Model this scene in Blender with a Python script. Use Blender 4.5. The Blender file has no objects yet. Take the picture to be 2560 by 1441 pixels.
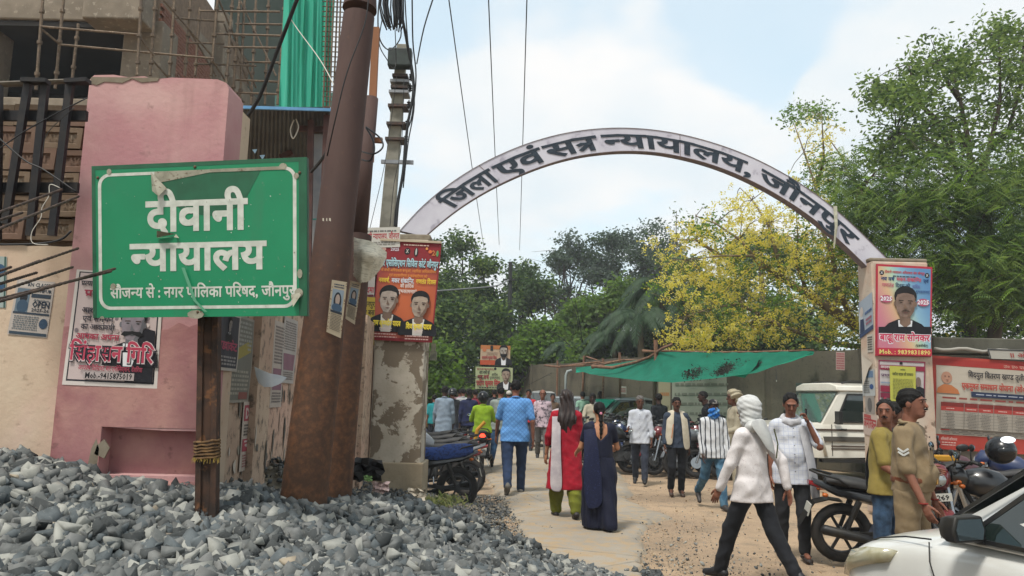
import bpy, math, random
import numpy as np
from mathutils import Vector, Matrix, Euler
random.seed(7); RNG = np.random.default_rng(7)
PI = math.pi; R = math.radians
SC = bpy.context.scene; COL = SC.collection
# ---------------------------------------------------------------- camera, world, sun, exposure
F_PX = 1934.0; PITCH = R(8.0); ROLL = R(1.35); CAM = Vector((0, 0, 1.62))
_F = Vector((0, math.cos(PITCH), math.sin(PITCH))); _U0 = Vector((0, -math.sin(PITCH), math.cos(PITCH))); _R0 = Vector((1, 0, 0))
_R = _R0*math.cos(ROLL) + _U0*math.sin(ROLL); _U = _U0*math.cos(ROLL) - _R0*math.sin(ROLL)
cam_d = bpy.data.cameras.new('camera'); cam = bpy.data.objects.new('camera', cam_d); COL.objects.link(cam)
cam_d.sensor_width = 36; cam_d.lens = F_PX/2560*36; cam_d.clip_start = .05; cam_d.clip_end = 2500
cam.matrix_world = Matrix(((_R.x, _U.x, -_F.x, CAM.x), (_R.y, _U.y, -_F.y, CAM.y), (_R.z, _U.z, -_F.z, CAM.z), (0, 0, 0, 1)))
SC.camera = cam
SUN_EL, SUN_AZ = R(62), R(215)            # azimuth clockwise from +Y
world = bpy.data.worlds.new("World"); SC.world = world; world.use_nodes = True
def build_world():
 nt = world.node_tree; N = nt.nodes; L = nt.links; N.clear()
 out = N.new('ShaderNodeOutputWorld'); bg = N.new('ShaderNodeBackground'); bg.inputs[1].default_value = .15
 sky = N.new('ShaderNodeTexSky'); sky.sky_type = 'NISHITA'; sky.sun_disc = False
 sky.sun_elevation = SUN_EL; sky.sun_rotation = SUN_AZ; sky.dust_density = 2.5; sky.air_density = 1.0; sky.ozone_density = 1.5
 tc = N.new('ShaderNodeTexCoord'); sep = N.new('ShaderNodeSeparateXYZ'); L.new(tc.outputs['Generated'], sep.inputs[0])
 # cloud sheet coordinates: direction divided by its height
 mx = N.new('ShaderNodeMath'); mx.operation = 'MAXIMUM'; mx.inputs[1].default_value = .10; L.new(sep.outputs[2], mx.inputs[0])
 ad = N.new('ShaderNodeMath'); ad.operation = 'ADD'; ad.inputs[1].default_value = .25; L.new(mx.outputs[0], ad.inputs[0])
 dv = N.new('ShaderNodeVectorMath'); dv.operation = 'DIVIDE'; L.new(tc.outputs['Generated'], dv.inputs[0])
 cb = N.new('ShaderNodeCombineXYZ'); [L.new(ad.outputs[0], cb.inputs[i]) for i in range(3)]; L.new(cb.outputs[0], dv.inputs[1])
 n1 = N.new('ShaderNodeTexNoise'); n1.inputs['Scale'].default_value = 1.9; n1.inputs['Detail'].default_value = 9; n1.inputs['Roughness'].default_value = .52
 mp = N.new('ShaderNodeMapping'); mp.inputs['Location'].default_value = (.62, .35, .0); L.new(dv.outputs[0], mp.inputs[0]); L.new(mp.outputs[0], n1.inputs[0])
 # blobs of blue opening / cloud at chosen directions
 def blob(d, r, w):
  d = Vector(d).normalized()
  vd = N.new('ShaderNodeVectorMath'); vd.operation = 'DISTANCE'; vd.inputs[1].default_value = d; L.new(tc.outputs['Generated'], vd.inputs[0])
  mr = N.new('ShaderNodeMapRange'); mr.interpolation_type = 'SMOOTHSTEP'; mr.inputs[1].default_value = 0; mr.inputs[2].default_value = r; mr.inputs[3].default_value = w; mr.inputs[4].default_value = 0
  L.new(vd.outputs['Value'], mr.inputs[0]); return mr.outputs[0]
 def pd(px, py): return _F + _R*((px-1280)/F_PX) + _U*((720.5-py)/F_PX)
 acc = n1.outputs[0]
 for b in ((pd(1850, 60), .17, -.20), (pd(1900, 190), .10, -.13), (pd(1640, 60), .08, -.05), (pd(1090, 30), .10, -.06), (pd(2040, 215), .042, .28),
              (pd(1700, 300), .17, .16), (pd(2280, 180), .13, .16), (pd(2480, 130), .14, .12), (pd(1250, 320), .2, .10), (pd(1620, 20), .05, .1), (pd(2230, 20), .05, -.08)):
  s = N.new('ShaderNodeMath'); s.operation = 'ADD'; L.new(acc, s.inputs[0]); L.new(blob(*b), s.inputs[1]); acc = s.outputs[0]
 rp = N.new('ShaderNodeMapRange'); rp.interpolation_type = 'SMOOTHSTEP'; rp.inputs[1].default_value = .38; rp.inputs[2].default_value = .56; rp.inputs[3].default_value = .28; rp.inputs[4].default_value = .97
 L.new(acc, rp.inputs[0])
 n2 = N.new('ShaderNodeTexNoise'); n2.inputs['Scale'].default_value = 3.2; n2.inputs['Detail'].default_value = 6; L.new(dv.outputs[0], n2.inputs[0])
 cr = N.new('ShaderNodeValToRGB'); cr.color_ramp.elements[0].position = .35; cr.color_ramp.elements[0].color = (3.6, 3.95, 4.15, 1); cr.color_ramp.elements[1].position = .68; cr.color_ramp.elements[1].color = (4.4, 4.36, 4.3, 1)
 L.new(n2.outputs[0], cr.inputs[0])
 tint = N.new('ShaderNodeMix'); tint.data_type = 'RGBA'; tint.blend_type = 'MULTIPLY'; tint.inputs[0].default_value = 1; L.new(sky.outputs[0], tint.inputs[6]); tint.inputs[7].default_value = (1.7, 1.6, 1.25, 1)
 hz = N.new('ShaderNodeMix'); hz.data_type = 'RGBA'; hz.inputs[0].default_value = .62; L.new(tint.outputs[2], hz.inputs[6]); hz.inputs[7].default_value = (2.95, 3.75, 4.25, 1)
 mix = N.new('ShaderNodeMix'); mix.data_type = 'RGBA'; L.new(rp.outputs[0], mix.inputs[0]); L.new(hz.outputs[2], mix.inputs[6]); L.new(cr.outputs[0], mix.inputs[7])
 L.new(mix.outputs[2], bg.inputs[0]); L.new(bg.outputs[0], out.inputs[0])
build_world()
sd = bpy.data.lights.new('sun', 'SUN'); sd.energy = 2.5; sd.angle = R(11); sd.color = (1, .955, .89)
sun = bpy.data.objects.new('sun', sd); COL.objects.link(sun)
sdir = Vector((math.sin(SUN_AZ)*math.cos(SUN_EL), math.cos(SUN_AZ)*math.cos(SUN_EL), math.sin(SUN_EL)))
sun.rotation_euler = sdir.to_track_quat('Z', 'Y').to_euler()
SC.view_settings.view_transform = 'Standard'; SC.view_settings.look = 'None'; SC.view_settings.gamma = 1; SC.view_settings.exposure = .64
HAZE = .0013; SC.render.engine = 'CYCLES'; SC.cycles.max_bounces = 6; SC.cycles.transparent_max_bounces = 8; SC.cycles.diffuse_bounces = 3
SC.cycles.caustics_reflective = False; SC.cycles.caustics_refractive = False
def W(px, py, Y):
 "point of the place seen at pixel (px,py) of the photograph at distance Y along the street"
 d = _F + _R*((px-1280)/F_PX) + _U*((720.5-py)/F_PX)
 return CAM + d*(Y/d.y)
def WZ(px, py, z):
 d = _F + _R*((px-1280)/F_PX) + _U*((720.5-py)/F_PX)
 return CAM + d*((z-CAM.z)/d.z)
def G(px, py): return WZ(px, py, 0)
# ---------------------------------------------------------------- mesh helpers
class MB:
 def __init__(s): s.v = []; s.f = []; s.m = []; s.n = 0
 def add(s, V, Fs, mi=0, M=None):
  V = [Vector(v) for v in V]
  if M is not None: V = [M @ v for v in V]
  s.v += [tuple(v) for v in V]; s.f += [tuple(i+s.n for i in f) for f in Fs]; s.m += [mi]*len(Fs); s.n += len(V); return s
 def box(s, c, d, M=None, mi=0, taper=1.0):
  x, y, z = d[0]/2, d[1]/2, d[2]/2; c = Vector(c)
  V = [c+Vector((sx*x*(taper if sz > 0 else 1), sy*y*(taper if sz > 0 else 1), sz*z)) for sz in (-1, 1) for sy in (-1, 1) for sx in (-1, 1)]
  return s.add(V, [(0, 2, 3, 1), (4, 5, 7, 6), (0, 1, 5, 4), (2, 6, 7, 3), (0, 4, 6, 2), (1, 3, 7, 5)], mi, M)
 def bar(s, a, b, w, h, up=(0, 0, 1), mi=0, M=None):
  a = Vector(a); b = Vector(b); d = (b-a).normalized(); u = Vector(up); x = d.cross(u)
  if x.length < 1e-4: x = d.cross(Vector((0, 1, 0)))
  x.normalize(); u = x.cross(d).normalized()
  V = [p + x*(sx*w/2)+u*(sz*h/2) for p in (a, b) for sx, sz in ((-1, -1), (1, -1), (1, 1), (-1, 1))]
  return s.add(V, [(0, 3, 2, 1), (4, 5, 6, 7), (0, 1, 5, 4), (1, 2, 6, 5), (2, 3, 7, 6), (3, 0, 4, 7)], mi, M)
 def tube(s, P, r, n=8, mi=0, M=None, cap=True, sq=1.0):
  P = [Vector(p) for p in P]; k = len(P); rr = r if isinstance(r, (list, tuple)) else [r]*k
  V = []; Fs = []; px = None
  for i, p in enumerate(P):
   d = (P[min(i+1, k-1)]-P[max(i-1, 0)]).normalized()
   if px is None:
    px = d.cross(Vector((0, 0, 1)))
    if px.length < .05: px = d.cross(Vector((0, 1, 0)))
   px = (px - d*px.dot(d)).normalized(); py = d.cross(px)
   for j in range(n):
    a = 2*PI*j/n; V.append(p + px*(math.cos(a)*rr[i]) + py*(math.sin(a)*rr[i]*sq))
  for i in range(k-1):
   for j in range(n): Fs.append((i*n+j, i*n+(j+1) % n, (i+1)*n+(j+1) % n, (i+1)*n+j))
  if cap: Fs += [tuple(range(n))[::-1], tuple((k-1)*n+j for j in range(n))]
  return s.add(V, Fs, mi, M)
 def ell(s, c, r, nu=12, nv=8, mi=0, M=None):
  c = Vector(c); r = (r, r, r) if not hasattr(r, '__len__') else r
  V = [c+Vector((0, 0, -r[2]))]
  for i in range(1, nv):
   t = -PI/2+PI*i/nv
   for j in range(nu): a = 2*PI*j/nu; V.append(c+Vector((r[0]*math.cos(t)*math.cos(a), r[1]*math.cos(t)*math.sin(a), r[2]*math.sin(t))))
  V.append(c+Vector((0, 0, r[2]))); Fs = []
  for j in range(nu): Fs.append((0, 1+(j+1) % nu, 1+j))
  for i in range(nv-2):
   for j in range(nu): a = 1+i*nu; Fs.append((a+j, a+(j+1) % nu, a+nu+(j+1) % nu, a+nu+j))
  a = 1+(nv-2)*nu
  for j in range(nu): Fs.append((a+j, a+(j+1) % nu, len(V)-1))
  return s.add(V, Fs, mi, M)
 def torus(s, c, R0, r, ax='y', nu=28, nv=8, mi=0, M=None, w=1.0):
  V = []; Fs = []; c = Vector(c)
  for i in range(nu):
   a = 2*PI*i/nu
   for j in range(nv):
    b = 2*PI*j/nv; q = R0+r*math.cos(b); h = r*w*math.sin(b)
    V.append(c+(Vector((q*math.cos(a), h, q*math.sin(a))) if ax == 'y' else Vector((q*math.cos(a), q*math.sin(a), h)) if ax == 'z' else Vector((h, q*math.cos(a), q*math.sin(a)))))
  for i in range(nu):
   for j in range(nv): Fs.append((i*nv+j, ((i+1) % nu)*nv+j, ((i+1) % nu)*nv+(j+1) % nv, i*nv+(j+1) % nv))
  return s.add(V, Fs, mi, M)
 def loft(s, secs, closed=True, cap=True, mi=0, M=None):
  n = len(secs[0]); V = [p for q in secs for p in q]; Fs = []
  for i in range(len(secs)-1):
   for j in range(n if closed else n-1): Fs.append((i*n+j, i*n+(j+1) % n, (i+1)*n+(j+1) % n, (i+1)*n+j))
  if cap and closed: Fs += [tuple(range(n))[::-1], tuple((len(secs)-1)*n+j for j in range(n))]
  return s.add(V, Fs, mi, M)
 def prism(s, poly, fr, t, mi=0, M=None):
  "poly: 2D outline, fr(u,v)->point on the front, t: Vector thickness backwards"
  A = [fr(*p) for p in poly]; n = len(A); t = Vector(t)
  return s.add(A+[a+t for a in A], [tuple(range(n)), tuple(range(n, 2*n))[::-1]]+[(i, i+n, (i+1) % n+n, (i+1) % n) for i in range(n)], mi, M)
 def mesh(s, name, mats=None, smooth=False):
  me = bpy.data.meshes.new(name); me.from_pydata(s.v, [], s.f)
  for m in (mats if isinstance(mats, (list, tuple)) else [mats] if mats else []): me.materials.append(m)
  if any(s.m): me.polygons.foreach_set('material_index', s.m)
  if smooth: me.polygons.foreach_set('use_smooth', [True]*len(s.f))
  me.validate(); me.update(); return me
def np_mesh(name, V, Q, mats, smooth=False, mi=None, k=4):
 "fast mesh from numpy arrays: V (n,3), Q (m,k)"
 me = bpy.data.meshes.new(name); V = np.asarray(V, np.float32); Q = np.asarray(Q, np.int32)
 me.vertices.add(len(V)); me.vertices.foreach_set('co', V.ravel())
 me.loops.add(Q.size); me.loops.foreach_set('vertex_index', Q.ravel())
 me.polygons.add(len(Q)); me.polygons.foreach_set('loop_start', np.arange(0, Q.size, Q.shape[1], dtype=np.int32))
 for m in (mats if isinstance(mats, (list, tuple)) else [mats]): me.materials.append(m)
 if mi is not None: me.polygons.foreach_set('material_index', np.asarray(mi, np.int32))
 if smooth: me.polygons.foreach_set('use_smooth', np.ones(len(Q), bool))
 me.update(calc_edges=True); return me
def link(o, parent=None):
 COL.objects.link(o)
 if parent: o.parent = parent
 return o
def obj(name, mb, mat=None, parent=None, smooth=False, bevel=0, loc=None, auto=None):
 me = mb.mesh(name, mat, smooth) if isinstance(mb, MB) else mb
 o = bpy.data.objects.new(name, me)
 if loc is not None: o.location = loc
 if bevel:
  b = o.modifiers.new('bevel', 'BEVEL'); b.width = bevel; b.segments = 2; b.limit_method = 'ANGLE'; b.angle_limit = R(40)
 if auto:
  me.polygons.foreach_set('use_smooth', [True]*len(me.polygons)); me.set_sharp_from_angle(angle=R(auto))
 return link(o, parent)
def tag(o, label, cat, group=None, kind=None):
 if label: o['label'] = label
 if cat: o['category'] = cat
 if group: o['group'] = group
 if kind: o['kind'] = kind
 return o
def thing(name, label, cat, loc=(0, 0, 0), rz=0, group=None):
 o = bpy.data.objects.new(name, None); COL.objects.link(o); o.location = loc; o.rotation_euler = (0, 0, rz); o.empty_display_size = .1
 return tag(o, label, cat, group)
def copy_tree(o, parent=None):
 c = o.copy(); COL.objects.link(c); c.parent = parent
 for ch in o.children: copy_tree(ch, c)
 return c
def struct(name, mb, m, **k): return tag(obj(name, mb, m, **k), None, None, kind='structure')
# ---------------------------------------------------------------- materials
MATS = {}
def C(h, g=1.0):
 "sRGB hex -> linear"
 h = h.lstrip('#'); c = [int(h[i:i+2], 16)/255 for i in (0, 2, 4)]
 return tuple((x/12.92 if x <= .04045 else ((x+.055)/1.055)**2.4)*g for x in c)+(1,)
class NT:
 def __init__(s, name):
  s.m = bpy.data.materials.new(name); s.m.use_nodes = True; s.t = s.m.node_tree; s.b = s.t.nodes['Principled BSDF']; s.tc = s.t.nodes.new('ShaderNodeTexCoord')
  s.co = s.tc.outputs['Object']
 def n(s, t, ins=None, **kw):
  x = s.t.nodes.new('ShaderNode'+t)
  for k, v in kw.items(): setattr(x, k, v)
  for k, v in (ins or {}).items():
   if hasattr(v, 'is_output') or isinstance(v, bpy.types.NodeSocket): s.t.links.new(v, x.inputs[k])
   else: x.inputs[k].default_value = v
  return x
 def noise(s, scale, detail=4, rough=.55, co=None, dist=0): return s.n('TexNoise', {'Vector': co or s.co, 'Scale': scale, 'Detail': detail, 'Roughness': rough, 'Distortion': dist}).outputs[0]
 def mapv(s, scale=(1, 1, 1), loc=(0, 0, 0), co=None): return s.n('Mapping', {'Vector': co or s.co, 'Scale': scale, 'Location': loc}).outputs[0]
 def ramp(s, f, a, b, va=0., vb=1.): return s.n('MapRange', {0: f, 1: a, 2: b, 3: va, 4: vb}, interpolation_type='SMOOTHSTEP').outputs[0]
 def mix(s, f, a, b, blend='MIX'):
  x = s.t.nodes.new('ShaderNodeMix'); x.data_type = 'RGBA'; x.blend_type = blend
  for i, v in ((0, f), (6, a), (7, b)):
   if isinstance(v, bpy.types.NodeSocket): s.t.links.new(v, x.inputs[i])
   else: x.inputs[i].default_value = v
  return x.outputs[2]
 def math(s, op, a, b=0.): return s.n('Math', {0: a, 1: b}, operation=op).outputs[0]
 def sep(s, co=None): return s.n('SeparateXYZ', {0: co or s.co}).outputs
 def bump(s, h, strength=.3, dist=.01):
  s.t.links.new(s.n('Bump', {'Height': h, 'Strength': strength, 'Distance': dist}).outputs[0], s.b.inputs['Normal'])
 def set(s, **k):
  for a, v in k.items():
   i = s.b.inputs[{'col': 'Base Color', 'rough': 'Roughness', 'metal': 'Metallic', 'spec': 'Specular IOR Level', 'coat': 'Coat Weight', 'trans': 'Transmission Weight', 'alpha': 'Alpha', 'emit': 'Emission Color', 'es': 'Emission Strength', 'ior': 'IOR', 'sheen': 'Sheen Weight'}[a]]
   if isinstance(v, bpy.types.NodeSocket): s.t.links.new(v, i)
   else: i.default_value = v
  return s
def mat(name, c1, c2=None, scale=6, rough=.7, metal=0, bump=0, bdist=.01, spec=.4, coat=0, lo=.35, hi=.65, stretch=(1, 1, 1), detail=5, c3=None, s3=30, fine=0):
 if name in MATS: return MATS[name]
 t = NT(name); c1 = C(c1) if isinstance(c1, str) else c1; col = c1
 if c2 is not None or bump:
  co = t.mapv(stretch); nz = t.noise(scale, detail, co=co)
  if c2 is not None: col = t.mix(t.ramp(nz, lo, hi), c1, C(c2) if isinstance(c2, str) else c2)
  if c3 is not None: col = t.mix(t.ramp(t.noise(s3, 3), .58, .72), col, C(c3) if isinstance(c3, str) else c3)
  if bump: t.bump(t.math('ADD', nz, t.math('MULTIPLY', t.noise(scale*6, 3), .35)), bump, bdist)
 t.set(col=col, rough=rough, metal=metal, spec=spec, coat=coat); MATS[name] = t.m; return t.m
# ---------------------------------------------------------------- lettering (Devanagari shaped by hand from the built-in font)
_GL = {}
def glyph(ch, off=0.0, res=2):
 key = (ch, off, res)
 if key in _GL: return _GL[key]
 def ev(s, o_):
  c = bpy.data.curves.new('t', 'FONT'); c.body = s; c.resolution_u = res; c.offset = o_
  o = bpy.data.objects.new('t', c); COL.objects.link(o); dg = bpy.context.evaluated_depsgraph_get(); m = o.evaluated_get(dg).to_mesh()
  V = [(v.co.x, v.co.y) for v in m.vertices]; Fs = [tuple(p.vertices) for p in m.polygons]
  o.evaluated_get(dg).to_mesh_clear(); bpy.data.objects.remove(o); bpy.data.curves.remove(c); return V, Fs
 V, Fs = ev(ch, off) if ch != ' ' else ([], [])
 if off and Fs:
  ar = lambda v, f: sum(abs(sum(v[q[k-1]][0]*v[q[k]][1]-v[q[k]][0]*v[q[k-1]][1] for k in range(len(q))))/2 for q in f)
  V0, F0 = ev(ch, 0); ct = {}
  for q in F0:
   for k in range(len(q)): e = tuple(sorted((q[k-1], q[k]))); ct[e] = ct.get(e, 0)+1
  per = sum(math.dist(V0[a], V0[b]) for (a, b), c in ct.items() if c == 1)
  if ar(V, Fs)-ar(V0, F0) < per*off*.95:      # the offset outline broke: thicken by shifted copies
   V = []; Fs = []
   for k, (dx, dy) in enumerate(((-1, -1), (1, -1), (1, 1), (-1, 1))):
    n = len(V); V += [(p[0]+dx*off*.9, p[1]+dy*off*.9, k*.25) for p in V0]; Fs += [tuple(i+n for i in q) for q in F0]
 A, _ = ev(ch+'|', 0); adv = max(v[0] for v in A)-.168
 _GL[key] = (V, Fs, adv); return _GL[key]
def clip_x(V, Fs, x0):
 "keep the part of a flat mesh left of x0"
 OV = []; OF = []
 for f in Fs:
  P = [V[i] for i in f]; Q = []
  for i in range(len(P)):
   a, b = P[i-1], P[i]
   if (a[0] <= x0) != (b[0] <= x0): t = (x0-a[0])/(b[0]-a[0]); Q.append((x0, a[1]+t*(b[1]-a[1]))+tuple(a[2:]))
   if b[0] <= x0: Q.append(b)
  if len(Q) > 2: OF.append(tuple(range(len(OV), len(OV)+len(Q)))); OV += Q
 return OV, OF
VIR = '\u094d'; MAT_ABOVE = set('\u0900\u0901\u0902\u0947\u0948\u0945\u0941\u0942\u0943'); 
def is_c(c): return '\u0915' <= c <= '\u0939'
def text2d(s, bold=0.0, res=2, sp=0.0):
 "list of vertices, faces, total width at size 1"
 V = []; Fs = []; x = 0.0; i = 0; B = bold
 lay = [0]
 def put(g, dx=0, sx=1):
  lay[0] += 1; v, f, a = g; n = len(V); V.extend([(p[0]*sx+x+dx, p[1], lay[0] % 3+(p[2] if len(p) > 2 else 0)) for p in v]); Fs.extend([tuple(j+n for j in q) for q in f]); return a
 def stroke(pts, w):
  for a, b in zip(pts, pts[1:]):
   d = Vector((b[0]-a[0], b[1]-a[1])).normalized(); nx, ny = -d.y*w, d.x*w; e = d*w*.5
   n = len(V); lay[0] += 1; l = 3+lay[0] % 3; V.extend([(a[0]+nx-e.x+x, a[1]+ny-e.y, l), (a[0]-nx-e.x+x, a[1]-ny-e.y, l), (b[0]-nx+e.x+x, b[1]-ny+e.y, l), (b[0]+nx+e.x+x, b[1]+ny+e.y, l)]); Fs.append((n, n+1, n+2, n+3))
 while i < len(s):
  ch = s[i]
  if is_c(ch):
   j = i; cl = [ch]; reph = False
   if ch == 'र' and i+2 < len(s) and s[i+1] == VIR and is_c(s[i+2]): reph = True; cl = [s[i+2]]; j = i+2
   while j+2 < len(s) and s[j+1] == VIR and is_c(s[j+2]): cl.append(s[j+2]); j += 2
   j += 1; ms = []
   while j < len(s) and ('\u0900' <= s[j] <= '\u0903' or '\u093c' <= s[j] <= '\u094c'): ms.append(s[j]); j += 1
   rak = len(cl) > 1 and cl[-1] == 'र'
   if rak: cl = cl[:-1]
   if 'ि' in ms: put(glyph('ि', B, res)); x += .262
   for c in cl[:-1]:
    v, f, a = glyph(c, B, res)
    if c in 'कफ': cut = a*.80
    elif c in 'टठडढदहरङछझ': cut = a
    else:
     xs = [p[0] for p in v if -.06 < p[1] < .04]; r_ = max(xs, default=a); cut = min([q for q in xs if q > r_-.17], default=a-.135)-.003
    put((*clip_x(v, f, cut), cut)); x += cut-.005
   c = cl[-1]
   if c == 'त' and rak:
    a = .46; stroke([(0, .585), (a+.02, .585)], .037+B); stroke([(a-.13, .58), (a-.13, .0)], .038+B); stroke([(a-.15, .30), (.14, .33), (.05, .28)], .036+B); stroke([(a-.15, .30), (.07, .05)], .036+B)
   else:
    g = glyph(c, B, res); put(g); a = g[2]
    if rak: stroke([(a-.14, .24), (a-.40, .03)], .033+B)
   if reph: stroke([(a-.12, .64), (a-.22, .72), (a-.17, .83), (a-.06, .85)], .03+B)
   x += a
   for m_ in ms:
    if m_ != 'ि': x += put(glyph(m_, B, res))
   i = j
  else:
   x += put(glyph(ch, B, res)); i += 1
  x += sp
 return V, Fs, x
def lettering(mb, s, fr, x0, x1, ybase, h, bold=.0, mi=0, align='fit', res=2, sp=0.0):
 """write s into mb on surface fr(u,v). h = letter height. 'fit' stretches to x0..x1, 'c' centres, 'l' left"""
 V, Fs, w = text2d(s, bold, res, sp); sy = h/.622
 if align == 'fit': sx = (x1-x0)/w; o = x0
 elif align == 'c': sx = min(sy, (x1-x0)/w); o = (x0+x1)/2-w*sx/2
 else: sx = min(sy, (x1-x0)/w) if x1 > x0 else sy; o = x0
 P = [fr(o+v[0]*sx, ybase+v[1]*sy) for v in V]
 if not P: return
 nn = (fr(.6, .5)-fr(.5, .5)).cross(fr(.5, .6)-fr(.5, .5)).normalized()
 if nn.dot(CAM-P[0]) < 0: nn = -nn
 mb.add([p+nn*(v[2]*.0004) for p, v in zip(P, V)], Fs, mi)
def quad_frame(TL, TR, BR, BL, lift=0.0):
 "fr(u,v): u 0..1 left to right, v 0..1 bottom to top, on a four-corner sheet"
 TL, TR, BR, BL = map(Vector, (TL, TR, BR, BL)); n = (TR-TL).cross(BL-TL).normalized()
 if n.dot(CAM-TL) < 0: n = -n
 return (lambda u, v: (BL*(1-u)+BR*u)*(1-v)+(TL*(1-u)+TR*u)*v + n*lift), n
# ================================================================ ground, road
def ground_mat():
 t = NT('sandy_ground'); a = t.noise(.35, 6); b = t.noise(2.5, 6, .65); c = t.noise(28, 5, .7)
 col = t.mix(t.ramp(a, .35, .65), C('#8b7864'), C('#a18b72'))
 col = t.mix(t.ramp(b, .45, .75), col, C('#75695a'))
 col = t.mix(t.ramp(c, .56, .72), col, C('#5d5347'))
 col = t.mix(t.ramp(t.noise(90, 2), .62, .7), col, C('#c4b394'))
 t.bump(t.math('ADD', b, t.math('MULTIPLY', c, .5)), .55, .03); t.set(col=col, rough=.95, spec=.15); return t.m
def road_mat():
 t = NT('dusty_concrete_road'); a = t.noise(.7, 6); b = t.noise(5, 6, .7); c = t.noise(60, 4, .7)
 col = t.mix(t.ramp(a, .35, .65), C('#857e73'), C('#958d80'))
 col = t.mix(t.ramp(b, .44, .62), col, C('#9a876c'))
 col = t.mix(t.ramp(c, .58, .74), col, C('#6d675d'))
 cr = t.n('TexVoronoi', {'Vector': t.co, 'Scale': .45}, feature='DISTANCE_TO_EDGE').outputs[0]
 col = t.mix(t.ramp(t.math('ADD', cr, t.math('MULTIPLY', t.noise(6, 4), .02)), .006, .02, .5, 0), col, C('#4e4840'))
 t.bump(t.math('ADD', a, t.math('MULTIPLY', c, .3)), .4, .02); t.set(col=col, rough=.93, spec=.2); return t.m
GM = ground_mat(); RM = road_mat()
def grid_sheet(x0, x1, y0, y1, nx, ny, zf):
 X, Y = np.meshgrid(np.linspace(x0, x1, nx), np.linspace(y0, y1, ny)); V = np.stack([X.ravel(), Y.ravel(), zf(X.ravel(), Y.ravel())], 1)
 i = np.arange(nx-1)[None, :]+np.arange(ny-1)[:, None]*nx; Q = np.stack([i, i+1, i+nx+1, i+nx], -1).reshape(-1, 4); return V, Q
def gn(x, y, s=1.0): return (np.sin(x*1.7*s+np.sin(y*1.1*s))+np.sin(y*2.1*s+1.3+np.sin(x*1.9*s))+.5*np.sin(x*4.3*s+y*3.1*s)+.5*np.sin(x*3.7*s-y*5.3*s+2))/3
def gz(x, y):
 near = np.clip(1-np.hypot(x, y-10)/40, 0, 1)
 return -.035+gn(x, y)*.018*near+gn(x*3, y*3)*.006*near
_V, _Q = grid_sheet(-14, 22, -6, 48, 240, 360, gz)
struct('ground', np_mesh('ground', _V, _Q, GM, True), None)
_far = MB()
for (x0, x1, y0, y1) in ((-1200, -14, -1200, 1200), (22, 1200, -1200, 1200), (-14, 22, -1200, -6), (-14, 22, 48, 1200)):
 _far.add([(x0, y0, -.06), (x1, y0, -.06), (x1, y1, -.06), (x0, y1, -.06)], [(0, 1, 2, 3)])
struct('outer_ground', _far, GM)
def road_edges(y):
 Ls = np.interp(y, [-6, 4, 7, 9, 11.6, 14, 17, 24, 46], [-.6, -.1, .4, .2, -.05, -.25, -.5, -1.3, -4.2])
 Rs = np.interp(y, [-6, 4, 7, 9.3, 10.6, 11.4, 12.2, 13.5, 15, 18, 24, 46], [1.6, 1.35, 1.3, 1.55, 1.95, 2.35, 2.05, 2.1, 2.35, 2.6, 2.7, 1.6])
 return Ls, Rs
def build_road():
 ys = np.linspace(-6, 46, 420); n = 26; Ls, Rs = road_edges(ys)
 Ls = Ls+gn(ys*2.2, ys*.3)*.10; Rs = Rs+gn(ys*2.7, ys*1.1+5)*.13+gn(ys*9, ys*3)*.035; V = []
 for i, y in enumerate(ys):
  for j in range(n):
   u = j/(n-1); x = Ls[i]*(1-u)+Rs[i]*u; e = min(u, 1-u)*n
   V.append((x, y, (.012 if e > .5 else -.06)+(gn(x*1.3, y*1.3)*.012 if e > .5 else 0)+(.012 if e > 1.5 else 0)))
 i = np.arange(n-1)[None, :]+np.arange(len(ys)-1)[:, None]*n; Q = np.stack([i, i+1, i+n+1, i+n], -1).reshape(-1, 4)
 struct('road', np_mesh('road', V, Q, RM, True), None)
build_road()
# ================================================================ broken stone
def stone_bank(n, lo=8, hi=12):
 out = []
 for k in range(n):
  ky = random.uniform(.5, .9); kz = random.uniform(.3, .75); P = []
  for x in (-1, 1):
   for y in (-1, 1):
    for z in (-1, 1):
     if random.random() < .12: continue
     c = Vector((x*random.uniform(.6, 1.1), y*random.uniform(.5, 1.1), z*random.uniform(.55, 1.1))); P.append(c)
     for _ in range(random.choice((0, 1, 1, 2))): e = random.randrange(3); d = c.copy(); d[e] *= random.uniform(.45, .8); d[(e+1) % 3] *= random.uniform(.95, 1.12); P.append(d)
  sx = random.uniform(-.35, .35); P = [Vector(((p.x+p.z*sx)*.5, p.y*.5*ky, p.z*.5*kz)) for p in P]; m = len(P)
  import bmesh
  bm = bmesh.new(); [bm.verts.new(p) for p in P]; r = bmesh.ops.convex_hull(bm, input=bm.verts)
  bm.verts.ensure_lookup_table()
  for v in [v for v in bm.verts if not v.link_faces]: bm.verts.remove(v)
  bm.verts.index_update(); V = np.array([v.co[:] for v in bm.verts]); T = np.array([[v.index for v in f.verts] for f in bm.faces]); bm.free(); out.append((V, T))
 return out
BANK = stone_bank(40)
def rand_rot(n, flat=.6):
 q = RNG.normal(size=(n, 4)); q[:, 0] += 0; q[:, 1:3] *= flat; q /= np.linalg.norm(q, axis=1)[:, None]; w, x, y, z = q.T
 return np.stack([1-2*(y*y+z*z), 2*(x*y-z*w), 2*(x*z+y*w), 2*(x*y+z*w), 1-2*(x*x+z*z), 2*(y*z-x*w), 2*(x*z-y*w), 2*(y*z+x*w), 1-2*(x*x+y*y)], 1).reshape(-1, 3, 3)
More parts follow.
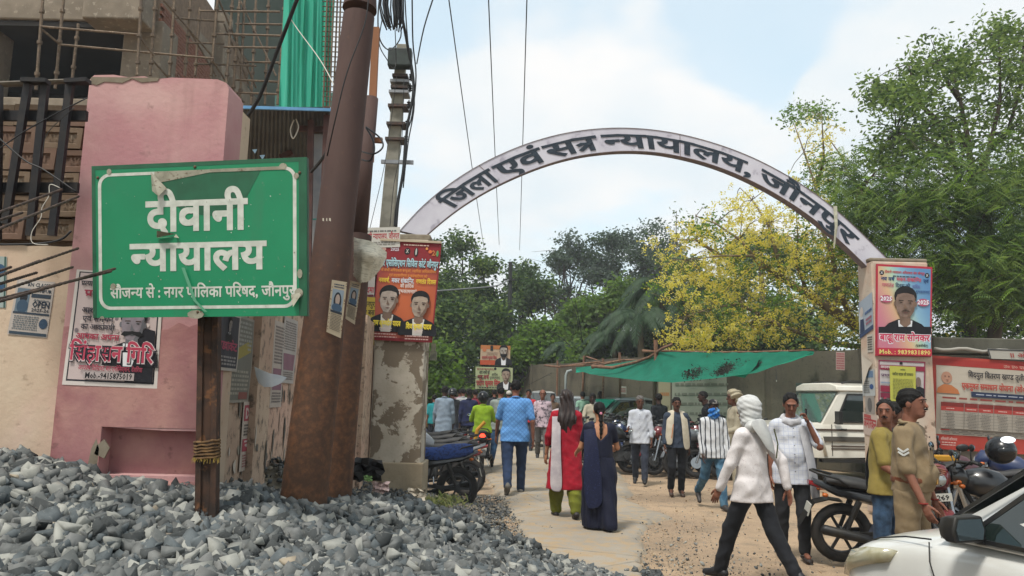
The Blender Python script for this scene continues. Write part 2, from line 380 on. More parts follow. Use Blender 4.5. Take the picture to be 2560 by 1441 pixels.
def stones(name, P, S, mats, flat=.6, mi=None):
 P = np.asarray(P); n = len(P); Rm = rand_rot(n, flat); kinds = RNG.integers(0, len(BANK), n); VV = []; TT = []; MI = []; off = 0
 mi = RNG.choice(len(mats), n, p=mi) if mi is not None else RNG.integers(0, len(mats), n)
 for k, (V, T) in enumerate(BANK):
  idx = np.where(kinds == k)[0]
  if not len(idx): continue
  v = np.einsum('nij,vj->nvi', Rm[idx], V)*np.asarray(S)[idx][:, None, None]+P[idx][:, None, :]
  VV.append(v.reshape(-1, 3)); TT.append((T[None]+(off+np.arange(len(idx))*len(V))[:, None, None]).reshape(-1, 3)); MI.append(np.repeat(mi[idx], len(T))); off += len(idx)*len(V)
 return np_mesh(name, np.concatenate(VV), np.concatenate(TT), mats, False, np.concatenate(MI))
def stone_mat(name, a, b):
 t = NT(name); co = t.mapv(); nz = t.noise(9, 5, .6); col = t.mix(t.ramp(nz, .35, .65), C(a), C(b))
 col = t.mix(t.ramp(t.noise(55, 3, .7), .58, .8, 0, .45), col, C('#a9a79d')); t.bump(t.noise(40, 3), .15, .003); t.set(col=col, rough=.85, spec=.3); return t.m
SM = [stone_mat('stone_grey', '#6c6d6b', '#505352'), stone_mat('stone_blue_grey', '#5a6062', '#43494b'), stone_mat('stone_pale', '#92928b', '#7a7b76'), stone_mat('stone_dark', '#404343', '#343737'), stone_mat('stone_warm', '#958a78', '#7b7266')]
SP = [.38, .23, .2, .18, .01]
# heap surface through points read off the photograph, each at its own distance
_hp = [W(-150, 1441, 2.6), W(300, 1441, 2.7), W(700, 1441, 2.85), W(1000, 1441, 3.2), W(1200, 1441, 3.9), W(1350, 1441, 5.0),
       W(-200, 1120, 3.5), W(0, 1140, 3.55), W(120, 1178, 3.55), W(300, 1215, 3.65), W(440, 1232, 3.65), W(600, 1232, 3.8), W(760, 1258, 4.0), W(900, 1262, 4.2), W(1000, 1258, 4.6),
       W(1130, 1290, 5.0), W(1250, 1345, 5.4), W(1350, 1390, 5.8), W(1000, 1340, 3.8), W(600, 1330, 3.2), W(200, 1300, 3.05), W(1180, 1390, 4.4), W(850, 1350, 3.4)]
_hp = [tuple(p) for p in _hp]+[(-3.2, 3.2, 1.3), (-2.8, 1.5, 1.05), (-1, 1.4, .78), (.2, 1.8, .45), (.9, 2.6, .05), (.95, 3.6, 0), (.9, 4.6, 0), (.75, 6.4, 0), (.55, 7.3, 0), (.05, 7.6, 0), (-.5, 7.7, .06), (-1, 6.0, .5), (-1.1, 7.4, .3), (-.3, 6.2, .42), (.15, 5.9, .3), (1.5, 3, 0), (1.5, 5, 0), (1.5, 7, 0), (-3.2, .5, .9), (0, .4, .3), (1.2, 1, 0)]
_HP = np.array(_hp)
def heap_z(x, y):
 d = (np.asarray(x)[..., None]-_HP[:, 0])**2+(np.asarray(y)[..., None]-_HP[:, 1])**2+.004
 w = d**-1.7; return (w*_HP[:, 2]).sum(-1)/w.sum(-1)
def heap():
 n = 62000; x = RNG.uniform(-3.1, 1.25, n); y = RNG.uniform(1.9, 7.6, n)
 keep = RNG.random(n) < np.clip(1.25-.16*np.maximum(y-3.2, 0), .45, 1); x, y = x[keep], y[keep]
 z = heap_z(x, y); ok = (z > .035) & ~((y > 3.85) & (x < -1.5-(y-3.8)*.1)) & ~((y > 3.76) & (x < -1.43)); x, y, z = x[ok], y[ok], z[ok]
 S = RNG.gamma(7, .0076, len(x)).clip(.024, .088)*np.clip(1.05-(y-4.2)*.06, .7, 1.1)
 m = stones('gravel_heap', np.stack([x, y, z-.012+RNG.uniform(-.02, .022, len(x))], 1), S, SM, .75, SP)
 tag(obj('gravel_heap', m), 'heap of grey broken stone ballast in the foreground beneath the green sign', 'gravel', kind='stuff')
 V, Q = grid_sheet(-3.2, 1.5, 1.2, 7.8, 80, 110, lambda a, b: heap_z(a, b)-.06); struct('gravel_base', np_mesh('gravel_base', V, Q, SM[3], True), None)
heap()
# finer dark chippings banked along the side wall
_wp = np.array([(-1.5, 4.3, 1.12), (-1.62, 5.2, 1.16), (-1.75, 6.2, 1.05), (-1.2, 4.7, 1.0), (-.95, 5.3, .85), (-1.9, 7.6, .85), (-2.1, 9.6, .62), (-2.0, 10.3, .45), (-1.4, 6.6, .78), (-1.2, 8, .5), (-1.1, 9.8, .3), (-1.3, 10.2, .38), (-1.5, 11.5, .25), (-.7, 7.4, .25), (-.6, 9.2, .06), (-.9, 11, .06), (-1.0, 12.0, .02), (-.2, 8.5, 0), (0, 10.5, -.05), (-.3, 12.5, -.06), (-.9, 4.2, .75), (-.4, 4.3, .0), (0, 4.3, -.4), (.5, 4.5, -.5), (-.25, 5.4, .0), (.5, 6, -.4), (.0, 6.6, -.1), (.6, 8.5, -.2), (.4, 7.8, 0), (-.4, 13.6, -.06), (-2.9, 10, .7), (-2.7, 8, .9)])
def bank_z(x, y):
 d = (np.asarray(x)[..., None]-_wp[:, 0])**2+(np.asarray(y)[..., None]-_wp[:, 1])**2+.01; w = d**-1.6; return (w*_wp[:, 2]).sum(-1)/w.sum(-1)-.6*np.clip((np.asarray(x)+.05-.0*np.asarray(y))/.5, 0, 1)
WX0 = W(566, 300, 3.8).x; WXS = (W(928, 1000, 10.35).x-WX0)/6.55
def wall_x(y): return WX0+WXS*(y-3.8)
def bank():
 n = 26000; y = RNG.uniform(4.3, 13.5, n); x = RNG.uniform(-2.5, .55, n); ok = x > wall_x(y)-.05; x, y = x[ok], y[ok]; z = bank_z(x, y)+gn(x*4, y*4)*.03
 ok = z > -.02; x, y, z = x[ok], y[ok], z[ok]; sz = RNG.uniform(.022, .05, len(x))*np.clip(1+(y-6)*.05, .9, 1.3)
 dm = [stone_mat('chipping_dark', '#3f4345', '#4c5052'), stone_mat('chipping_grey', '#62625e', '#504e4a'), stone_mat('chipping_dusty', '#82796a', '#6e6759')]
 tag(obj('stone_chippings', stones('stone_chippings', np.stack([x, y, z], 1), sz, dm, .9, [.42, .36, .22])), 'dark fine stone chippings banked along the foot of the postered side wall', 'gravel', kind='stuff')
 V, Q = grid_sheet(-2.6, .7, 4.2, 13.8, 60, 150, lambda a, b: bank_z(a, b)-.03+gn(a*4, b*4)*.03); struct('chippings_base', np_mesh('chippings_base', V, Q, mat('chipping_soil', '#5b564c', '#6d6454', 14, .95, bump=.6, bdist=.02), True), None)
bank()
def loose():
 n = 3000; y = 4.4+RNG.gamma(2.0, 2.6, n); Ls, Rs = road_edges(y)
 side = RNG.random(n); x = np.where(side < .5, Ls+np.abs(RNG.normal(0, .55, n)), np.where(side < .9, Rs+RNG.normal(.35, .55, n), RNG.uniform(1.2, 9, n)))
 ok = (y < 26); x, y = x[ok], y[ok]; S = .006+RNG.gamma(2, .004, len(x)).clip(0, .035)
 tag(obj('loose_pebbles', stones('loose_pebbles', np.stack([x, y, np.full(len(x), -.012)+S*.1], 1), S, [SM[0], SM[2], SM[4], mat('clod', '#8a765c', rough=.95), mat('clod_pale', '#a8957a', rough=.95)], .5)), 'loose pebbles and clods scattered over the road edge and sandy yard', 'pebbles', kind='stuff')
 n = 9000; y = RNG.uniform(5.2, 13, n); Ls, Rs = road_edges(y); x = Ls+RNG.gamma(1.3, .42, n)-.45; k2 = RNG.random(n) < .14; x[k2] = RNG.normal(1.5, .8, k2.sum()); y[k2] = RNG.normal(8, 1.2, k2.sum()).clip(5, 12)
 S = RNG.gamma(3, .0048, n).clip(.005, .04); tag(obj('stray_chippings', stones('stray_chippings', np.stack([x, y, .008+S*.1], 1), S, [SM[0], SM[1], SM[2], SM[3]], .5)), 'grey chippings strayed from the heap across the near edge of the road', 'chippings', kind='stuff')
 n = 420; y = RNG.uniform(6.5, 20, n); x = RNG.uniform(-.3, 8, n); V = []; Q = []
 for k in range(n):
  a = random.uniform(0, PI); l = random.uniform(.015, .05); w = l*.4; c = Vector((x[k], y[k], .004+random.uniform(0, .012))); u = Vector((math.cos(a), math.sin(a), random.uniform(-.2, .3)))*l; v = Vector((-math.sin(a), math.cos(a), random.uniform(0, .4)))*w
  b = len(V); V += [c-u, c-v, c+u, c+v]; Q.append((b, b+1, b+2, b+3))
 tag(obj('dry_leaves', np_mesh('dry_leaves', V, Q, mat('dry_leaf', '#4a3a26', '#6b4f2c', 3))), 'dry brown leaves scattered over the sandy yard', 'leaves', kind='stuff')
loose()
# ================================================================ left gateway: pink pillar, cream wall, side wall
def plaster(name, a, b, c=None, stain='#6d665a', lo=.58, hi=.7, sc=1.6, dirt=.5, bare=None, blo=.6, bhi=.63, bsc=1.4, streak=.35):
 t = NT(name); nz = t.noise(sc, 7, .6); col = t.mix(t.ramp(nz, .38, .62), C(a), C(b))
 if c: col = t.mix(t.ramp(t.noise(sc*.55, 5, .55, dist=.6), .5, .66), col, C(c))
 st = t.noise(7, 6, .6, co=t.mapv((1, 1, .12))); col = t.mix(t.ramp(st, .55, .8, 0, streak), col, C(stain))
 col = t.mix(t.ramp(t.noise(13, 6, .7), lo, hi, 0, dirt), col, C(stain)); h = t.noise(30, 6)
 if bare:
  m = t.ramp(t.noise(bsc, 8, .62, dist=.3), blo, bhi); col = t.mix(m, col, C(bare)); h = t.math('SUBTRACT', h, t.math('MULTIPLY', m, 1.4))
 t.bump(h, .35, .008); t.set(col=col, rough=.88, spec=.2); return t.m
PINK = plaster('pink_limewash', '#b08a88', '#a5777b', '#bd9f99', '#7c625f', sc=1.3, dirt=.5, streak=.5)
PINKD = plaster('pink_limewash_deep', '#95696a', '#a88078', '#865557', '#664a47', sc=2.2, dirt=.5)
CREAM = plaster('cream_limewash', '#bfae98', '#b8a28d', '#c3a899', '#7c6a58', dirt=.5)
CREAMW = plaster('dirty_cream_limewash', '#b5a08b', '#a98f7c', '#bb9a88', '#4c4740', dirt=.8, lo=.5, hi=.66, streak=.6)
BARE = mat('bare_cement', '#7e7667', '#695f50', 5, .92, bump=.5)
def rough_grid(mb, fr, nu, nv, amp=.006, mi=0):
 "a plastered face with small unevenness; fr(u,v,w)"
 for a in range(nu+1):
  pass
 V = [fr(a/nu, b/nv, 0 if a in (0, nu) or b in (0, nv) else random.uniform(-amp, amp)) for b in range(nv+1) for a in range(nu+1)]
 mb.add(V, [(b*(nu+1)+a, b*(nu+1)+a+1, (b+1)*(nu+1)+a+1, (b+1)*(nu+1)+a) for b in range(nv) for a in range(nu)], mi)
def pink_pillar():
 t = thing('gate_pillar', 'tall pink plastered pillar behind the green sign with a recessed niche near its foot', 'pillar', (-1.85, 3.8, 0))
 xl = W(172, 700, 3.8).x+1.85; xr = WX0+1.85; zt = W(400, 190, 3.8).z; z0 = .2; D = .34
 nx0 = W(250, 1120, 3.8).x+1.85; nx1 = W(500, 1120, 3.8).x+1.85; nz0 = W(300, 1188, 3.8).z; nz1 = W(300, 1068, 3.8).z
 m = MB(); xm = xr
 jag = [(xl, zt-.03), (xl+.02, zt-.005), (xl+.12, zt+.0), (xl+.2, zt-.012), (xl+.28, zt-.004), (xl+.33, zt-.02), (xl+.42, zt-.008), (xr-.06, zt-.012), (xr-.015, zt-.03), (xr, zt-.06)]
 # front face as four pieces round the niche, all 20 mm plaster on a core
 def slab(poly): m.prism(poly, lambda u, v: Vector((u, 0, v)), (0, D-.12, 0))
 slab([(xl, z0), (nx0, z0), (nx0, nz0), (nx0, nz1), (nx0, zt-.4), (xl, zt-.4)]); slab([(nx1, z0), (xr, z0), (xr, zt-.4), (nx1, zt-.4)])
 slab([(nx0, z0), (nx1, z0), (nx1, nz0-.0), (nx0, nz0)]); slab([(nx0, nz1), (nx0+.13, nz1-.006), (nx0+.3, nz1-.012), (nx1, nz1-.012), (nx1, zt-.4), (nx0, zt-.4)])
 slab([(xl, zt-.4), (xr, zt-.4)]+jag[::-1])
 obj('pillar_shaft', m, PINK, t, auto=40)
 k = MB(); k.box(((xl+xr)/2, D-.06, (z0+zt-.1)/2), (xr-xl, .12, zt-.1-z0)); obj('pillar_back', k, CREAM, t)
 n = MB(); n.prism([(nx0, nz0), (nx1, nz0), (nx1, nz1), (nx0, nz1)], lambda u, v: Vector((u, .10, v)), (0, .02, 0)); obj('niche_panel', n, PINKD, t)
 s = MB(); s.box(((nx0+nx1)/2+.02, -.03, nz0-.06), (nx1-nx0+.1, .09, .07)); obj('niche_sill', s, PINKD, t, bevel=.008)
 c = MB(); c.prism([(xl+.004, zt-.05), (xl+.04, zt-.06), (xl+.08, zt-.04), (xl+.17, zt-.045), (xl+.22, zt-.02), (xl+.27, zt-.04), (xl+.35, zt-.03), (xl+.36, zt-.012), (xl+.2, zt-.014), (xl+.01, zt-.016)], lambda u, v: Vector((u, -.004, v)), (0, .01, 0)); obj('bare_cement_patch', c, BARE, t)
 c = MB(); c.prism([(nx0-.035, nz0-.02), (nx0-.005, nz0+.02), (nx0-.003, nz0+.12), (nx0-.02, nz0+.17), (nx0-.04, nz0+.12), (nx0-.05, nz0+.04)], lambda u, v: Vector((u, -.003, v)), (0, .01, 0)); c.prism([(xl+.21, nz1-.13), (xl+.26, nz1-.15), (xl+.28, nz1-.1), (xl+.25, nz1-.06), (xl+.22, nz1-.09)], lambda u, v: Vector((u, -.003, v)), (0, .01, 0)); obj('cement_chip', c, BARE, t)
 # dirty worn lower band in a deeper pink, a separate coat of paint
 w = MB(); zb = W(300, 820, 3.8).z
 top = [(xr, zb-.05)]+[(xl+(xr-xl)*(1-i/14), zb+random.uniform(-.05, .05)) for i in range(1, 14)]+[(xl, zb)]
 for poly in ([(xl, nz1), (xr, nz1)]+top, [(xl, z0), (nx0, z0), (nx0, nz1), (xl, nz1)]): w.prism(poly, lambda u, v: Vector((u, -.0025, v)), (0, .002, 0))
 obj('lower_paint_coat', w, PINKD, t)
pink_pillar()
def cream_wall():
 t = thing('boundary_wall', 'low cream plastered wall left of the pink pillar with stacked bricks on top', 'wall', (-2.6, 3.9, 0))
 xr = W(165, 700, 3.8).x+2.6; zt = W(60, 610, 3.9).z; m = MB()
 top = [(xr-.0-i*.09, zt+random.uniform(-.012, .012)) for i in range(14)]
 m.prism([(xr-1.17, .1), (xr, .1)]+top, lambda u, v: Vector((u, 0, v)), (0, .3, 0)); obj('wall_face', m, CREAM, t)
 # the stacked frogged bricks
 bm = mat('overburnt_brick', '#62503f', '#70604f', 7, .9, bump=.5, c3='#8c8070', s3=20); bm2 = mat('red_brick_new', '#5f4a3e', '#6c5648', 7, .9, bump=.5); mortar = mat('old_mortar', '#6b5c4c', '#57493c', 9, .95, bump=.6)
 L, H = .236, .112
 def brick_mesh(mm):
  b = MB(); d = .07; fx, fz = L/2-.028, H/2-.026; o = .012
  O = [(-L/2, -H/2), (L/2, -H/2), (L/2, H/2), (-L/2, H/2)]; I = [(-fx, -fz), (fx, -fz), (fx, fz), (-fx, fz)]
  V = [(x+random.uniform(-.004, .004), -d/2, z+random.uniform(-.004, .004)) for x, z in O]+[(x, -d/2, z) for x, z in I]+[(x*.92, -d/2+o, z*.82) for x, z in I]+[(x, d/2, z) for x, z in O]
  F = [(0, 1, 5, 4), (1, 2, 6, 5), (2, 3, 7, 6), (3, 0, 4, 7), (4, 5, 9, 8), (5, 6, 10, 9), (6, 7, 11, 10), (7, 4, 8, 11), (8, 9, 10, 11), (0, 12, 13, 1), (1, 13, 14, 2), (2, 14, 15, 3), (3, 15, 12, 0), (12, 15, 14, 13)]
  b.add(V, F)
  for s_, ox in (('AVON', -fx*.72),):
   Vt, Ft, w = text2d(s_, .02, 1); b.add([(ox+v[0]*fx*1.45/w, -d/2+.004+v[2]*.0004, -fz*.55+v[1]*fz*1.6) for v in Vt], Ft)
  return b.mesh('brick', mm)
 kinds = [brick_mesh(x) for x in (bm, bm, bm2, bm)]
 z = zt+.02+H/2; r = 0
 while z < W(60, 255, 3.8).z-.02:
  x = xr-.16+(.12 if r % 2 else 0)
  while x > xr-1.2:
   o = link(bpy.data.objects.new('brick', random.choice(kinds)), t); o.location = (x+random.uniform(-.006, .006), .02+random.uniform(-.012, .012), z+random.uniform(-.003, .003)); o.rotation_euler = (random.uniform(-.03, .03), random.uniform(-.02, .02), random.uniform(-.03, .03)); x -= L+.010
  z += H+.010; r += 1
 b = MB(); b.box((xr-.55, .07, (zt+z)/2-.06), (1.16, .08, z-zt-.04)); obj('mortar_bed', b, mortar, t)
 c = MB(); c.tube([(xr-1.3, -.05, z-.06), (xr-.9, -.06, z-.02), (xr-.5, -.05, z+.02), (xr-.05, -.06, z+.05)], [.03, .035, .028, .02], 7, sq=.5); obj('cement_bag_strip', c, mat('grey_plastic_sack', '#4d4840', '#625b50', 12, .8, bump=.5), t)
cream_wall()
def grille():
 t = thing('iron_grille', 'black iron bar gate leaning in front of the stacked bricks', 'grille', tuple(W(60, 600, 3.62)))
 o0 = Vector(t.location); m = mat('black_iron', '#15161a', '#221f1e', 20, .55, .3)
 def P(px, py, Y=3.6): return W(px, py, Y)-o0
 for (a, b) in (((72, 202), (14, 560)), ((114, 202), (75, 590)), ((176, 205), (130, 590))):
  q = MB(); q.bar(P(*a), P(*b), .034, .025, (0, 1, 0)); obj('upright', q, m, t)
 for (a, b) in (((58, 203), (120, 205)), ((166, 206), (222, 203))):
  q = MB(); q.bar(P(*a, 3.585), P(*b, 3.585), .05, .02, (0, 0, 1)); obj('top_bar', q, m, t)
 for (a, b) in (((-60, 290), (218, 291)), ((-60, 470), (196, 470))):
  q = MB(); q.bar(P(*a, 3.64), P(*b, 3.64), .02, .05, (0, 0, 1)); obj('cross_bar', q, m, t)
 q = MB(); q.bar(P(-6, 215), P(-10, 600), .042, .025, (0, 1, 0)); obj('upright', q, m, t)
grille()
def wire(name, pts, r, m, label, cat='cable', group=None, n=6):
 q = MB(); P = [Vector(p) for p in pts]; o = P[0].copy(); out = []
 for i in range(len(P)-1):
  p0 = P[max(i-1, 0)]; p1 = P[i]; p2 = P[i+1]; p3 = P[min(i+2, len(P)-1)]
  for k in range(5):
   s = k/5; out.append(.5*((2*p1)+(p2-p0)*s+(2*p0-5*p1+4*p2-p3)*s*s+(3*p1-p0-3*p2+p3)*s**3))
 out.append(P[-1]); q.tube([p-o for p in out], r, n); return tag(obj(name, q, m, smooth=True, loc=o), label, cat, group)
BLK = mat('black_cable', '#101114', rough=.5); WIREM = mat('dull_wire', '#3b3a38', rough=.5, metal=.6); WHW = mat('white_wire', '#b9b6ac', rough=.5)
wire('cable', [W(*p, 3.5) for p in ((-20, 385), (60, 330), (130, 290), (218, 245))], .003, BLK, 'thin black cable rising to the right across the stacked bricks')
wire('cable', [W(*p, 3.5) for p in ((-20, 330), (60, 400), (110, 425), (190, 480))], .004, BLK, 'black cable falling to the right across the iron grille')
wire('wire', [W(*p, 3.55) for p in ((105, 395), (115, 340), (150, 300), (185, 270))], .002, WIREM, 'loose end of thin wire behind the grille bars', 'wire')
wire('wire', [W(*p, 3.45) for p in ((150, 470), (125, 462), (122, 490), (105, 520), (102, 545), (80, 580), (82, 608), (120, 612))], .0018, WHW, 'thin white wire dangling over the stamped bricks', 'wire')
wire('cable', [W(*p, 3.5) for p in ((-10, 612), (90, 610), (150, 600), (178, 578))], .005, BLK, 'black cable lying along the top of the cream wall')
def rebars():
 m = mat('rusted_rebar', '#38302c', '#54453c', 30, .7, .5, bump=.6, bdist=.002)
 spec = (((-40, 545, 2.7), (155, 474, 3.3), 'topmost ribbed steel rod pointing over the cream wall'), ((-40, 588, 2.6), (197, 491, 3.3), 'second ribbed steel rod from the top, reaching past the cream wall'), ((-30, 560, 2.75), (56, 532, 3.1), 'short ribbed steel rod end between the two upper rods'),
   ((-40, 703, 2.7), (196, 621, 3.3), 'ribbed steel rod ending just left of the sign edge, highest of the lower bunch'), ((-40, 705, 2.6), (100, 652, 3.2), 'short ribbed steel rod second in the lower bunch'), ((-40, 690, 2.9), (28, 668, 3.2), 'very short ribbed rod end at the frame edge beside the white notice'),
   ((-40, 742, 2.5), (182, 668, 3.2), 'ribbed steel rod third in the lower bunch'), ((-40, 722, 2.6), (92, 682, 3.1), 'short dark ribbed rod in the middle of the lower bunch'), ((-40, 765, 2.4), (288, 672, 3.2), 'longest ribbed steel rod, reaching across the sign edge'), ((-40, 757, 2.5), (278, 679, 3.15), 'lowest ribbed steel rod beside the longest one'))
 for a, b, lb in spec:
  A, B = W(*a), W(*b); q = MB(); n = 46; P = [A.lerp(B, i/n) for i in range(n+1)]; q.tube([p-A for p in P], [.0062 if i % 2 else .0048 for i in range(n+1)], 7)
  tag(obj('steel_rod', q, m, loc=A), lb, 'steel rod', 'ribbed steel rods jutting in from the left')
rebars()
def side_wall():
 t = thing('side_wall', 'dirty cream postered wall running back from the pink pillar to the gate', 'wall', (-1.4, 3.8, 0))
 m = MB(); o = Vector((1.4, -3.8, 0)); segs = [4.14, 4.55, 4.85, 7.2, 7.6, 9.2, 9.5, 10.3]; H = 2.55
 for i in range(len(segs)-1):
  a, b = segs[i], segs[i+1]; pr = .05 if i % 2 == 1 else 0; xa, xb = wall_x(a), wall_x(b)
  m.add([Vector(p)+o for p in ((xa+pr, a, .0), (xb+pr, b, 0), (xb+pr, b, H), (xa+pr, a, H), (xa-.25, a, 0), (xb-.25, b, 0), (xb-.25, b, H), (xa-.25, a, H))], [(0, 1, 2, 3), (4, 7, 6, 5), (3, 2, 6, 7), (0, 3, 7, 4), (1, 5, 6, 2)])
 obj('wall_face', m, CREAMW, t)
side_wall()
def gate_pillars():
 pm = plaster('peeling_whitewash', '#b9b1a2', '#aba292', '#c2b8a8', '#5f584b', dirt=.7, sc=2.2, bare='#786c5c', blo=.505, bhi=.53, bsc=1.6)
 pm2 = plaster('peeling_whitewash_right', '#b8aa9a', '#b39a88', '#a4988a', '#605648', dirt=.7, sc=2.6, bare='#7b6a5b', blo=.6, bhi=.63, bsc=2)
 t = thing('gate_pillar', 'peeling whitewashed gate pillar carrying the left foot of the arch', 'pillar', (-1.5, 10.4, 0)); x0 = W(930, 1000, 10.4).x+1.5; x1 = W(1066, 1000, 10.4).x+1.5
 x1 -= .05; zt = W(1000, 598, 10.4).z
 m = MB(); m.box(((x0+x1)/2, .3, zt/2), (x1-x0, .6, zt)); obj('pillar_shaft', m, pm, t, bevel=.02)
 m = MB(); m.box(((x0+x1)/2+.01, .29, .36), (x1-x0+.07, .7, .74)); obj('plinth', m, plaster('plinth_cement', '#a0947e', '#8d806a', dirt=.7), t, bevel=.015)
 m = MB(); m.box(((x0+x1)/2+.08, .3, zt+.045), (.54, .45, .09)); obj('arch_seat', m, BARE, t, bevel=.02)
 t = thing('gate_pillar', 'postered whitewashed gate pillar carrying the right foot of the arch', 'pillar', (5.9, 11.8, 0)); x0 = W(2188, 900, 11.8).x-5.9; x1 = W(2332, 900, 11.8).x-5.9; zt = W(2260, 655, 11.8).z
 m = MB(); m.box(((x0+x1)/2, .24, zt/2), (x1-x0, .48, zt)); obj('pillar_shaft', m, pm2, t, bevel=.02)
 m = MB(); m.box(((x0+x1)/2, .24, zt+.03), (x1-x0+.02, .44, .06)); obj('pillar_cap', m, BARE, t, bevel=.02)
gate_pillars()
def wing_wall():
 xa = W(845, 800, 10.35).x; xb = W(932, 800, 10.35).x; zt = W(900, 588, 10.35).z
 t = thing('wing_wall', 'narrow pinkish wall with torn posters joining the left gate pillar', 'wall', (xa, 10.35, 0)); m = MB(); m.box(((xb-xa)/2, .12, zt/2), (xb-xa, .24, zt)); obj('wall_face', m, plaster('pinkish_plaster', '#b79a8c', '#a98b7d', '#c1a898', '#5d5148', dirt=.7), t)
wing_wall()
# ================================================================ the lettered arch
def arch():
 LM = mat('arch_paint', '#c2c1ca', '#b6b4bf', 3, .55, bump=.1, c3='#9a97a3', s3=6); DK = mat('arch_letter_paint', '#1a2632', '#23303c', 9, .6); ED = mat('arch_edge_rust', '#6a6068', '#7d706c', 12, .7)
 outer = [(1000, 577), (1050, 521), (1100, 478), (1150, 442), (1200, 412), (1250, 387), (1300, 366), (1350, 349), (1400, 336), (1450, 327), (1500, 322), (1550, 320), (1600, 322), (1650, 327), (1700, 336), (1750, 348), (1800, 363), (1850, 381), (1900, 403), (1950, 429), (2000, 459), (2050, 494), (2100, 534), (2150, 580), (2215, 645)]
 inner = [(1062, 592), (1100, 558), (1150, 519), (1200, 487), (1250, 460), (1300, 437), (1350, 417), (1400, 401), (1450, 389), (1500, 382), (1550, 378), (1600, 378), (1650, 382), (1700, 391), (1750, 403), (1800, 419), (1850, 439), (1900, 463), (1950, 491), (2000, 523), (2050, 560), (2100, 602), (2140, 640), (2168, 668)]
 A0 = W(1030, 580, 10.68); B0 = W(2200, 650, 12.0); ex = Vector((B0.x-A0.x, B0.y-A0.y, 0)).normalized(); nn = Vector((ex.y, -ex.x, 0))
 def plane(px, py):
  d = _F + _R*((px-1280)/F_PX) + _U*((720.5-py)/F_PX); return CAM+d*((A0-CAM).dot(nn)/d.dot(nn))
 def uv(p): q = plane(*p)-A0; return (q.dot(ex), q.z)
 def fit(P):   # circle through the outline read from the photograph
  P = np.array([uv(p) for p in P]); A = np.c_[2*P, np.ones(len(P))]; b = (P**2).sum(1); s = np.linalg.lstsq(A, b, rcond=None)[0]; return s[0], s[1], math.sqrt(s[2]+s[0]**2+s[1]**2), P
 cx, cz, ro, Po = fit(outer); ix, iz, ri, Pi = fit(inner)
 t = thing('gate_arch', 'pale lavender sheet metal arch lettered in dark Hindi spanning both gate pillars', 'arch', tuple(A0)); TH = nn*-.13
 def res(P, n): # resample by angle round own centre
  s = np.r_[0, np.cumsum(np.hypot(*np.diff(P, axis=0).T))]; k = np.linspace(0, s[-1], n); return np.c_[np.interp(k, s, P[:, 0]), np.interp(k, s, P[:, 1])]
 def smooth(P):
  for _ in range(2): P[1:-1] = (P[:-2]+2*P[1:-1]+P[2:])/4
  return P
 N = 72; O = smooth(res(Po, N)); I = smooth(res(Pi, N)); fr = lambda p, l=0: ex*p[0]+Vector((0, 0, p[1]))+nn*l
 m = MB(); 
 for i in range(N-1): m.add([fr(O[i]), fr(O[i+1]), fr(I[i+1]), fr(I[i])]+[fr(p)+TH for p in (O[i], O[i+1], I[i+1], I[i])], [(0, 1, 2, 3), (4, 7, 6, 5)])
 obj('face_sheet', m, LM, t)
 for nm, Pp, sgn in (('outer_rim', O, 1), ('inner_rim', I, -1)):
  m = MB(); secs = []
  for i in range(N):
   d = Vector((0, 0, 1)) if 0 else None; c = fr(Pp[i]); a = (Pp[min(i+1, N-1)]-Pp[max(i-1, 0)]); a = a/np.hypot(*a); nv = ex*(-a[1])+Vector((0, 0, a[0])); nv = nv*sgn
   secs.append([c+nn*.008-nv*.003, c+nn*.008+nv*.005, c+TH+nv*.005-nn*.008, c+TH-nv*.003-nn*.008])
  m.loft(secs); obj(nm, m, ED, t)
 m = MB(); sc = np.r_[0, np.cumsum(np.hypot(*np.diff((O+I)/2, axis=0).T))]; Mid = (O+I)/2; Hw = (O-I)/2
 def at(s, h):
  s = np.clip(s, 0, sc[-1]-1e-6); i = int(np.searchsorted(sc, s, 'right')-1); f = (s-sc[i])/(sc[i+1]-sc[i]); c = Mid[i]*(1-f)+Mid[i+1]*f; w = Hw[i]*(1-f)+Hw[i+1]*f; return c+w*h
 sd_ = np.linspace(0, sc[-1], 3000); Md = np.c_[np.interp(sd_, sc, Mid[:, 0]), np.interp(sd_, sc, Mid[:, 1])]
 def s_of(px, py): q = np.array(uv((px, py))); return sd_[np.argmin(((Md-q)**2).sum(1))]
 for wd, a, b in (('जिला', (1105, 505), (1228, 430)), ('एवं', (1240, 425), (1350, 378)), ('सत्र', (1362, 373), (1487, 350)), ('न्यायालय,', (1508, 348), (1884, 425)), ('जौनपुर', (1905, 430), (2146, 588))):
  s0, s1 = s_of(*a), s_of(*b); V, Fs, w = text2d(wd, .028, 3)
  m.add([fr(at(s0+v[0]/w*(s1-s0), -.70+v[1]*1.82), .006+v[2]*.0012) for v in V], Fs)
 obj('lettering', m, DK, t)
 # panel seams and stays
 for px, py in ((1225, 440), (1700, 365), (1985, 490)):
  i = s_of(px, py); m = MB(); a, b = at(i, .97), at(i, -.97); m.bar(fr(a, .002), fr(b, .002), .008, .004, nn); obj('panel_seam', m, ED, t)
 m = MB(); a = plane(2085, 517)-A0; b = plane(2083, 622)-A0; m.tube([a+nn*.03, a.lerp(b, .5)+nn*.07, b+nn*.02], [.03, .022, .01], 6, sq=.3)
 tag(obj('cloth_streamer', m, mat('old_white_cloth', '#a8a796', '#8e8d7c', 15, .9), loc=A0), 'thin faded white streamer hanging from the right part of the arch', 'streamer')
arch()
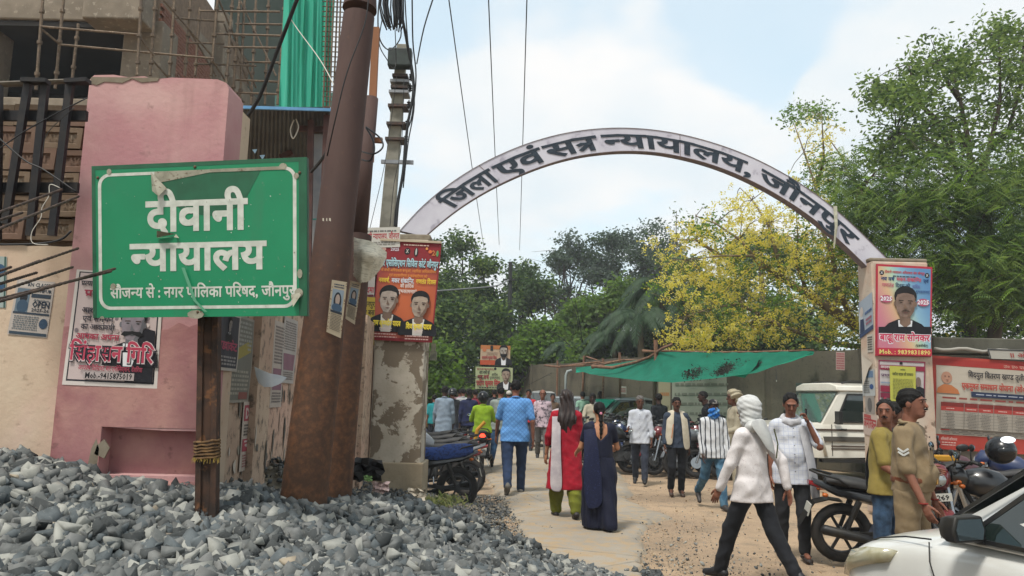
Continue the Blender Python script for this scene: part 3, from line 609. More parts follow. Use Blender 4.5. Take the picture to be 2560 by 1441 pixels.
def litter():
 def scrap(nm, lab, px, py, Y, s, m, cat, dark=False):
  c = W(px, py, Y); q = MB(); n = 6; V = [Vector(((i/n-.5)*s*1.6+random.uniform(-.1, .1)*s, random.uniform(-.3, .3)*s, (j/n-.5)*s+random.uniform(-.1, .1)*s)) for j in range(n+1) for i in range(n+1)]
  q.add(V, [(j*(n+1)+i, j*(n+1)+i+1, (j+1)*(n+1)+i+1, (j+1)*(n+1)+i) for j in range(n) for i in range(n)]); tag(obj(nm, q, m, loc=c), lab, cat)
 scrap('plastic_bag', 'crumpled pale pink plastic bag on the chippings left of the pillar plinth', 952, 1218, 7.6, .10, mat('pale_pink_plastic', '#b39c98', rough=.5), 'litter'); scrap('plastic_bag', 'crumpled off white bag on the chippings below the pillar plinth', 1042, 1236, 7.8, .11, mat('off_white_plastic', '#a59c8c', rough=.5), 'litter'); scrap('plastic_scrap', 'small lime green plastic scrap on the chippings', 920, 1196, 7.8, .05, mat('lime_plastic', '#7da060', rough=.5), 'litter')
 scrap('black_sheet', 'torn black plastic sheet half buried in the chippings beside the dark pole', 916, 1175, 7.9, .2, mat('black_sheet_plastic', '#101010', rough=.6), 'plastic sheet')
 q = MB(); q.loft([[Vector((x, y*r, z*r)) for y, z in ((-.05, -.03), (.05, -.03), (.04, .04), (-.04, .04))] for x, r in ((-.13, .7), (-.05, 1), (.08, .9), (.14, .6))]); g = G(2050, 1226); tag(obj('wood_offcut', q, mat('raw_wood_chunk', '#8a5e42', '#74492f', 9), loc=g+Vector((0, 0, .03)), bevel=.006), 'short reddish wood offcut lying on the sand behind the black motorbike', 'wood')
 V = []; Q = []; c = W(1108, 1235, 9.6)
 for k in range(170):
  b = c+Vector((random.gauss(0, .13), random.gauss(0, .2), -.12+random.uniform(-.02, .02))); h = random.uniform(.03, .12); d = Vector((random.uniform(-.05, .05), random.uniform(-.05, .05), h)); w = Vector((.004, .002, 0)); n = len(V); V += [b-w, b+w, b+d*.6+w*.6+Vector((0, 0, .0)), b+d+Vector((d.x, d.y, 0))]; Q.append((n, n+1, n+2, n+3))
 tag(obj('grass_tuft', np_mesh('grass_tuft', V, Q, mat('verge_grass', '#4a5a2c', '#6b6c40', 20))), 'tuft of green grass at the foot of the left gate pillar', 'grass', kind='stuff')
litter()
# ================================================================ printed sheets
def flat(h, rough=.6): return mat('print_'+h.strip('#'), h, rough=rough, spec=.3)
def skin_print(h):
 n = 'portrait_print_'+h.strip('#')
 if n in MATS: return MATS[n]
 c = C(h); t = NT(n); t.set(col=t.mix(t.ramp(t.noise(11, 4, .6), .3, .7), c, tuple(x*.62 for x in c[:3])+(1,)), rough=.6); MATS[n] = t.m; return t.m
class Sheet:
 "a poster or board: a thin sheet with print lying on it; layers sit a fraction of a millimetre apart"
 def __init__(s, name, label, cat, q, base, thick=.003, group=None, curl=0, frame=None, lift=.0006, parent=None, n=6):
  s.q = [Vector(p) for p in q]; c = sum(s.q, Vector())/4; s.o = c; s.fr0, s.nrm = quad_frame(*[p-c for p in s.q]) if 0 else quad_frame(*s.q)
  TL, TR, BR, BL = s.q; nm = s.nrm; s.curl = curl; s.seed = random.uniform(0, 9)
  def wob(u, v): return curl*(math.sin(u*5+s.seed)*math.cos(v*4+s.seed*2)+.5*math.sin(u*11+v*7+s.seed)) if curl else 0
  s.wob = wob; s.w = (TR-TL).length; s.h = (TL-BL).length
  s.fr = lambda u, v, l=0: s.fr0(u, v)-c+nm*(wob(u, v)+l)
  s.lift = lift; s.layer = 1
  m = MB(); k = 10 if curl else 1
  V = [s.fr(a/k, b/k) for b in range(k+1) for a in range(k+1)]; B = [v-nm*thick for v in V]; nV = len(V)
  Fs = [(b*(k+1)+a, b*(k+1)+a+1, (b+1)*(k+1)+a+1, (b+1)*(k+1)+a) for b in range(k) for a in range(k)]
  m.add(V+B, Fs+[tuple(i+nV for i in f)[::-1] for f in Fs]+[e for a in range(k) for e in ((a, a+nV, a+1+nV, a+1), (k*(k+1)+a, k*(k+1)+a+1, k*(k+1)+a+1+nV, k*(k+1)+a+nV), (a*(k+1), (a+1)*(k+1), (a+1)*(k+1)+nV, a*(k+1)+nV), (a*(k+1)+k, a*(k+1)+k+nV, (a+1)*(k+1)+k+nV, (a+1)*(k+1)+k))])
  s.root = thing(name, label, cat, tuple(c), 0, group)
  obj('sheet', m, base, s.root)
  s.parts = {}
 def part(s, nm): 
  if nm not in s.parts: s.parts[nm] = (MB(), [])
  return s.parts[nm]
 def _mi(s, P, col):
  m = flat(col) if isinstance(col, str) else col
  if m not in P[1]: P[1].append(m)
  return P[1].index(m)
 def poly(s, pts, col, nm='print'):
  P = s.part(nm); s.layer += 1; l = s.layer*s.lift; P[0].add([s.fr(u, v, l) for u, v in pts], [tuple(range(len(pts)))], s._mi(P, col)); return s
 def rect(s, u0, v0, u1, v1, col, nm='print', k=1):
  P = s.part(nm); s.layer += 1; l = s.layer*s.lift; k = 8 if s.curl else k
  P[0].add([s.fr(u0+(u1-u0)*a/k, v0+(v1-v0)*b/k, l) for b in range(k+1) for a in range(k+1)], [(b*(k+1)+a, b*(k+1)+a+1, (b+1)*(k+1)+a+1, (b+1)*(k+1)+a) for b in range(k) for a in range(k)], s._mi(P, col)); return s
 def text(s, t, u0, u1, v, h, col, bold=.02, align='fit', nm='lettering', res=1):
  P = s.part(nm); s.layer += 1; l = s.layer*s.lift
  if align == 'fit': lettering(P[0], t, lambda u, w: s.fr(u, w, l), u0, u1, v, h, bold, s._mi(P, col), 'fit', res)
  else:
   asp = s.h/s.w; lettering(P[0], t, lambda u, w: s.fr(u, w/asp, l), u0, u1, v*asp, h*asp, bold, s._mi(P, col), align, res)
  return s
 def lines(s, u0, u1, v0, v1, n, col, nm='print', fill=.55):
  "rows of print too small to read"
  P = s.part(nm); s.layer += 1; l = s.layer*s.lift; mi = s._mi(P, col); dv = (v1-v0)/n
  for i in range(n):
   u = u0+random.uniform(0, .02)
   while u < u1-.02:
    w = random.uniform(.02, .09)*(u1-u0)*1.5; e = min(u+w, u1); v = v0+(i+.5)*dv
    P[0].add([s.fr(u, v-dv*fill/2, l), s.fr(e, v-dv*fill/2, l), s.fr(e, v+dv*fill/2, l), s.fr(u, v+dv*fill/2, l)], [(0, 1, 2, 3)], mi); u = e+.018*(u1-u0)*1.5
  return s
 def ov(s, cu, cv, ru, rv, col, nm='print', n=20, a0=0, a1=2*PI):
  asp = s.h/s.w
  return s.poly([(cu+ru*math.cos(a0+(a1-a0)*i/n), cv+rv*math.sin(a0+(a1-a0)*i/n)) for i in range(n if a1-a0 > 6 else n+1)], col, nm)
 def portrait(s, cu, v0, sz, skin='#8c7468', coat='#17181d', hair='#141416', tache=True, beard=False, nm='portrait', shirt='#d5d6d8', grey=False):
  "plain head and shoulders in a lawyer's coat; sz = height as a share of the sheet height"
  k = sz; a = s.h/s.w; U = lambda x: cu+x*k*a; Vv = lambda y: v0+y*k
  sh = skin_print('#745c4c' if not grey else '#66666c'); skin = skin_print(skin); cu += 0
  s.poly([(U(-.42), Vv(0)), (U(.42), Vv(0)), (U(.40), Vv(.20)), (U(.30), Vv(.30)), (U(.12), Vv(.38)), (U(-.12), Vv(.38)), (U(-.30), Vv(.30)), (U(-.40), Vv(.20))], coat, nm)
  s.poly([(U(-.10), Vv(0)), (U(.10), Vv(0)), (U(.13), Vv(.36)), (U(-.13), Vv(.36))], shirt, nm)
  s.poly([(U(-.10), Vv(.30)), (U(0), Vv(.22)), (U(.10), Vv(.30)), (U(.09), Vv(.50)), (U(-.09), Vv(.50))], sh, nm)
  s.ov(U(0), Vv(.80), .205*k*a, .19*k, hair, nm)
  for e in (-1, 1): s.ov(U(.185*e), Vv(.66), .025*k*a, .05*k, sh, nm, 8)
  s.poly([(U(x), Vv(y)) for x, y in ((-.09, .43), (0, .405), (.09, .43), (.15, .52), (.175, .64), (.175, .78), (.13, .86), (-.13, .86), (-.175, .78), (-.175, .64), (-.15, .52))], skin, nm)
  s.poly([(U(x), Vv(y)) for x, y in ((-.18, .74), (-.15, .83), (0, .87), (.15, .83), (.18, .74), (.19, .86), (.1, .95), (-.1, .95), (-.19, .86))], hair, nm)
  s.poly([(U(x), Vv(y)) for x, y in ((.02, .42), (.09, .43), (.15, .52), (.175, .64), (.175, .78), (.14, .74), (.12, .60))], sh, nm)
  for e in (-1, 1):
   s.poly([(U(e*.035), Vv(.713)), (U(e*.13), Vv(.708)), (U(e*.12), Vv(.728)), (U(e*.045), Vv(.73))], '#3a2c25', nm)
   s.ov(U(e*.08), Vv(.685), .034*k*a, .016*k, sh, nm, 10); s.ov(U(e*.08), Vv(.682), .022*k*a, .009*k, '#2c211b', nm, 8)
  s.poly([(U(-.02), Vv(.68)), (U(-.035), Vv(.575)), (U(0), Vv(.56)), (U(.035), Vv(.575)), (U(.012), Vv(.6))], sh, nm)
  s.poly([(U(-.055), Vv(.50)), (U(0), Vv(.485)), (U(.055), Vv(.50)), (U(.0), Vv(.512))], '#5a3b36' if not grey else '#4a4a4e', nm)
  if beard: s.poly([(U(x), Vv(y)) for x, y in ((-.17, .64), (-.13, .54), (-.06, .545), (.06, .545), (.13, .54), (.17, .64), (.16, .47), (.09, .37), (-.09, .37), (-.16, .47))], hair, nm)
  if tache: s.poly([(U(x), Vv(y)) for x, y in ((-.08, .515), (-.03, .52), (0, .525), (.03, .52), (.08, .515), (.05, .54), (0, .548), (-.05, .54))], '#3a2c25', nm)
  return s
 def end(s):
  for nm, (m, ms) in s.parts.items():
   if m.v:
    o = obj(nm, m, ms, s.root)
    if nm in ('worn_film', 'crowd_print', 'print'): o['kind'] = 'stuff'
  return s.root
def rotq(cx, cy): pass
def wall_quad(px0, py0, px1, py1, off=.006):
 "a rectangle on the side wall from pixel corners: (px0,py0) top left, (px1,py1) bottom right"
 def hit(px, py):
  d = _F + _R*((px-1280)/F_PX) + _U*((720.5-py)/F_PX); s = WXS
  # x = -1.40+off + s*(y-3.8)
  t = (WX0+off-3.8*s-0)/(d.x-s*d.y); return CAM+d*t
 A, B = hit(px0, py0), hit(px1, py1); top = A.z; bot = hit(px0, py1).z if 0 else B.z
 A2 = Vector((B.x, B.y, A.z)); return [A, A2, B, Vector((A.x, A.y, B.z))]
# ================================================================ the green direction sign
def sign():
 Y0, Y1 = 3.34, 3.22
 q = [W(229, 416, Y0), W(766, 393, Y1), W(767, 790, Y1), W(233, 795, Y0)]
 t = NT('green_reflective_sheet'); nz = t.noise(3.5, 6, .6); col = t.mix(t.ramp(nz, .3, .7), C('#02714a'), C('#04784f')); col = t.mix(t.ramp(t.noise(40, 4), .66, .72, 0, .6), col, C('#4d7a5e'))
 st = t.noise(5, 6, .6, co=t.mapv((1.2, 1, .25))); col = t.mix(t.ramp(st, .6, .8, 0, .35), col, C('#3e5a48')); t.set(col=col, rough=.45, spec=.4); GR = t.m
 s = Sheet('direction_sign', 'green Hindi direction sign with white border and peeling film on a rusty post', 'sign', q, GR, .004, lift=.00018)
 WT = mat('reflective_white', '#b9bdb4', '#a8aca2', 25, .5); DG = mat('dark_green_old_film', '#0d4a30', '#115438', 12, .6); BG = mat('aged_film_grey', '#8e8c7c', '#777565', 18, .7, c3='#5d4f3c', s3=60)
 a = s.w/s.h
 # older darker film left at the top right, edge strip, then border
 s.poly([(.0, 1), (0, .955), (.5, .965), (1, .965), (1, .0), (.965, 0), (.962, .93), (.93, .97), (.5, 1)][::1] if 0 else [(.30, .94), (.80, .94), (.76, .84), (.73, .76), (.68, .69), (.58, .64), (.45, .66), (.36, .76)], DG, 'old_film')
 s.rect(.965, .0, 1, 1, DG, 'old_film'); s.rect(0, .972, 1, 1, DG, 'old_film'); s.rect(0, 0, .018, 1, DG, 'old_film')
 # border ring, 10 mm wide with rounded corners
 P = s.part('border'); mi = s._mi(P, WT); s.layer += 1; l = s.layer*s.lift
 def ring(x0, y0, x1, y1, r):
  o = []
  for cx, cy, a0 in ((x1-r, y1-r*a, 0), (x0+r, y1-r*a, 90), (x0+r, y0+r*a, 180), (x1-r, y0+r*a, 270)):
   for k in range(7): g = R(a0+k*15); o.append((cx+r*math.cos(g), cy+r*a*math.sin(g)))
  return o
 o = ring(.030, .05, .955, .945, .055); i = ring(.046, .07, .939, .925, .042); n = len(o)
 P[0].add([s.fr(u, v, l) for u, v in o+i], [(k, (k+1) % n, (k+1) % n+n, k+n) for k in range(n)], mi)
 s.text('दीवानी', .262, .725, .555, .185, WT, .032, res=3)
 s.text('न्यायालय', .185, .81, .30, .165, WT, .032, res=3)
 s.text('सौजन्य से : नगर पालिका परिषद, जौनपुर', .085, .945, .125, .062, WT, .022, res=2)
 # brownish old film that covers parts of the letters and the border
 for pts in ([(.300, .865), (.56, .925), (.56, .945), (.30, .945)], [(.56, .925), (.9, .925), (.9, .946), (.56, .946)]): s.poly(pts, BG, 'worn_film')
 for cu, cv, ru, rv in ((.085, .955, .012, .022), (.895, .945, .018, .022), (.1, .2, .014, .02), (.045, .0, .01, .01), (.49, .015, .04, .028), (.955, .88, .012, .02), (.965, .14, .02, .03), (.97, .26, .012, .03)): s.ov(cu, cv, ru, rv, BG, 'worn_film', 9)
 for k in range(50):
  cu, cv = random.uniform(.04, .96), random.uniform(.05, .95); r = random.uniform(.0012, .0035); s.ov(cu, cv, r, r*a, BG if k % 3 else WT, 'worn_film', 6)
 s.poly([(.43, .31), (.445, .31), (.50, .10), (.55, .03), (.535, .03), (.485, .10)], mat('scratch_green', '#4d8b6c', rough=.5), 'worn_film')
 root = s.end(); fr = s.fr
 def peel(vs, fs): P_ = MB(); P_.add(vs, fs); obj('peeled_film', P_, BG, root)
 peel([fr(.285, .945, .004), fr(.36, .83, .006), fr(.335, .77, .03), fr(.315, .80, .045)], [(0, 1, 2), (0, 2, 3)]); peel([fr(.31, .51, .004), (fr(.40, .53, .002)), fr(.42, .50, .01), fr(.33, .545, .035), fr(.335, .50, .03), fr(.40, .505, .02)], [(0, 1, 3), (1, 2, 5), (0, 5, 4)]); peel([fr(.93, .13, .004), fr(.985, .15, .002), fr(.95, .05, .03)], [(0, 1, 2)])
 FR = MB(); c = s.o
 for (a_, b_) in (((.0, .02), (1, .02)), ((0, .98), (1, .98)), ((.01, 0), (.01, 1)), ((.99, 0), (.99, 1)), ((0, .5), (1, .5))): FR.bar(fr(*a_, -.014), fr(*b_, -.014), .022, .018, s.nrm)
 obj('angle_frame', FR, mat('frame_green_paint', '#1c4a38', '#3a4a3c', 14, .6), root)
 for u, v in ((.49, .965), (.50, .03), (.03, .92), (.97, .9)): bolts = MB(); bolts.ell(fr(u, v, .002), (.007, .004, .007), 8, 5); obj('bolt', bolts, mat('bolt_rust', '#5b4a3a', rough=.7, metal=.5), root)
 p = MB(); a0 = W(512, 1300, 3.36)-c; b0 = W(522, 600, 3.40)-c; w = .075; pm = mat('rusted_post', '#2e2520', '#4a3529', 11, .8, .3, bump=.5, bdist=.004, c3='#6d4a30', s3=24)
 ex = Vector((1, .12, 0)).normalized(); ey = Vector((-.12, 1, 0)).normalized()
 prof = [(-.042, 0), (.042, 0), (.042, .006), (.012, .008), (.012, .06), (.042, .062), (.042, .068), (-.042, .068), (-.042, .062), (.0, .06), (.0, .008), (-.042, .006)]
 prof = [(-.042, -.0), (-.02, -.0), (-.016, .012), (.016, .012), (.02, 0), (.042, 0), (.042, .07), (-.042, .07)]
 p.loft([[q_+ex*x+ey*y for x, y in prof] for q_ in (a0, b0)]); obj('post', p, pm, root)
 rm = mat('coir_rope', '#6d5334', '#4f3b26', 30, .95, bump=.8, bdist=.004)
 r = MB(); z0 = W(512, 1105, 3.36); z1 = W(512, 1145, 3.36)
 for k in range(6):
  cz = z0.lerp(z1, k/5)-c+ey*.035; a1 = [cz+ex*(.052*math.cos(g))+ey*(.046*math.sin(g))+Vector((0, 0, random.uniform(-.003, .003)+.006*math.cos(g))) for g in [2*PI*j/14 for j in range(15)]]; r.tube(a1, .0055, 6)
 obj('rope_binding', r, rm, root)
 r = MB()
 for k in range(26):
  g = random.uniform(PI, 2*PI); b1 = z1-c+ey*.035+ex*(.055*math.cos(g))+ey*(.048*math.sin(g)); r.tube([b1, b1+Vector((random.uniform(-.012, .012), -.004, -random.uniform(.008, .026)))], .0009, 3)
 obj('rope_frays', r, mat('straw', '#a08742', rough=.9), root)
sign()
# ================================================================ rusty tubular poles
def rust_mat():
 t = NT('rusted_steel_pole'); z = t.sep()[2]; big = t.noise(1.8, 6, .6, co=t.mapv((2, 2, .6))); fine = t.noise(26, 6, .7); st = t.noise(16, 5, .6, co=t.mapv((1, 1, .06)))
 col = t.mix(t.ramp(big, .35, .65), C('#4e3c37'), C('#423330')); low = t.mix(t.ramp(fine, .4, .7), C('#4a3629'), C('#684630'))
 h = t.ramp(t.math('ADD', z, t.math('MULTIPLY', t.noise(2.2, 5), 1.2)), 1.0, 2.4, 0, 1); col = t.mix(h, low, col)
 col = t.mix(t.ramp(st, .55, .8, 0, .5), col, C('#2f211c')); col = t.mix(t.ramp(fine, .62, .75, 0, .5), col, C('#7a5a42')); t.bump(fine, .5, .004); t.set(col=col, rough=.78, metal=.15, spec=.3); return t.m
RUST = rust_mat()
def rust_poles():
 A = W(754, 1300, 3.95); B = W(927, -220, 4.25)
 d = (B-A).normalized(); q = MB(); L = (B-A).length; N = 30
 r = [.116-.034*(i/N) for i in range(N+1)]
 zt = (W(890, 20, 4.2)-A).length/L
 q.tube([d*(L*i/N) for i in range(N+1) if i/N < zt], [x for i, x in enumerate(r) if i/N < zt], 36); root = thing('steel_pole', 'leaning rusty tubular steel pole right of the green sign', 'pole', tuple(A))
 obj('shaft', q, RUST, root, auto=35); q = MB(); q.tube([d*(L*(zt-.004)), d*(L*(zt+.008)), d*(L*(zt+.03)), d*L*1.05], [.098, .093, .083, .076], 32); obj('upper_shaft', q, RUST, root, auto=50)
 m = MB(); c0 = W(824, 565, 4.0)-A; 
 for px, w in ((818, .008), (827, .006), (834, .01)): p0 = W(px, 563, 4.02)-A+Vector((0, -.105, 0)); m.add([p0, p0+Vector((w, 0, -.004)), p0+Vector((w*.8, 0, .012)), p0+Vector((0, 0, .014))], [(0, 1, 2, 3)])
 obj('paper_scrap', m, flat('#b9b2a2'), root)
 A2 = W(834, 1300, 4.35); B2 = W(897, 590, 4.5); d2 = (B2-A2).normalized(); L2 = (B2-A2).length; q = MB(); q.tube([d2*(L2*i/12) for i in range(13)], [.088-.012*i/12 for i in range(13)], 32)
 root2 = thing('steel_pole', 'shorter dark rusty pole standing right behind the leaning steel pole', 'pole', tuple(A2)); obj('shaft', q, RUST, root2, auto=35)
 q = MB(); q.tube([d2*L2*.98, d2*(L2*1.55)], [.05, .045], 14); obj('upper_shaft', q, RUST, root2, smooth=True)
 pk = MB(); a = W(925, 405, 4.62); b = W(940, 70, 4.62); pk.bar((0, 0, 0), b-a, .045, .03, (0, 1, 0)); pm = mat('tan_plank', '#8e6244', '#7a5238', 5, .8, stretch=(1, 1, .15)); tag(obj('wooden_plank', pk, pm, loc=a), 'tan wooden plank tied upright behind the tops of the rusty poles', 'plank')
 pk = MB(); a = W(920, 350, 4.6); b = W(956, 352, 4.6); pk.bar((0, 0, 0), b-a, .03, .03); tag(obj('wooden_peg', pk, pm, loc=a), 'short wooden peg sticking out right of the tan plank', 'peg')
 # small stickers wrapped on the poles
 for nm, A_, B_, px0, px1, py0, py1, Y, lab in (('f', A, B, 822, 868, 700, 842, 3.90, 'narrow coaching class handbill with a woman pictured, stuck on the leaning steel pole'), ('b', A2, B2, 868, 903, 702, 808, 4.27, 'narrow coaching class handbill stuck on the shorter dark pole')):
  s = Sheet('handbill', lab, 'handbill', [W(px0+8, py0, Y), W(px1, py0+6, Y+.035), W(px1-16, py1+4, Y+.035), W(px0-6, py1-12, Y)], flat('#a79a84'), .001, 'coaching class handbills on the poles', lift=.0003)
  s.lines(.18, .85, .86, .95, 2, '#3b4450'); s.rect(.12, .45, .86, .84, '#7e8b96'); s.ov(.5, .62, .26, .17, '#23262c', 'portrait'); s.ov(.5, .65, .15, .10, '#9a8a80', 'portrait'); s.ov(.5, .5, .34, .08, '#3c5166', 'portrait'); s.rect(.1, .40, .88, .44, '#2b323c'); s.lines(.14, .86, .08, .38, 11, '#5d564c')
  for k in range(26): s.ov(.04 if k % 2 else .94, random.uniform(.02, .98), .03, .012, '#6b4c34', n=6)
  s.end()
rust_poles()
# ================================================================ posters round the left gateway
def left_posters():
 Y = 3.796
 s = Sheet('election_poster', 'large lawyer election poster with moustached portrait and pink name on the pink pillar', 'poster', [W(192, 674, Y), W(411, 690, Y), W(392, 972, Y), W(155, 962, Y)], flat('#c4bcb6'), .001, curl=.0012, lift=.00012)
 s.rect(.035, .035, .965, .985, '#26262e'); s.rect(.05, .05, .95, .975, '#b9a9a6')
 for k in range(46): cu, cv = random.uniform(.08, .92), random.uniform(.42, .66); s.ov(cu, cv, .022, .02, random.choice(('#a08f8c', '#8d7f80', '#c4b7b2', '#776c70')), 'crowd_print', 8)
 s.poly([(.66, .05), (.95, .05), (.95, .50), (.84, .52), (.74, .44), (.62, .38), (.54, .36), (.52, .24), (.60, .12)], '#1b1b22')
 s.text('प्रत्याशी अध्यक्ष पद', .08, .60, .865, .038, '#22202a', .03); s.text('प्रथम', .13, .40, .775, .05, '#8e2f42', .035); s.text('(०१)', .24, .40, .70, .045, '#8e2f42', .03)
 s.text('आशीर्वाद', .12, .40, .63, .042, '#2b2a34', .02); s.text('एवं समर्थन', .14, .48, .555, .042, '#2b2a34', .02); s.text('का आकांक्षी', .13, .50, .485, .042, '#2b2a34', .02); s.text('आपका अपना', .09, .56, .40, .045, '#9a3448', .03)
 s.portrait(.70, .18, .55, '#8a8088', '#15151b', grey=True, tache=False); s.poly([(.575, .455), (.61, .485), (.66, .485), (.70, .49), (.74, .485), (.79, .485), (.825, .455), (.78, .44), (.70, .462), (.62, .44)], '#141417', 'portrait')
 s.text('सिंहासन गिरि', .045, .955, .212, .125, '#23202a', .075); s.text('सिंहासन गिरि', .05, .945, .217, .125, '#c7b9b8', .055); s.text('सिंहासन गिरि', .05, .94, .22, .122, '#a83a50', .03, res=2)
 s.text('अध्यक्ष डिस्ट्रिक्ट बार एसोसिएशन, देवरिया', .16, .84, .135, .036, '#9a3e50', .02)
 s.rect(.22, .058, .76, .122, '#a59a98'); s.text('Mob.-9415875019', .24, .74, .066, .045, '#131318', .02); s.end()
 Y = 3.8965
 s = Sheet('notice', 'blue and white coaching class notice on the cream wall reading OPEN 2025-26', 'notice', [W(44, 697, Y), W(138, 706, Y), W(117, 846, Y), W(18, 836, Y)], flat('#a59d96'), .001, curl=.001, lift=.00015)
 s.rect(.06, .86, .96, .97, '#b3aca4'); s.text('RN CLASSES', .3, .95, .885, .06, '#25303c', .03); s.rect(.06, .42, .40, .84, '#5a6a76'); s.ov(.25, .68, .10, .10, '#1d2126', 'portrait'); s.ov(.25, .52, .15, .12, '#34495c', 'portrait')
 s.text('JAUNPUR', .45, .95, .79, .05, '#25303c', .03); s.rect(.44, .69, .95, .76, '#2a3744'); s.text('Admission', .52, .92, .63, .035, '#30404d', .01); s.text('OPEN', .5, .96, .52, .10, '#1f2c3a', .035); s.text('2025-26', .5, .96, .445, .05, '#25303c', .025); s.rect(.04, .385, .98, .42, '#2a3744')
 s.lines(.08, .72, .1, .36, 7, '#5d6468'); s.ov(.86, .24, .11, .09, '#2d4156'); s.rect(.04, .02, .98, .07, '#2f3d49'); s.end()
 s = Sheet('notice', 'strip of green edged notice cut by the left frame edge on the cream wall', 'notice', [W(-40, 640, Y), W(17, 642, Y), W(14, 770, Y), W(-40, 768, Y)], flat('#8e9a96'), .001, lift=.0004); s.rect(.9, 0, .97, 1, '#2a4a44'); s.ov(.7, .75, .25, .1, '#2b4a66'); s.ov(.75, .4, .2, .08, '#2b4a66'); s.end()
 # the side wall, seen at a slant
 def sl(nm, lab, px0, py0, px1, py1, base, fn, off=.008, curl=.0):
  s = Sheet(nm, lab, 'poster', wall_quad(px0, py0, px1, py1, off), flat(base), .001, 'weathered posters on the side wall', curl=curl, lift=.0005); fn(s); s.end()
 def dark(s): s.rect(.05, .05, .95, .95, '#33343c'); s.text('एडवोकेट', .1, .9, .35, .13, '#9a4058', .03); s.lines(.1, .9, .08, .26, 3, '#8e8a88'); s.portrait(.55, .5, .42, '#8d8580', grey=True)
 sl('poster', 'dark election poster nearest the sign post on the side wall, its lower edge curling', 545, 770, 592, 930, '#aba49b', dark, .02, .004)
 def yel(s): s.rect(.04, .03, .96, .97, '#6d6c64'); s.poly([(.1, .55), (.9, .75), (.9, .6), (.1, .42)], '#8f8444'); s.lines(.1, .9, .6, .95, 7, '#90908a'); s.lines(.1, .9, .08, .38, 6, '#989488'); s.rect(.5, .04, .9, .12, '#7e4a44')
 sl('poster', 'grey weathered poster with a faded yellow band on the side wall', 577, 780, 622, 1006, '#8f8a80', yel, .012, .003)
 def sos(s): s.rect(.06, .72, .94, .95, '#9c4450'); s.text('DDS', .15, .85, .76, .13, '#c0b2ac', .04); s.lines(.1, .9, .5, .68, 4, '#55504c'); s.rect(.06, .28, .94, .46, '#9c4450'); s.text('न', .2, .8, .31, .12, '#c0b2ac', .03); s.lines(.1, .9, .05, .24, 5, '#8e5a58')
 sl('poster', 'white and red handbill low on the side wall lettered DDS', 610, 1005, 636, 1168, '#b3a79b', sos, .01)
 def tall(s): s.lines(.1, .9, .5, .95, 12, '#6d6462'); s.rect(.1, .2, .9, .45, '#7c5a66'); s.lines(.1, .9, .05, .18, 4, '#6d6462')
 sl('poster', 'tall pale poster beyond the wall pilaster above the gravel', 688, 800, 702, 1018, '#a59a90', tall, .01)
 sl('poster', 'tall torn poster with grey print nearest the rusty pole on the side wall', 712, 790, 735, 960, '#a09a94', tall, .012, .004)
 sl('poster', 'upper pale poster peeling beside the pilaster of the side wall', 655, 790, 664, 900, '#a08a7c', tall, .012)
 # torn flakes of older paper
 tm = [flat('#a89e90'), flat('#5d5a52'), flat('#47443e'), flat('#8f8779'), flat('#b9b0a2')]; m = MB(); V0 = Vector((-1.5, 4, 1.5))
 for k in range(85):
  y = random.uniform(4.2, 10.5) if k % 3 else random.uniform(4.2, 6.2); z = random.uniform(1.15, 2.3) if k % 4 else random.uniform(1.1, 1.6); w = random.uniform(.01, .05); h = random.uniform(.02, .16); x = wall_x(y)+.002+.05*(1 if (4.55 < y < 4.85 or 7.2 < y < 7.6 or 9.2 < y < 9.5) else 0)+random.uniform(.001, .004); n = 7
  m.add([Vector((x-(w*math.cos(2*PI*i/n)*random.uniform(.5, 1))*.108, y+w*math.cos(2*PI*i/n)*random.uniform(.5, 1), z+h*math.sin(2*PI*i/n)*random.uniform(.5, 1)))-V0 for i in range(n)], [tuple(range(n))], random.randrange(5))
 tag(obj('torn_paper_scraps', m, tm, loc=V0), 'torn flakes of old paper all over the dirty cream side wall', 'paper scraps', kind='stuff')
 m = MB(); A = W(640, 918, 4.3); P = lambda px, py, Y: W(px, py, Y)-A
 rows = [[P(636, 917, 4.33), P(655, 926, 4.30), P(675, 934, 4.29), P(698, 938, 4.30), P(717, 944, 4.32)], [P(640, 940, 4.32), P(655, 948, 4.28), P(678, 951, 4.27), P(698, 951, 4.29), P(712, 950, 4.31)], [P(646, 958, 4.31), P(660, 968, 4.27), P(680, 968, 4.26), P(696, 962, 4.28), P(706, 956, 4.30)]]
 m.add([p for r in rows for p in r], [(i*5+j, i*5+j+1, (i+1)*5+j+1, (i+1)*5+j) for i in range(2) for j in range(4)]); o = obj('loose_paper', m, mat('white_paper', '#d2d6d8', '#c2cad2', 9), smooth=True, loc=A); tag(o, 'loose white sheet flapping from the side wall left of the rusty poles', 'paper')
 m = MB(); A = W(885, 600, 4.15); P = lambda px, py, Y: W(px, py, Y)-A
 rows = [[P(884, 594, 4.3), P(910, 598, 4.28), P(940, 608, 4.3), P(968, 632, 4.4)], [P(884, 630, 4.26), P(905, 632, 4.18), P(935, 640, 4.2), P(966, 645, 4.38)], [P(884, 668, 4.3), P(902, 665, 4.2), P(925, 672, 4.24), P(955, 668, 4.36)], [P(884, 690, 4.3), P(900, 708, 4.22), P(918, 706, 4.26), P(938, 690, 4.36)]]
 n = 14; V = []
 for b in range(n+1):
  for a in range(n+1):
   u, v = a/n*3, b/n*3; i, j = min(int(u), 2), min(int(v), 2); fu, fv = u-i, v-j; p = (rows[j][i]*(1-fu)+rows[j][i+1]*fu)*(1-fv)+(rows[j+1][i]*(1-fu)+rows[j+1][i+1]*fu)*fv
   V.append(p+Vector((random.uniform(-.002, .002), random.uniform(-.007, .007), random.uniform(-.003, .003))))
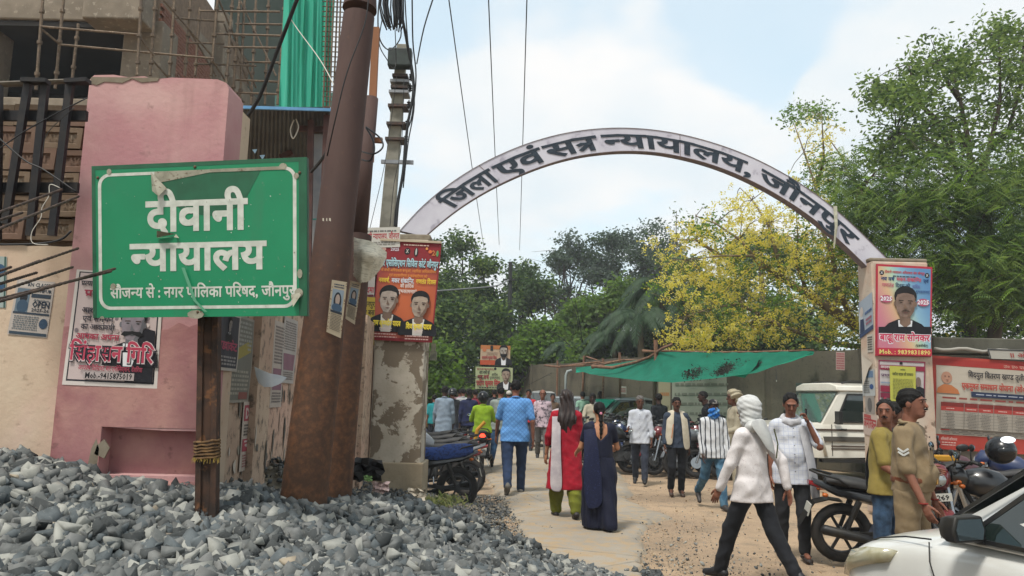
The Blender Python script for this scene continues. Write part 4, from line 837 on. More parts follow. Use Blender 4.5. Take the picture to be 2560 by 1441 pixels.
 m.add(V, [(j*(n+1)+i, j*(n+1)+i+1, (j+1)*(n+1)+i+1, (j+1)*(n+1)+i) for j in range(n) for i in range(n)])
 t = NT('old_newsprint'); nn = t.noise(26, 4, co=t.mapv((1, 1, 6))); t.set(col=t.mix(t.ramp(nn, .5, .62, 0, .45), t.mix(t.ramp(t.noise(5, 4), .4, .6), C('#c6c0ae'), C('#b5ae9a')), C('#6d6a60')), rough=.8); o = obj('crumpled_paper', m, t.m, smooth=True, loc=A); tag(o, 'crumpled yellowed newspaper sheet wrapped on the shorter rusty pole', 'paper')
 wire('wire', [W(*p) for p in ((822, 640, 4.0), (860, 628, 4.02), (885, 625, 4.1))], .0015, WIREM, 'thin wire tied round the rusty poles below the newspaper', 'wire')
 # gate pillar, left: the red greeting board
 Y = 10.34; tilt = [W(952, 600, Y), W(1104, 607, Y), W(1080, 857, Y), W(925, 850, Y)]
 RD = flat('#7c2229')
 s = Sheet('greeting_board', 'dark red greeting board with two portraits tied to the left gate pillar', 'banner', tilt, RD, .02, curl=0, lift=.0008)
 t = NT('orange_glow_print'); vv = t.n('VectorMath', {0: t.co, 1: (0.05, 0, -.15)}, operation='DISTANCE').outputs['Value']; t.set(col=t.mix(t.ramp(vv, .15, .75), C('#b0562a'), C('#7c2229')), rough=.5); s.rect(.02, .03, .98, .80, t.m)
 s.ov(.455, .895, .05, .034, '#17171a'); s.text('X', .435, .475, .88, .032, '#b9b4ac', .03); s.ov(.6, .89, .035, .045, '#17171a'); s.ov(.6, .895, .014, .035, '#a8aaa4'); s.text('2025', .18, .32, .895, .028, '#c3bcc4', .03); s.ov(.06, .91, .045, .03, '#b08c80'); s.text('26', .86, .97, .865, .045, '#b0683a', .04); s.ov(.95, .885, .02, .03, '#4d8a58'); s.ov(.77, .93, .02, .014, '#c78a4a'); s.ov(.83, .9, .03, .018, '#c7643a')
 s.lines(.38, .8, .95, .97, 1, '#c4a89a'); s.text('बार एसोसिएशन सिविल कोर्ट जौनपुर', .015, .985, .735, .062, '#15202c', .05); s.text('बार एसोसिएशन सिविल कोर्ट जौनपुर', .02, .98, .74, .06, '#9fc0c8', .022)
 s.text('के सभी अधिवक्ता बन्धुओं, न्यायिक अधिकारीगण', .06, .96, .685, .025, '#c8823c', .01); s.text('एवं वादकारीगण व कर्मचारीगण को', .2, .82, .635, .025, '#c8823c', .01)
 s.text('नववर्ष,', .04, .22, .575, .04, '#d0b43c', .025); s.text('मकर संक्रान्ति,', .25, .62, .575, .04, '#b9c4cc', .025); s.text('गणतंत्र दिवस', .65, .97, .575, .04, '#d0b43c', .025)
 s.text('की हार्दिक', .40, .62, .53, .03, '#c9c0b8', .02); s.text('शुभकामनाएं', .36, .67, .475, .032, '#c9c0b8', .02)
 s.portrait(.235, .085, .47, '#a89a8e', shirt='#c8c4bc', tache=False); s.portrait(.75, .06, .45, '#a1907f', shirt='#c8c4bc', tache=False)
 s.text('राम कृष्णदेव यादव', .03, .47, .145, .045, '#d8c23a', .035); s.text('शिव कुमार यादव', .56, .97, .125, .045, '#d8c23a', .035); s.text('एडवोकेट', .14, .34, .095, .028, '#c9b8b0', .015); s.text('एडवोकेट', .68, .84, .085, .028, '#c9b8b0', .015)
 s.lines(.06, .44, .02, .075, 2, '#c09a92', fill=.4); s.lines(.56, .94, .01, .065, 2, '#c09a92', fill=.4); r = s.end()
 m = MB(); m.bar(s.fr(0, 1, .0), s.fr(1, 1, .0), .03, .05, s.nrm); obj('top_batten', m, flat('#a99c86'), r)
 s = Sheet('name_banner', 'white banner with red Hindi words behind the foot of the arch', 'banner', [W(905, 570, 10.33), W(1000, 568, 10.33), W(1000, 618, 10.33), W(905, 620, 10.33)], flat('#b4b2aa'), .01, lift=.001); s.text('दीवानी न्यायालय, जौनपुर', .0, .98, .42, .26, '#9c3038', .02); s.lines(.1, .9, .75, .88, 1, '#5d5d5d'); s.lines(.1, .9, .1, .3, 2, '#77756f'); s.end()
 for (lab, px0, py0, px1, py1, base, fn) in (
  ('yellow printed notice at the left edge of the gate pillar', 893, 742, 938, 862, '#a8923a', lambda s: (s.text('जौनपुर', .3, .98, .80, .10, '#2a2a1c', .02), s.text('सुपर बस', .1, .98, .62, .10, '#2a2a1c', .02), s.lines(.1, .95, .25, .55, 5, '#4a4426'), s.text('लॉन्ड्री', .1, .98, .06, .12, '#9c4326', .03))),
  ('white torn notice with red name above the yellow notice', 893, 690, 938, 742, '#a9a49e', lambda s: (s.text('पदमा', .4, .98, .2, .25, '#9c3c44', .03), s.rect(0, .0, .98, .1, '#5d2c34'))),
  ('dark portrait poster strip under the yellow notice', 893, 872, 915, 955, '#8e8a86', lambda s: s.rect(.1, .1, .8, .9, '#45454e')),
  ('red and white round lettered notice low beside the gate pillar', 882, 982, 908, 1030, '#a03040', lambda s: (s.ov(.5, .5, .36, .36, '#b9aca6'), s.ov(.5, .5, .24, .24, '#a03040'))),
  ('black and white torn poster between the two red notices', 882, 1034, 905, 1060, '#6d6a66', lambda s: s.lines(.1, .9, .1, .9, 5, '#2d2d30')),
  ('lowest red and white notice beside the gate pillar', 878, 1076, 901, 1126, '#a9a09a', lambda s: (s.rect(.05, .05, .95, .9, '#8e2c3a'), s.text('न', .2, .8, .2, .5, '#b9b0ac', .04)))):
  s = Sheet('notice', lab, 'notice', [W(px0, py0, 10.335), W(px1, py0+2, 10.335), W(px1-3, py1, 10.335), W(px0-3, py1, 10.335)], flat(base), .002, 'torn notices beside the left gate pillar', lift=.001); fn(s); s.end()
 m = MB(); A = W(1083, 890, 10.5); m.box((0, 0, 0), (.09, .05, .12)); m.box((-.0, 0, .11), (.06, .05, .11)); m.box((-.05, 0, .05), (.08, .02, .02)); tag(obj('meter_box', m, mat('small_box', '#8e8c74', '#5d5c50', 9), loc=A), 'tiny pale box hanging on the right side of the left gate pillar', 'box')
left_posters()
# ================================================================ concrete pole with its fittings, cables and wires
def concrete_pole():
 Y = 14.6; A = W(962, 640, Y); B = W(1006, 114, Y); A = A+(A-B).normalized()*3.6; m = mat('pole_concrete', '#8f8c80', '#7e7b70', 6, .9, bump=.3)
 t = thing('utility_pole', 'leaning concrete utility pole with clamps and a dark box behind the left gate pillar', 'pole', tuple(A)); d = B-A; L = d.length; u = d.normalized(); ex = Vector((1, 0, 0)); ey = Vector((0, 1, 0))
 q = MB(); q.loft([[p+ex*(sx*w)+ey*(sy*w*.8) for sx, sy in ((-1, -1), (1, -1), (1, 1), (-1, 1))] for p, w in ((d*0, .17), (d, .1))]); obj('shaft', q, m, t, bevel=.015)
 def at(py): k = (py-114)/(640-114); p = B.lerp(W(962, 640, Y), k); return p-A
 cl = mat('clamp_iron', '#3e3a38', '#54423a', 14, .7, .4); sv = mat('galvanised', '#85878a', rough=.5, metal=.6)
 for py, w, c_ in ((200, .26, cl), (214, .32, sv), (229, .28, cl), (241, .33, sv), (276, .32, cl), (321, .32, cl), (359, .32, cl)):
  q = MB(); q.box(at(py)+ex*.03+ey*-.02, (w*1.15, .34, .055)); obj('clamp', q, c_, t)
 q = MB(); q.box(at(417)+ey*-.17+ex*.12, (.62, .06, .07)); obj('cross_arm', q, sv, t)
 for py in (200, 228, 270, 318, 356):
  q = MB(); c = at(py)+ex*.24+ey*-.1
  for k in range(3): q.ell(c+Vector((0, 0, -.05+k*.045)), (.045, .045, .02), 10, 5)
  q.tube([c+Vector((0, 0, -.09)), c+Vector((0, 0, .09))], .012, 6); obj('insulator', q, mat('insulator', '#2b2524', rough=.3), t)
 q = MB(); c = at(162)+ey*-.24+ex*.02; q.box(c, (.46, .22, .38)); bx = obj('junction_box', q, mat('box_dark_green', '#27332f', '#1f2826', 8, .6), t, bevel=.03)
 wl = lambda pts, r=.012, lab='', nm='cable': wire(nm, [W(*p) for p in pts], r, BLK, lab, group='service cables on the concrete pole')
 wl([(985, -60, 13.5), (1020, 120, 14.2), (1034, 220, 14.3), (1018, 320, 14.3), (1010, 420, 14.3), (996, 500, 14.3), (990, 570, 14.3)], .03, 'thick black cable bundle running down the right side of the concrete pole')
 wl([(1030, -60, 13.5), (1032, 100, 14.2), (1040, 190, 14.3), (1030, 290, 14.25), (1014, 340, 14.3), (1006, 430, 14.3), (990, 520, 14.3), (986, 566, 14.3)], .014, 'thin black cable twisting beside the thick bundle of the concrete pole')
 wl([(1010, -60, 13.5), (1016, 60, 14.1), (1026, 170, 14.3), (1036, 260, 14.2), (1020, 360, 14.25), (1008, 470, 14.3)], .012, 'black cable crossing over the bundle near the pole insulators')
 wl([(992, 190, 14.3), (978, 300, 14.3), (960, 420, 14.3), (925, 570, 14.3)], .006, 'thin stay wire falling left from the concrete pole')
 wl([(1010, 200, 14.3), (1004, 360, 14.3), (985, 460, 14.3), (975, 566, 14.3)], .006, 'thin wire hanging right of the concrete pole clamps')
 wl([(952, -30, 12), (945, 40, 12), (950, 100, 12.3), (975, 125, 13), (1002, 92, 13.4), (998, 40, 13.5)], .012, 'black cable loop hanging left of the dark pole box')
 wl([(955, 50, 12.4), (948, 110, 12.6), (968, 150, 13.2), (985, 172, 13.9), (990, 140, 14.1), (985, 20, 13.6)], .009, 'long thin cable loop in front of the dark pole box')
 # the black coil
 c = W(978, 18, 13.2); t = thing('cable_coil', 'bundle of black spare cable hanging above the concrete pole', 'cable coil', tuple(c)); q = MB()
 for k in range(34):
  x = random.uniform(-.22, .22); y = random.uniform(-.12, .12); q.tube([(x*.5, y, .9), (x*.9, y, .45), (x, y, 0), (x*.9+.03, y, -.22+random.uniform(-.06, .06)), (x*.55+.06, y, -.36+random.uniform(-.1, .06))], .013, 5)
 obj('coil', q, BLK, t, smooth=True)
 lines = (((1118, -30), (1210, 620), 'leftmost of the thin lines crossing the sky beside the arch'), ((1220, -30), (1248, 612), 'middle thin line crossing the sky beside the arch'), ((1318, -30), (1299, 625), 'right hand thin line crossing the sky beside the arch'))
 for (a, b, lb) in lines: 
  P0, P1 = WZ(*a, 8.2), WZ(*b, 8.2); M_ = (P0+P1)/2+Vector((0, 0, -.1)); wire('overhead_line', [P0, M_, P1], .011, BLK, lb, 'overhead line', 'overhead lines against the sky', 5)
 wire('overhead_line', [W(1092, -30, 11), W(1060, 70, 12.8), W(1042, 160, 14.2)], .012, BLK, 'short overhead line sloping down to the top of the concrete pole', 'overhead line')
 wire('cable', [W(750, -20, 6), (W(700, 110, 6.2)), W(650, 240, 6.4), W(606, 310, 6.5)], .018, BLK, 'thick black cable sloping down left in front of the green netting')
 wire('wire', [W(722, 40, 9), (W(745, 75, 9)), W(800, 150, 8.4), W(836, 215, 8)], .005, WHW, 'thin pale wire drooping across the green netting', 'wire')
 wire('cable', [W(922, -20, 3.8), W(912, 60, 3.8), W(868, 180, 3.8), W(838, 300, 3.84), W(818, 390, 3.95)], .0035, BLK, 'thin black cable curving down across the leaning steel pole')
 wire('cable', [W(905, 400, 4.3), W(925, 402, 4.2), W(936, 375, 4.2), W(930, 345, 4.25), W(915, 320, 4.3)], .005, BLK, 'coiled cable loop beside the tan plank')
 wire('cable', [W(905, 380, 4.3), W(935, 385, 4.15), W(957, 368, 4.15), W(950, 345, 4.2), W(915, 318, 4.3)], .005, BLK, 'outer cable loop beside the tan plank')
concrete_pole()
# ================================================================ tin roofed shed behind the wall
def shed():
 Y = 9.6; A = W(700, 330, Y); t = thing('tin_shed', 'dark tin roofed shed with a blue edged roof above the side wall', 'shed', tuple(A)); P = lambda px, py, y=Y: W(px, py, y)-A
 q = MB(); n = 46; a0, a1 = P(600, 272, 8.6), P(832, 279, 8.9); b0, b1 = P(600, 345, 12), P(845, 340, 12.4)
 b0.z = a0.z-.28; b1.z = a1.z-.28
 V = []; [V.extend([a0.lerp(a1, i/n)+Vector((0, 0, .018*(i % 2))), b0.lerp(b1, i/n)+Vector((0, 0, .018*(i % 2)))]) for i in range(n+1)]
 V += [v-Vector((0, 0, .006)) for v in V]; k = 2*(n+1); q.add(V, [(2*i, 2*i+2, 2*i+3, 2*i+1) for i in range(n)]+[(k+2*i, k+2*i+1, k+2*i+3, k+2*i+2) for i in range(n)]+[(2*i, k+2*i, k+2*i+2, 2*i+2) for i in range(n)])
 obj('roof_sheet', q, mat('galvanised_tin', '#4a4b49', '#3d3c3a', 3, .6, .3), t)
 q = MB(); q.bar(a0+Vector((0, -.01, .012)), a1+Vector((0, -.01, .012)), .03, .035); obj('roof_edge', q, mat('blue_tin', '#5f93bd', '#5484ad', 5, .5), t)
 # corrugated back wall
 q = MB(); c0, c1 = P(606, 920, 11.6), P(800, 920, 12.0); n = 60; V = []
 h = a0.z-.32-c0.z
 for i in range(n+1): b = c0.lerp(c1, i/n)+Vector((0, .03*(i % 2), 0)); V.extend([b, b+Vector((0, 0, h))])
 q.add(V, [(2*i, 2*i+2, 2*i+3, 2*i+1) for i in range(n)]); obj('back_wall', q, mat('dark_tin', '#2d2c2b', '#3a3430', 3, .7, .2), t)
 fm = mat('red_oxide_frame', '#4c2e28', '#3d2722', 8, .7)
 for (x0, y0, x1, y1, y) in ((746, 322, 832, 326, 9.2), (778, 280, 764, 1000, 9.1), (818, 270, 806, 600, 9.0), (730, 380, 700, 395, 10)):
  q = MB(); q.bar(P(x0, y0, y), P(x1, y1, y), .07, .05, (0, 1, 0)); obj('frame_member', q, fm, t)
 for px, py, s_ in ((626, 296, 1), (660, 325, .7), (612, 362, 1), (636, 377, 1), (655, 391, 1.1)):
  q = MB(); c = P(px, py, 9.4); q.add([c+Vector((-.03*s_, 0, .012)), c+Vector((.035*s_, 0, .02)), c+Vector((.01*s_, 0, -.04*s_))], [(0, 1, 2)]); obj('pennant', q, mat('pale_blue_bunting', '#9fc4de', rough=.6), t)
 q = MB(); a = P(800, 340, 9.3); b = P(762, 1000, 9.3); q.bar(a, b, .16, .12, (0, 1, 0)); obj('end_post', q, mat('blue_grey_post', '#7a7f86', '#8d8f90', 4, .7), t)
 for py in (420, 540, 560, 590):
  q = MB(); q.bar(P(770, py+130, 9.15), P(792, py+128, 9.15), .02, .012); obj('teal_slat', q, mat('teal_slat', '#2f9c8f', rough=.6), t)
 wire('cable', [W(778, 430, 9.0), W(800, 405, 8.8), W(822, 372, 8.6), W(828, 360, 8.6)], .02, BLK, 'ragged black cable ends hanging at the shed corner')
 wire('cable', [W(735, 300, 9.0), W(726, 325, 9.0), W(733, 347, 9.0), W(746, 320, 9.0), W(740, 298, 9.0)], .008, WHW, 'pale wire loop hanging under the shed roof', 'wire')
shed()
# ================================================================ building under construction
def site():
 Y = 15.0; A = W(330, 120, Y); conc = mat('raw_concrete', '#7c7264', '#6d6457', 3, .92, bump=.4, c3='#8f8678', s3=9); dk = mat('shaded_inner_wall', '#1e1b18', '#171513', 2, .95)  # dk: the shade inside the room is painted into this dark colour
 t = thing('unfinished_building', 'unfinished concrete and brick building covered by scaffolding at the top left', 'building', tuple(A)); P = lambda px, py, y=Y: W(px, py, y)-A
 def slab(nm, px0, py0, px1, py1, y0, y1, m=conc, bev=.03):
  a = P(px0, py0, y0); b = P(px1, py1, y0); q = MB(); q.box(((a.x+b.x)/2, (y0+y1)/2-A.y, (a.z+b.z)/2), (abs(b.x-a.x), y1-y0, abs(a.z-b.z))); return obj(nm, q, m, t, bevel=bev)
 slab('floor_slab', -400, -80, 372, 55, 15.2, 24); slab('hanging_beam', 214, -60, 352, 48, 14.5, 15.1); slab('column', 312, 50, 376, 420, 15.25, 16.0); slab('floor_slab', -400, 232, 372, 420, 15.3, 24); slab('column', -140, 40, -60, 420, 15.3, 16)
 slab('slab_shade_plate', -400, 54, 370, 60, 15.24, 23, dk, 0); slab('room_back_wall', -500, 40, 380, 420, 19, 19.3, dk); slab('room_side_wall', 250, 52, 300, 240, 17.5, 22.8, dk); slab('room_left_wall', -420, -60, -380, 420, 15.4, 23, dk); slab('upper_wall', -400, -700, 376, -80, 15.3, 16, conc)  # thin dark plate added beneath the slab to paint its underside as shade
 # brick infill running back beside the column, brick by brick
 bm = [mat('site_brick_%d' % i, c, rough=.9) for i, c in enumerate(('#775040', '#83594a', '#6e4a3c', '#8a6656'))]
 bk = MB(); bk.box((0, 0, 0), (.225, .11, .068)); me = [bk.mesh('brick', x) for x in bm]
 a = P(378, 185, 15.4); L = 4.1; ang = math.atan2(P(600, 185, 21).y-a.y, P(600, 185, 21).x-a.x); ux = Vector((math.cos(ang), math.sin(ang), 0)); ztop = P(378, -20, 15.4).z; rows = int((ztop-P(378, 215, 15.4).z)/.082)
 cnt = 0
 q = MB(); w0 = P(378, 240, 15.4); nw = Vector((ux.y, -ux.x, 0)); q.bar(w0+ux*0-nw*.07+Vector((0, 0, 1.6)), w0+ux*6.2-nw*.07+Vector((0, 0, 1.6)), .16, 3.8); obj('brick_wall_core', q, mat('brick_mortar', '#7a6857', '#695a4c', 9, .95), t)
 for r in range(rows):
  for c in range(26):
   s = .12+c*.242+(.12 if r % 2 else 0)
   if s > 6.1 or cnt >= 299*3: continue
   if 3.05 < s < 4.0: continue
   if random.random() < .0: continue
   cnt += 1; o = link(bpy.data.objects.new('brick', random.choice(me)), t) if cnt < 299 else None
   p = w0+ux*s+Vector((0, 0, .05+r*.082))
   if o: o.location = p; o.rotation_euler = (0, 0, ang)
   else:
    EX.append((p, ang))
 if EX:
  q = MB()
  for p, an in EX: q.box((0, 0, 0), (.225, .11, .068), Matrix.Translation(p) @ Matrix.Rotation(an, 4, 'Z'))
  tag(obj('brickwork', q, bm[0], t), None, None, kind='stuff')
 q = MB(); b_ = w0+ux*3.5; q.box(b_+Vector((0, .02, 1.5)), (.55, .5, 4.2)); obj('column', q, conc, t, bevel=.02)
 q = MB(); q.box(w0+ux*4.9+Vector((-.15, -.5, .55)), (.9, 1.0, .5)); q.box(w0+ux*5.0+Vector((.1, -.7, 1.9)), (.7, 1.0, .35)); obj('projecting_ledge', q, conc, t, bevel=.03)
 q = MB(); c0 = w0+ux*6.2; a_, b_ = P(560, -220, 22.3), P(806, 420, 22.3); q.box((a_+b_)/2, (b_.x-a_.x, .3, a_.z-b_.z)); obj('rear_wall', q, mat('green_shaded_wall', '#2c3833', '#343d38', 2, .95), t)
 for k in range(14):
  q = MB(); p = c0+Vector((.5+random.uniform(0, 3), .5, random.uniform(-.6, 3))); q.add([p, p+Vector((.18, 0, .05)), p+Vector((.05, -.1, -.5)), p+Vector((.2, -.05, -.4))], [(0, 1, 3, 2)]); obj('loose_netting', q, mat('shade_net_scrap', '#355e55', rough=.8), t)
EX = []
site()
def scaffold():
 m = mat('scaffold_tube', '#6b5c4b', '#54473a', 9, .7, .3, c3='#8a7a66', s3=25); t = thing('scaffolding', 'rusty cuplock scaffolding standing in front of the unfinished building', 'scaffolding', tuple(W(400, 300, 14.2))); o = Vector(t.location)
 def pole(px0, py0, px1, py1, y0, y1, r=.028, nm='standard', cups=True):
  a, b = W(px0, py0, y0)-o, W(px1, py1, y1)-o; q = MB(); q.tube([a, b], r, 7)
  if cups:
   L = (b-a).length; n = int(L/.5)
   for k in range(n): p = a+(b-a)*((k+.5)/n); q.tube([p-(b-a).normalized()*.03, p+(b-a).normalized()*.03], r*1.7, 7)
  obj(nm, q, m, t)
 for a in ((108, -10, 90, 225, 13.6), (160, -10, 138, 222, 13.9), (196, 60, 180, 205, 14.4), (354, -10, 343, 190, 13.6), (390, -10, 376, 190, 13.9), (437, -10, 424, 190, 14.6), (478, -10, 462, 190, 14.9), (500, 20, 488, 190, 15.6), (545, -10, 528, 190, 15.2), (582, -10, 566, 215, 15.4), (600, -10, 582, 250, 15.8), (612, -10, 600, 262, 15.9), (640, 0, 628, 262, 16.6), (672, -10, 662, 262, 16.9), (714, -10, 694, 262, 14.8)): pole(*a[:4], a[4], a[4])
 for a in ((105, 67, 345, 87, 13.6, 13.6), (150, 112, 535, 147, 13.9, 14.6), (436, 45, 560, 55, 14.6, 15.6), (466, 107, 560, 110, 14.8, 15.4), (490, 160, 640, 165, 15, 16), (500, 28, 700, 30, 15.5, 15.2), (540, 85, 704, 90, 15.5, 15.0), (560, 118, 702, 120, 15.4, 15), (590, 200, 696, 205, 15.8, 15), (590, 232, 696, 236, 15.8, 15), (590, 60, 712, 62, 16, 15.4), (600, 155, 700, 157, 16, 15.4)): pole(*a, r=.022, nm='ledger', cups=False)
 for a in ((106, 75, 150, 112, 13.6, 13.9), (348, 92, 385, 140, 13.6, 13.9), (380, 150, 430, 205, 13.9, 14.4), (408, 0, 530, 140, 14.2, 15.2), (530, 150, 562, 200, 15.1, 15.5), (545, -5, 640, 220, 15.2, 16.5), (560, 60, 630, 230, 15.8, 16.5), (600, 0, 690, 190, 16, 16), (470, 70, 540, 190, 15, 15.8)): pole(*a, r=.02, nm='brace', cups=False)
 for i, a in enumerate(((818, -10, 808, 268, 13), (826, -10, 816, 268, 13.3), (834, -10, 824, 268, 13.0), (844, -10, 833, 268, 13.3), (852, -10, 842, 268, 13))): pole(*a[:4], a[4], a[4], r=.016, nm='lattice_upright', cups=False)
 for k in range(22): pole(806, 4+k*12.5, 858, 6+k*12.5, 13, 13.2, r=.010, nm='lattice_rung', cups=False)
scaffold()
def netting():
 t = NT('green_safety_net'); co = t.co; f1 = t.noise(2.2, 5, co=t.mapv((3, 1, .12))); f2 = t.noise(9, 4, co=t.mapv((3, 1, .05)))
 col = t.mix(t.ramp(f1, .35, .65), C('#38ac92'), C('#45bda2')); col = t.mix(t.ramp(f2, .55, .75, 0, .6), col, C('#6cd0b8')); t.b.inputs['Base Color'].default_value = (1, 1, 1, 1); t.set(col=col, rough=.8)
 tr = t.n('BsdfTranslucent', {0: col}); mx = t.n('MixShader', {0: .45, 1: t.b.outputs[0], 2: tr.outputs[0]}); t.t.links.new(mx.outputs[0], t.t.nodes['Material Output'].inputs[0])
 cols = 5; px = [697, 722, 748, 775, 798, 824]; root = thing('safety_netting', 'tall strips of bright green safety netting hanging on the scaffolding', 'netting', tuple(W(760, 265, 13.2))); o = Vector(root.location)
 for k in range(5):
  V = []; nx, nz = 9, 24
  for j in range(nz+1):
   for i in range(nx+1):
    u = i/nx; v = j/nz; x = px[k]+(px[k+1]-px[k]+.8)*u; lean = 14*v; p = W(x+lean, 268-300*v, 13.2+.05*math.sin(u*7+k*2+v*2)+.03*math.sin(u*13+v*5+k)+.03*k); V.append(p-o)
  q = MB(); q.add(V, [(j*(nx+1)+i, j*(nx+1)+i+1, (j+1)*(nx+1)+i+1, (j+1)*(nx+1)+i) for j in range(nz) for i in range(nx)]); obj('net_strip', q, t.m, root, smooth=True)
 return t.m
NET = netting()
# ================================================================ the far wall, banner wall, canopy
def far_wall():
 m = plaster('stained_concrete_wall', '#585347', '#4b473e', '#635e50', '#2e2d26', dirt=.5, lo=.52, hi=.7, sc=.6, streak=.85)
 pts = [W(1120, 1000, 48), W(1330, 1000, 33), W(1560, 1000, 25.5), W(2160, 1000, 19.2), W(2480, 1000, 17.4)]
 t = thing('compound_wall', 'long stained concrete compound wall behind the parked motorbikes', 'wall', (pts[2].x, pts[2].y, 0)); o = Vector(t.location)
 for a, b in zip(pts, pts[1:]):
  a = Vector((a.x, a.y, 0))-o; b = Vector((b.x, b.y, 0))-o; L = (b-a).length; n = max(1, int(L/2.4))
  for k in range(n):
   p, q_ = a.lerp(b, k/n), a.lerp(b, (k+1)/n); q = MB(); h = 2.95+random.uniform(-.03, .03); q.bar(p+Vector((0, 0, h/2)), q_+Vector((0, 0, h/2))-(b-a).normalized()*.012, .16, h); obj('wall_panel', q, m, t)
   q = MB(); q.box(p+Vector((0, -.06, h/2+.02)), (.2, .2, h+.06)); obj('wall_post', q, m, t)
 # painted notice board on the wall and small bills
 def bill(lab, px0, py0, px1, py1, Y, base, fn, nm='notice', g=None):
  s = Sheet(nm, lab, nm, [W(px0, py0, Y+.0), W(px1, py0+1, Y-.05), W(px1, py1+1, Y-.05), W(px0, py1, Y)], flat(base), .01, g, lift=.003); fn(s); s.end()
 def wb(s):
  for k in range(6): s.lines(.04, .96, .08+k*.15, .13+k*.15, 1, '#6c6f63', fill=.7)
 q = [W(1680, 938, 23.0), W(1828, 938, 22.2), W(1828, 1100, 22.2), W(1680, 1100, 23.0)]
 s = Sheet('wall_board', 'pale board of painted lines on the wall under the green net', 'board', q, flat('#8b8f82'), .03, lift=.003); wb(s); s.end()
 s = Sheet('wall_board', 'narrow cream board with faint orange lines beside the net pole', 'board', [W(1646, 944, 23.2), W(1676, 944, 23.1), W(1676, 1100, 23.1), W(1646, 1100, 23.2)], flat('#8e8870'), .03, lift=.003); s.lines(.1, .9, .68, .78, 1, '#9c6a40'); s.lines(.1, .9, .5, .56, 1, '#77735f'); s.end()
 bill('dark notice with white writing on the wall right of the green net', 1940, 922, 1976, 955, 21, '#33383d', lambda s: (s.rect(0, .0, 1, .14, '#a5a59d'), s.lines(.1, .6, .3, .9, 4, '#a09a80'), s.poly([(.72, .2), (.82, .9), (.92, .2)], '#a8a8a2')))
 bill('pinkish red printed bill under the yellow tree near the right pillar', 2090, 880, 2112, 925, 19.3, '#a08a84', lambda s: s.lines(.05, .95, .04, .96, 7, '#8e4a4a', fill=.6))
 bill('small white bill on the wall left of the net', 1552, 966, 1566, 985, 25, '#a5a59d', lambda s: s.lines(.1, .9, .2, .8, 3, '#8a3a3a'))
 bill('pale blue painted notice on the wall above the white jeep bonnet', 1990, 958, 2036, 1010, 20.2, '#6e756e', lambda s: s.lines(.1, .9, .2, .9, 4, '#8a908a'))
 # white curved pipe standing before the wall
 q = MB(); a = W(1414, 990, 29); q.tube([(0, 0, -.6), (0, 0, .75), (.05, 0, .9), (.22, 0, .95)], .05, 8); tag(obj('vent_pipe', q, flat('#8b9492'), smooth=True, loc=a), 'pale bent pipe standing against the compound wall', 'pipe')
far_wall()
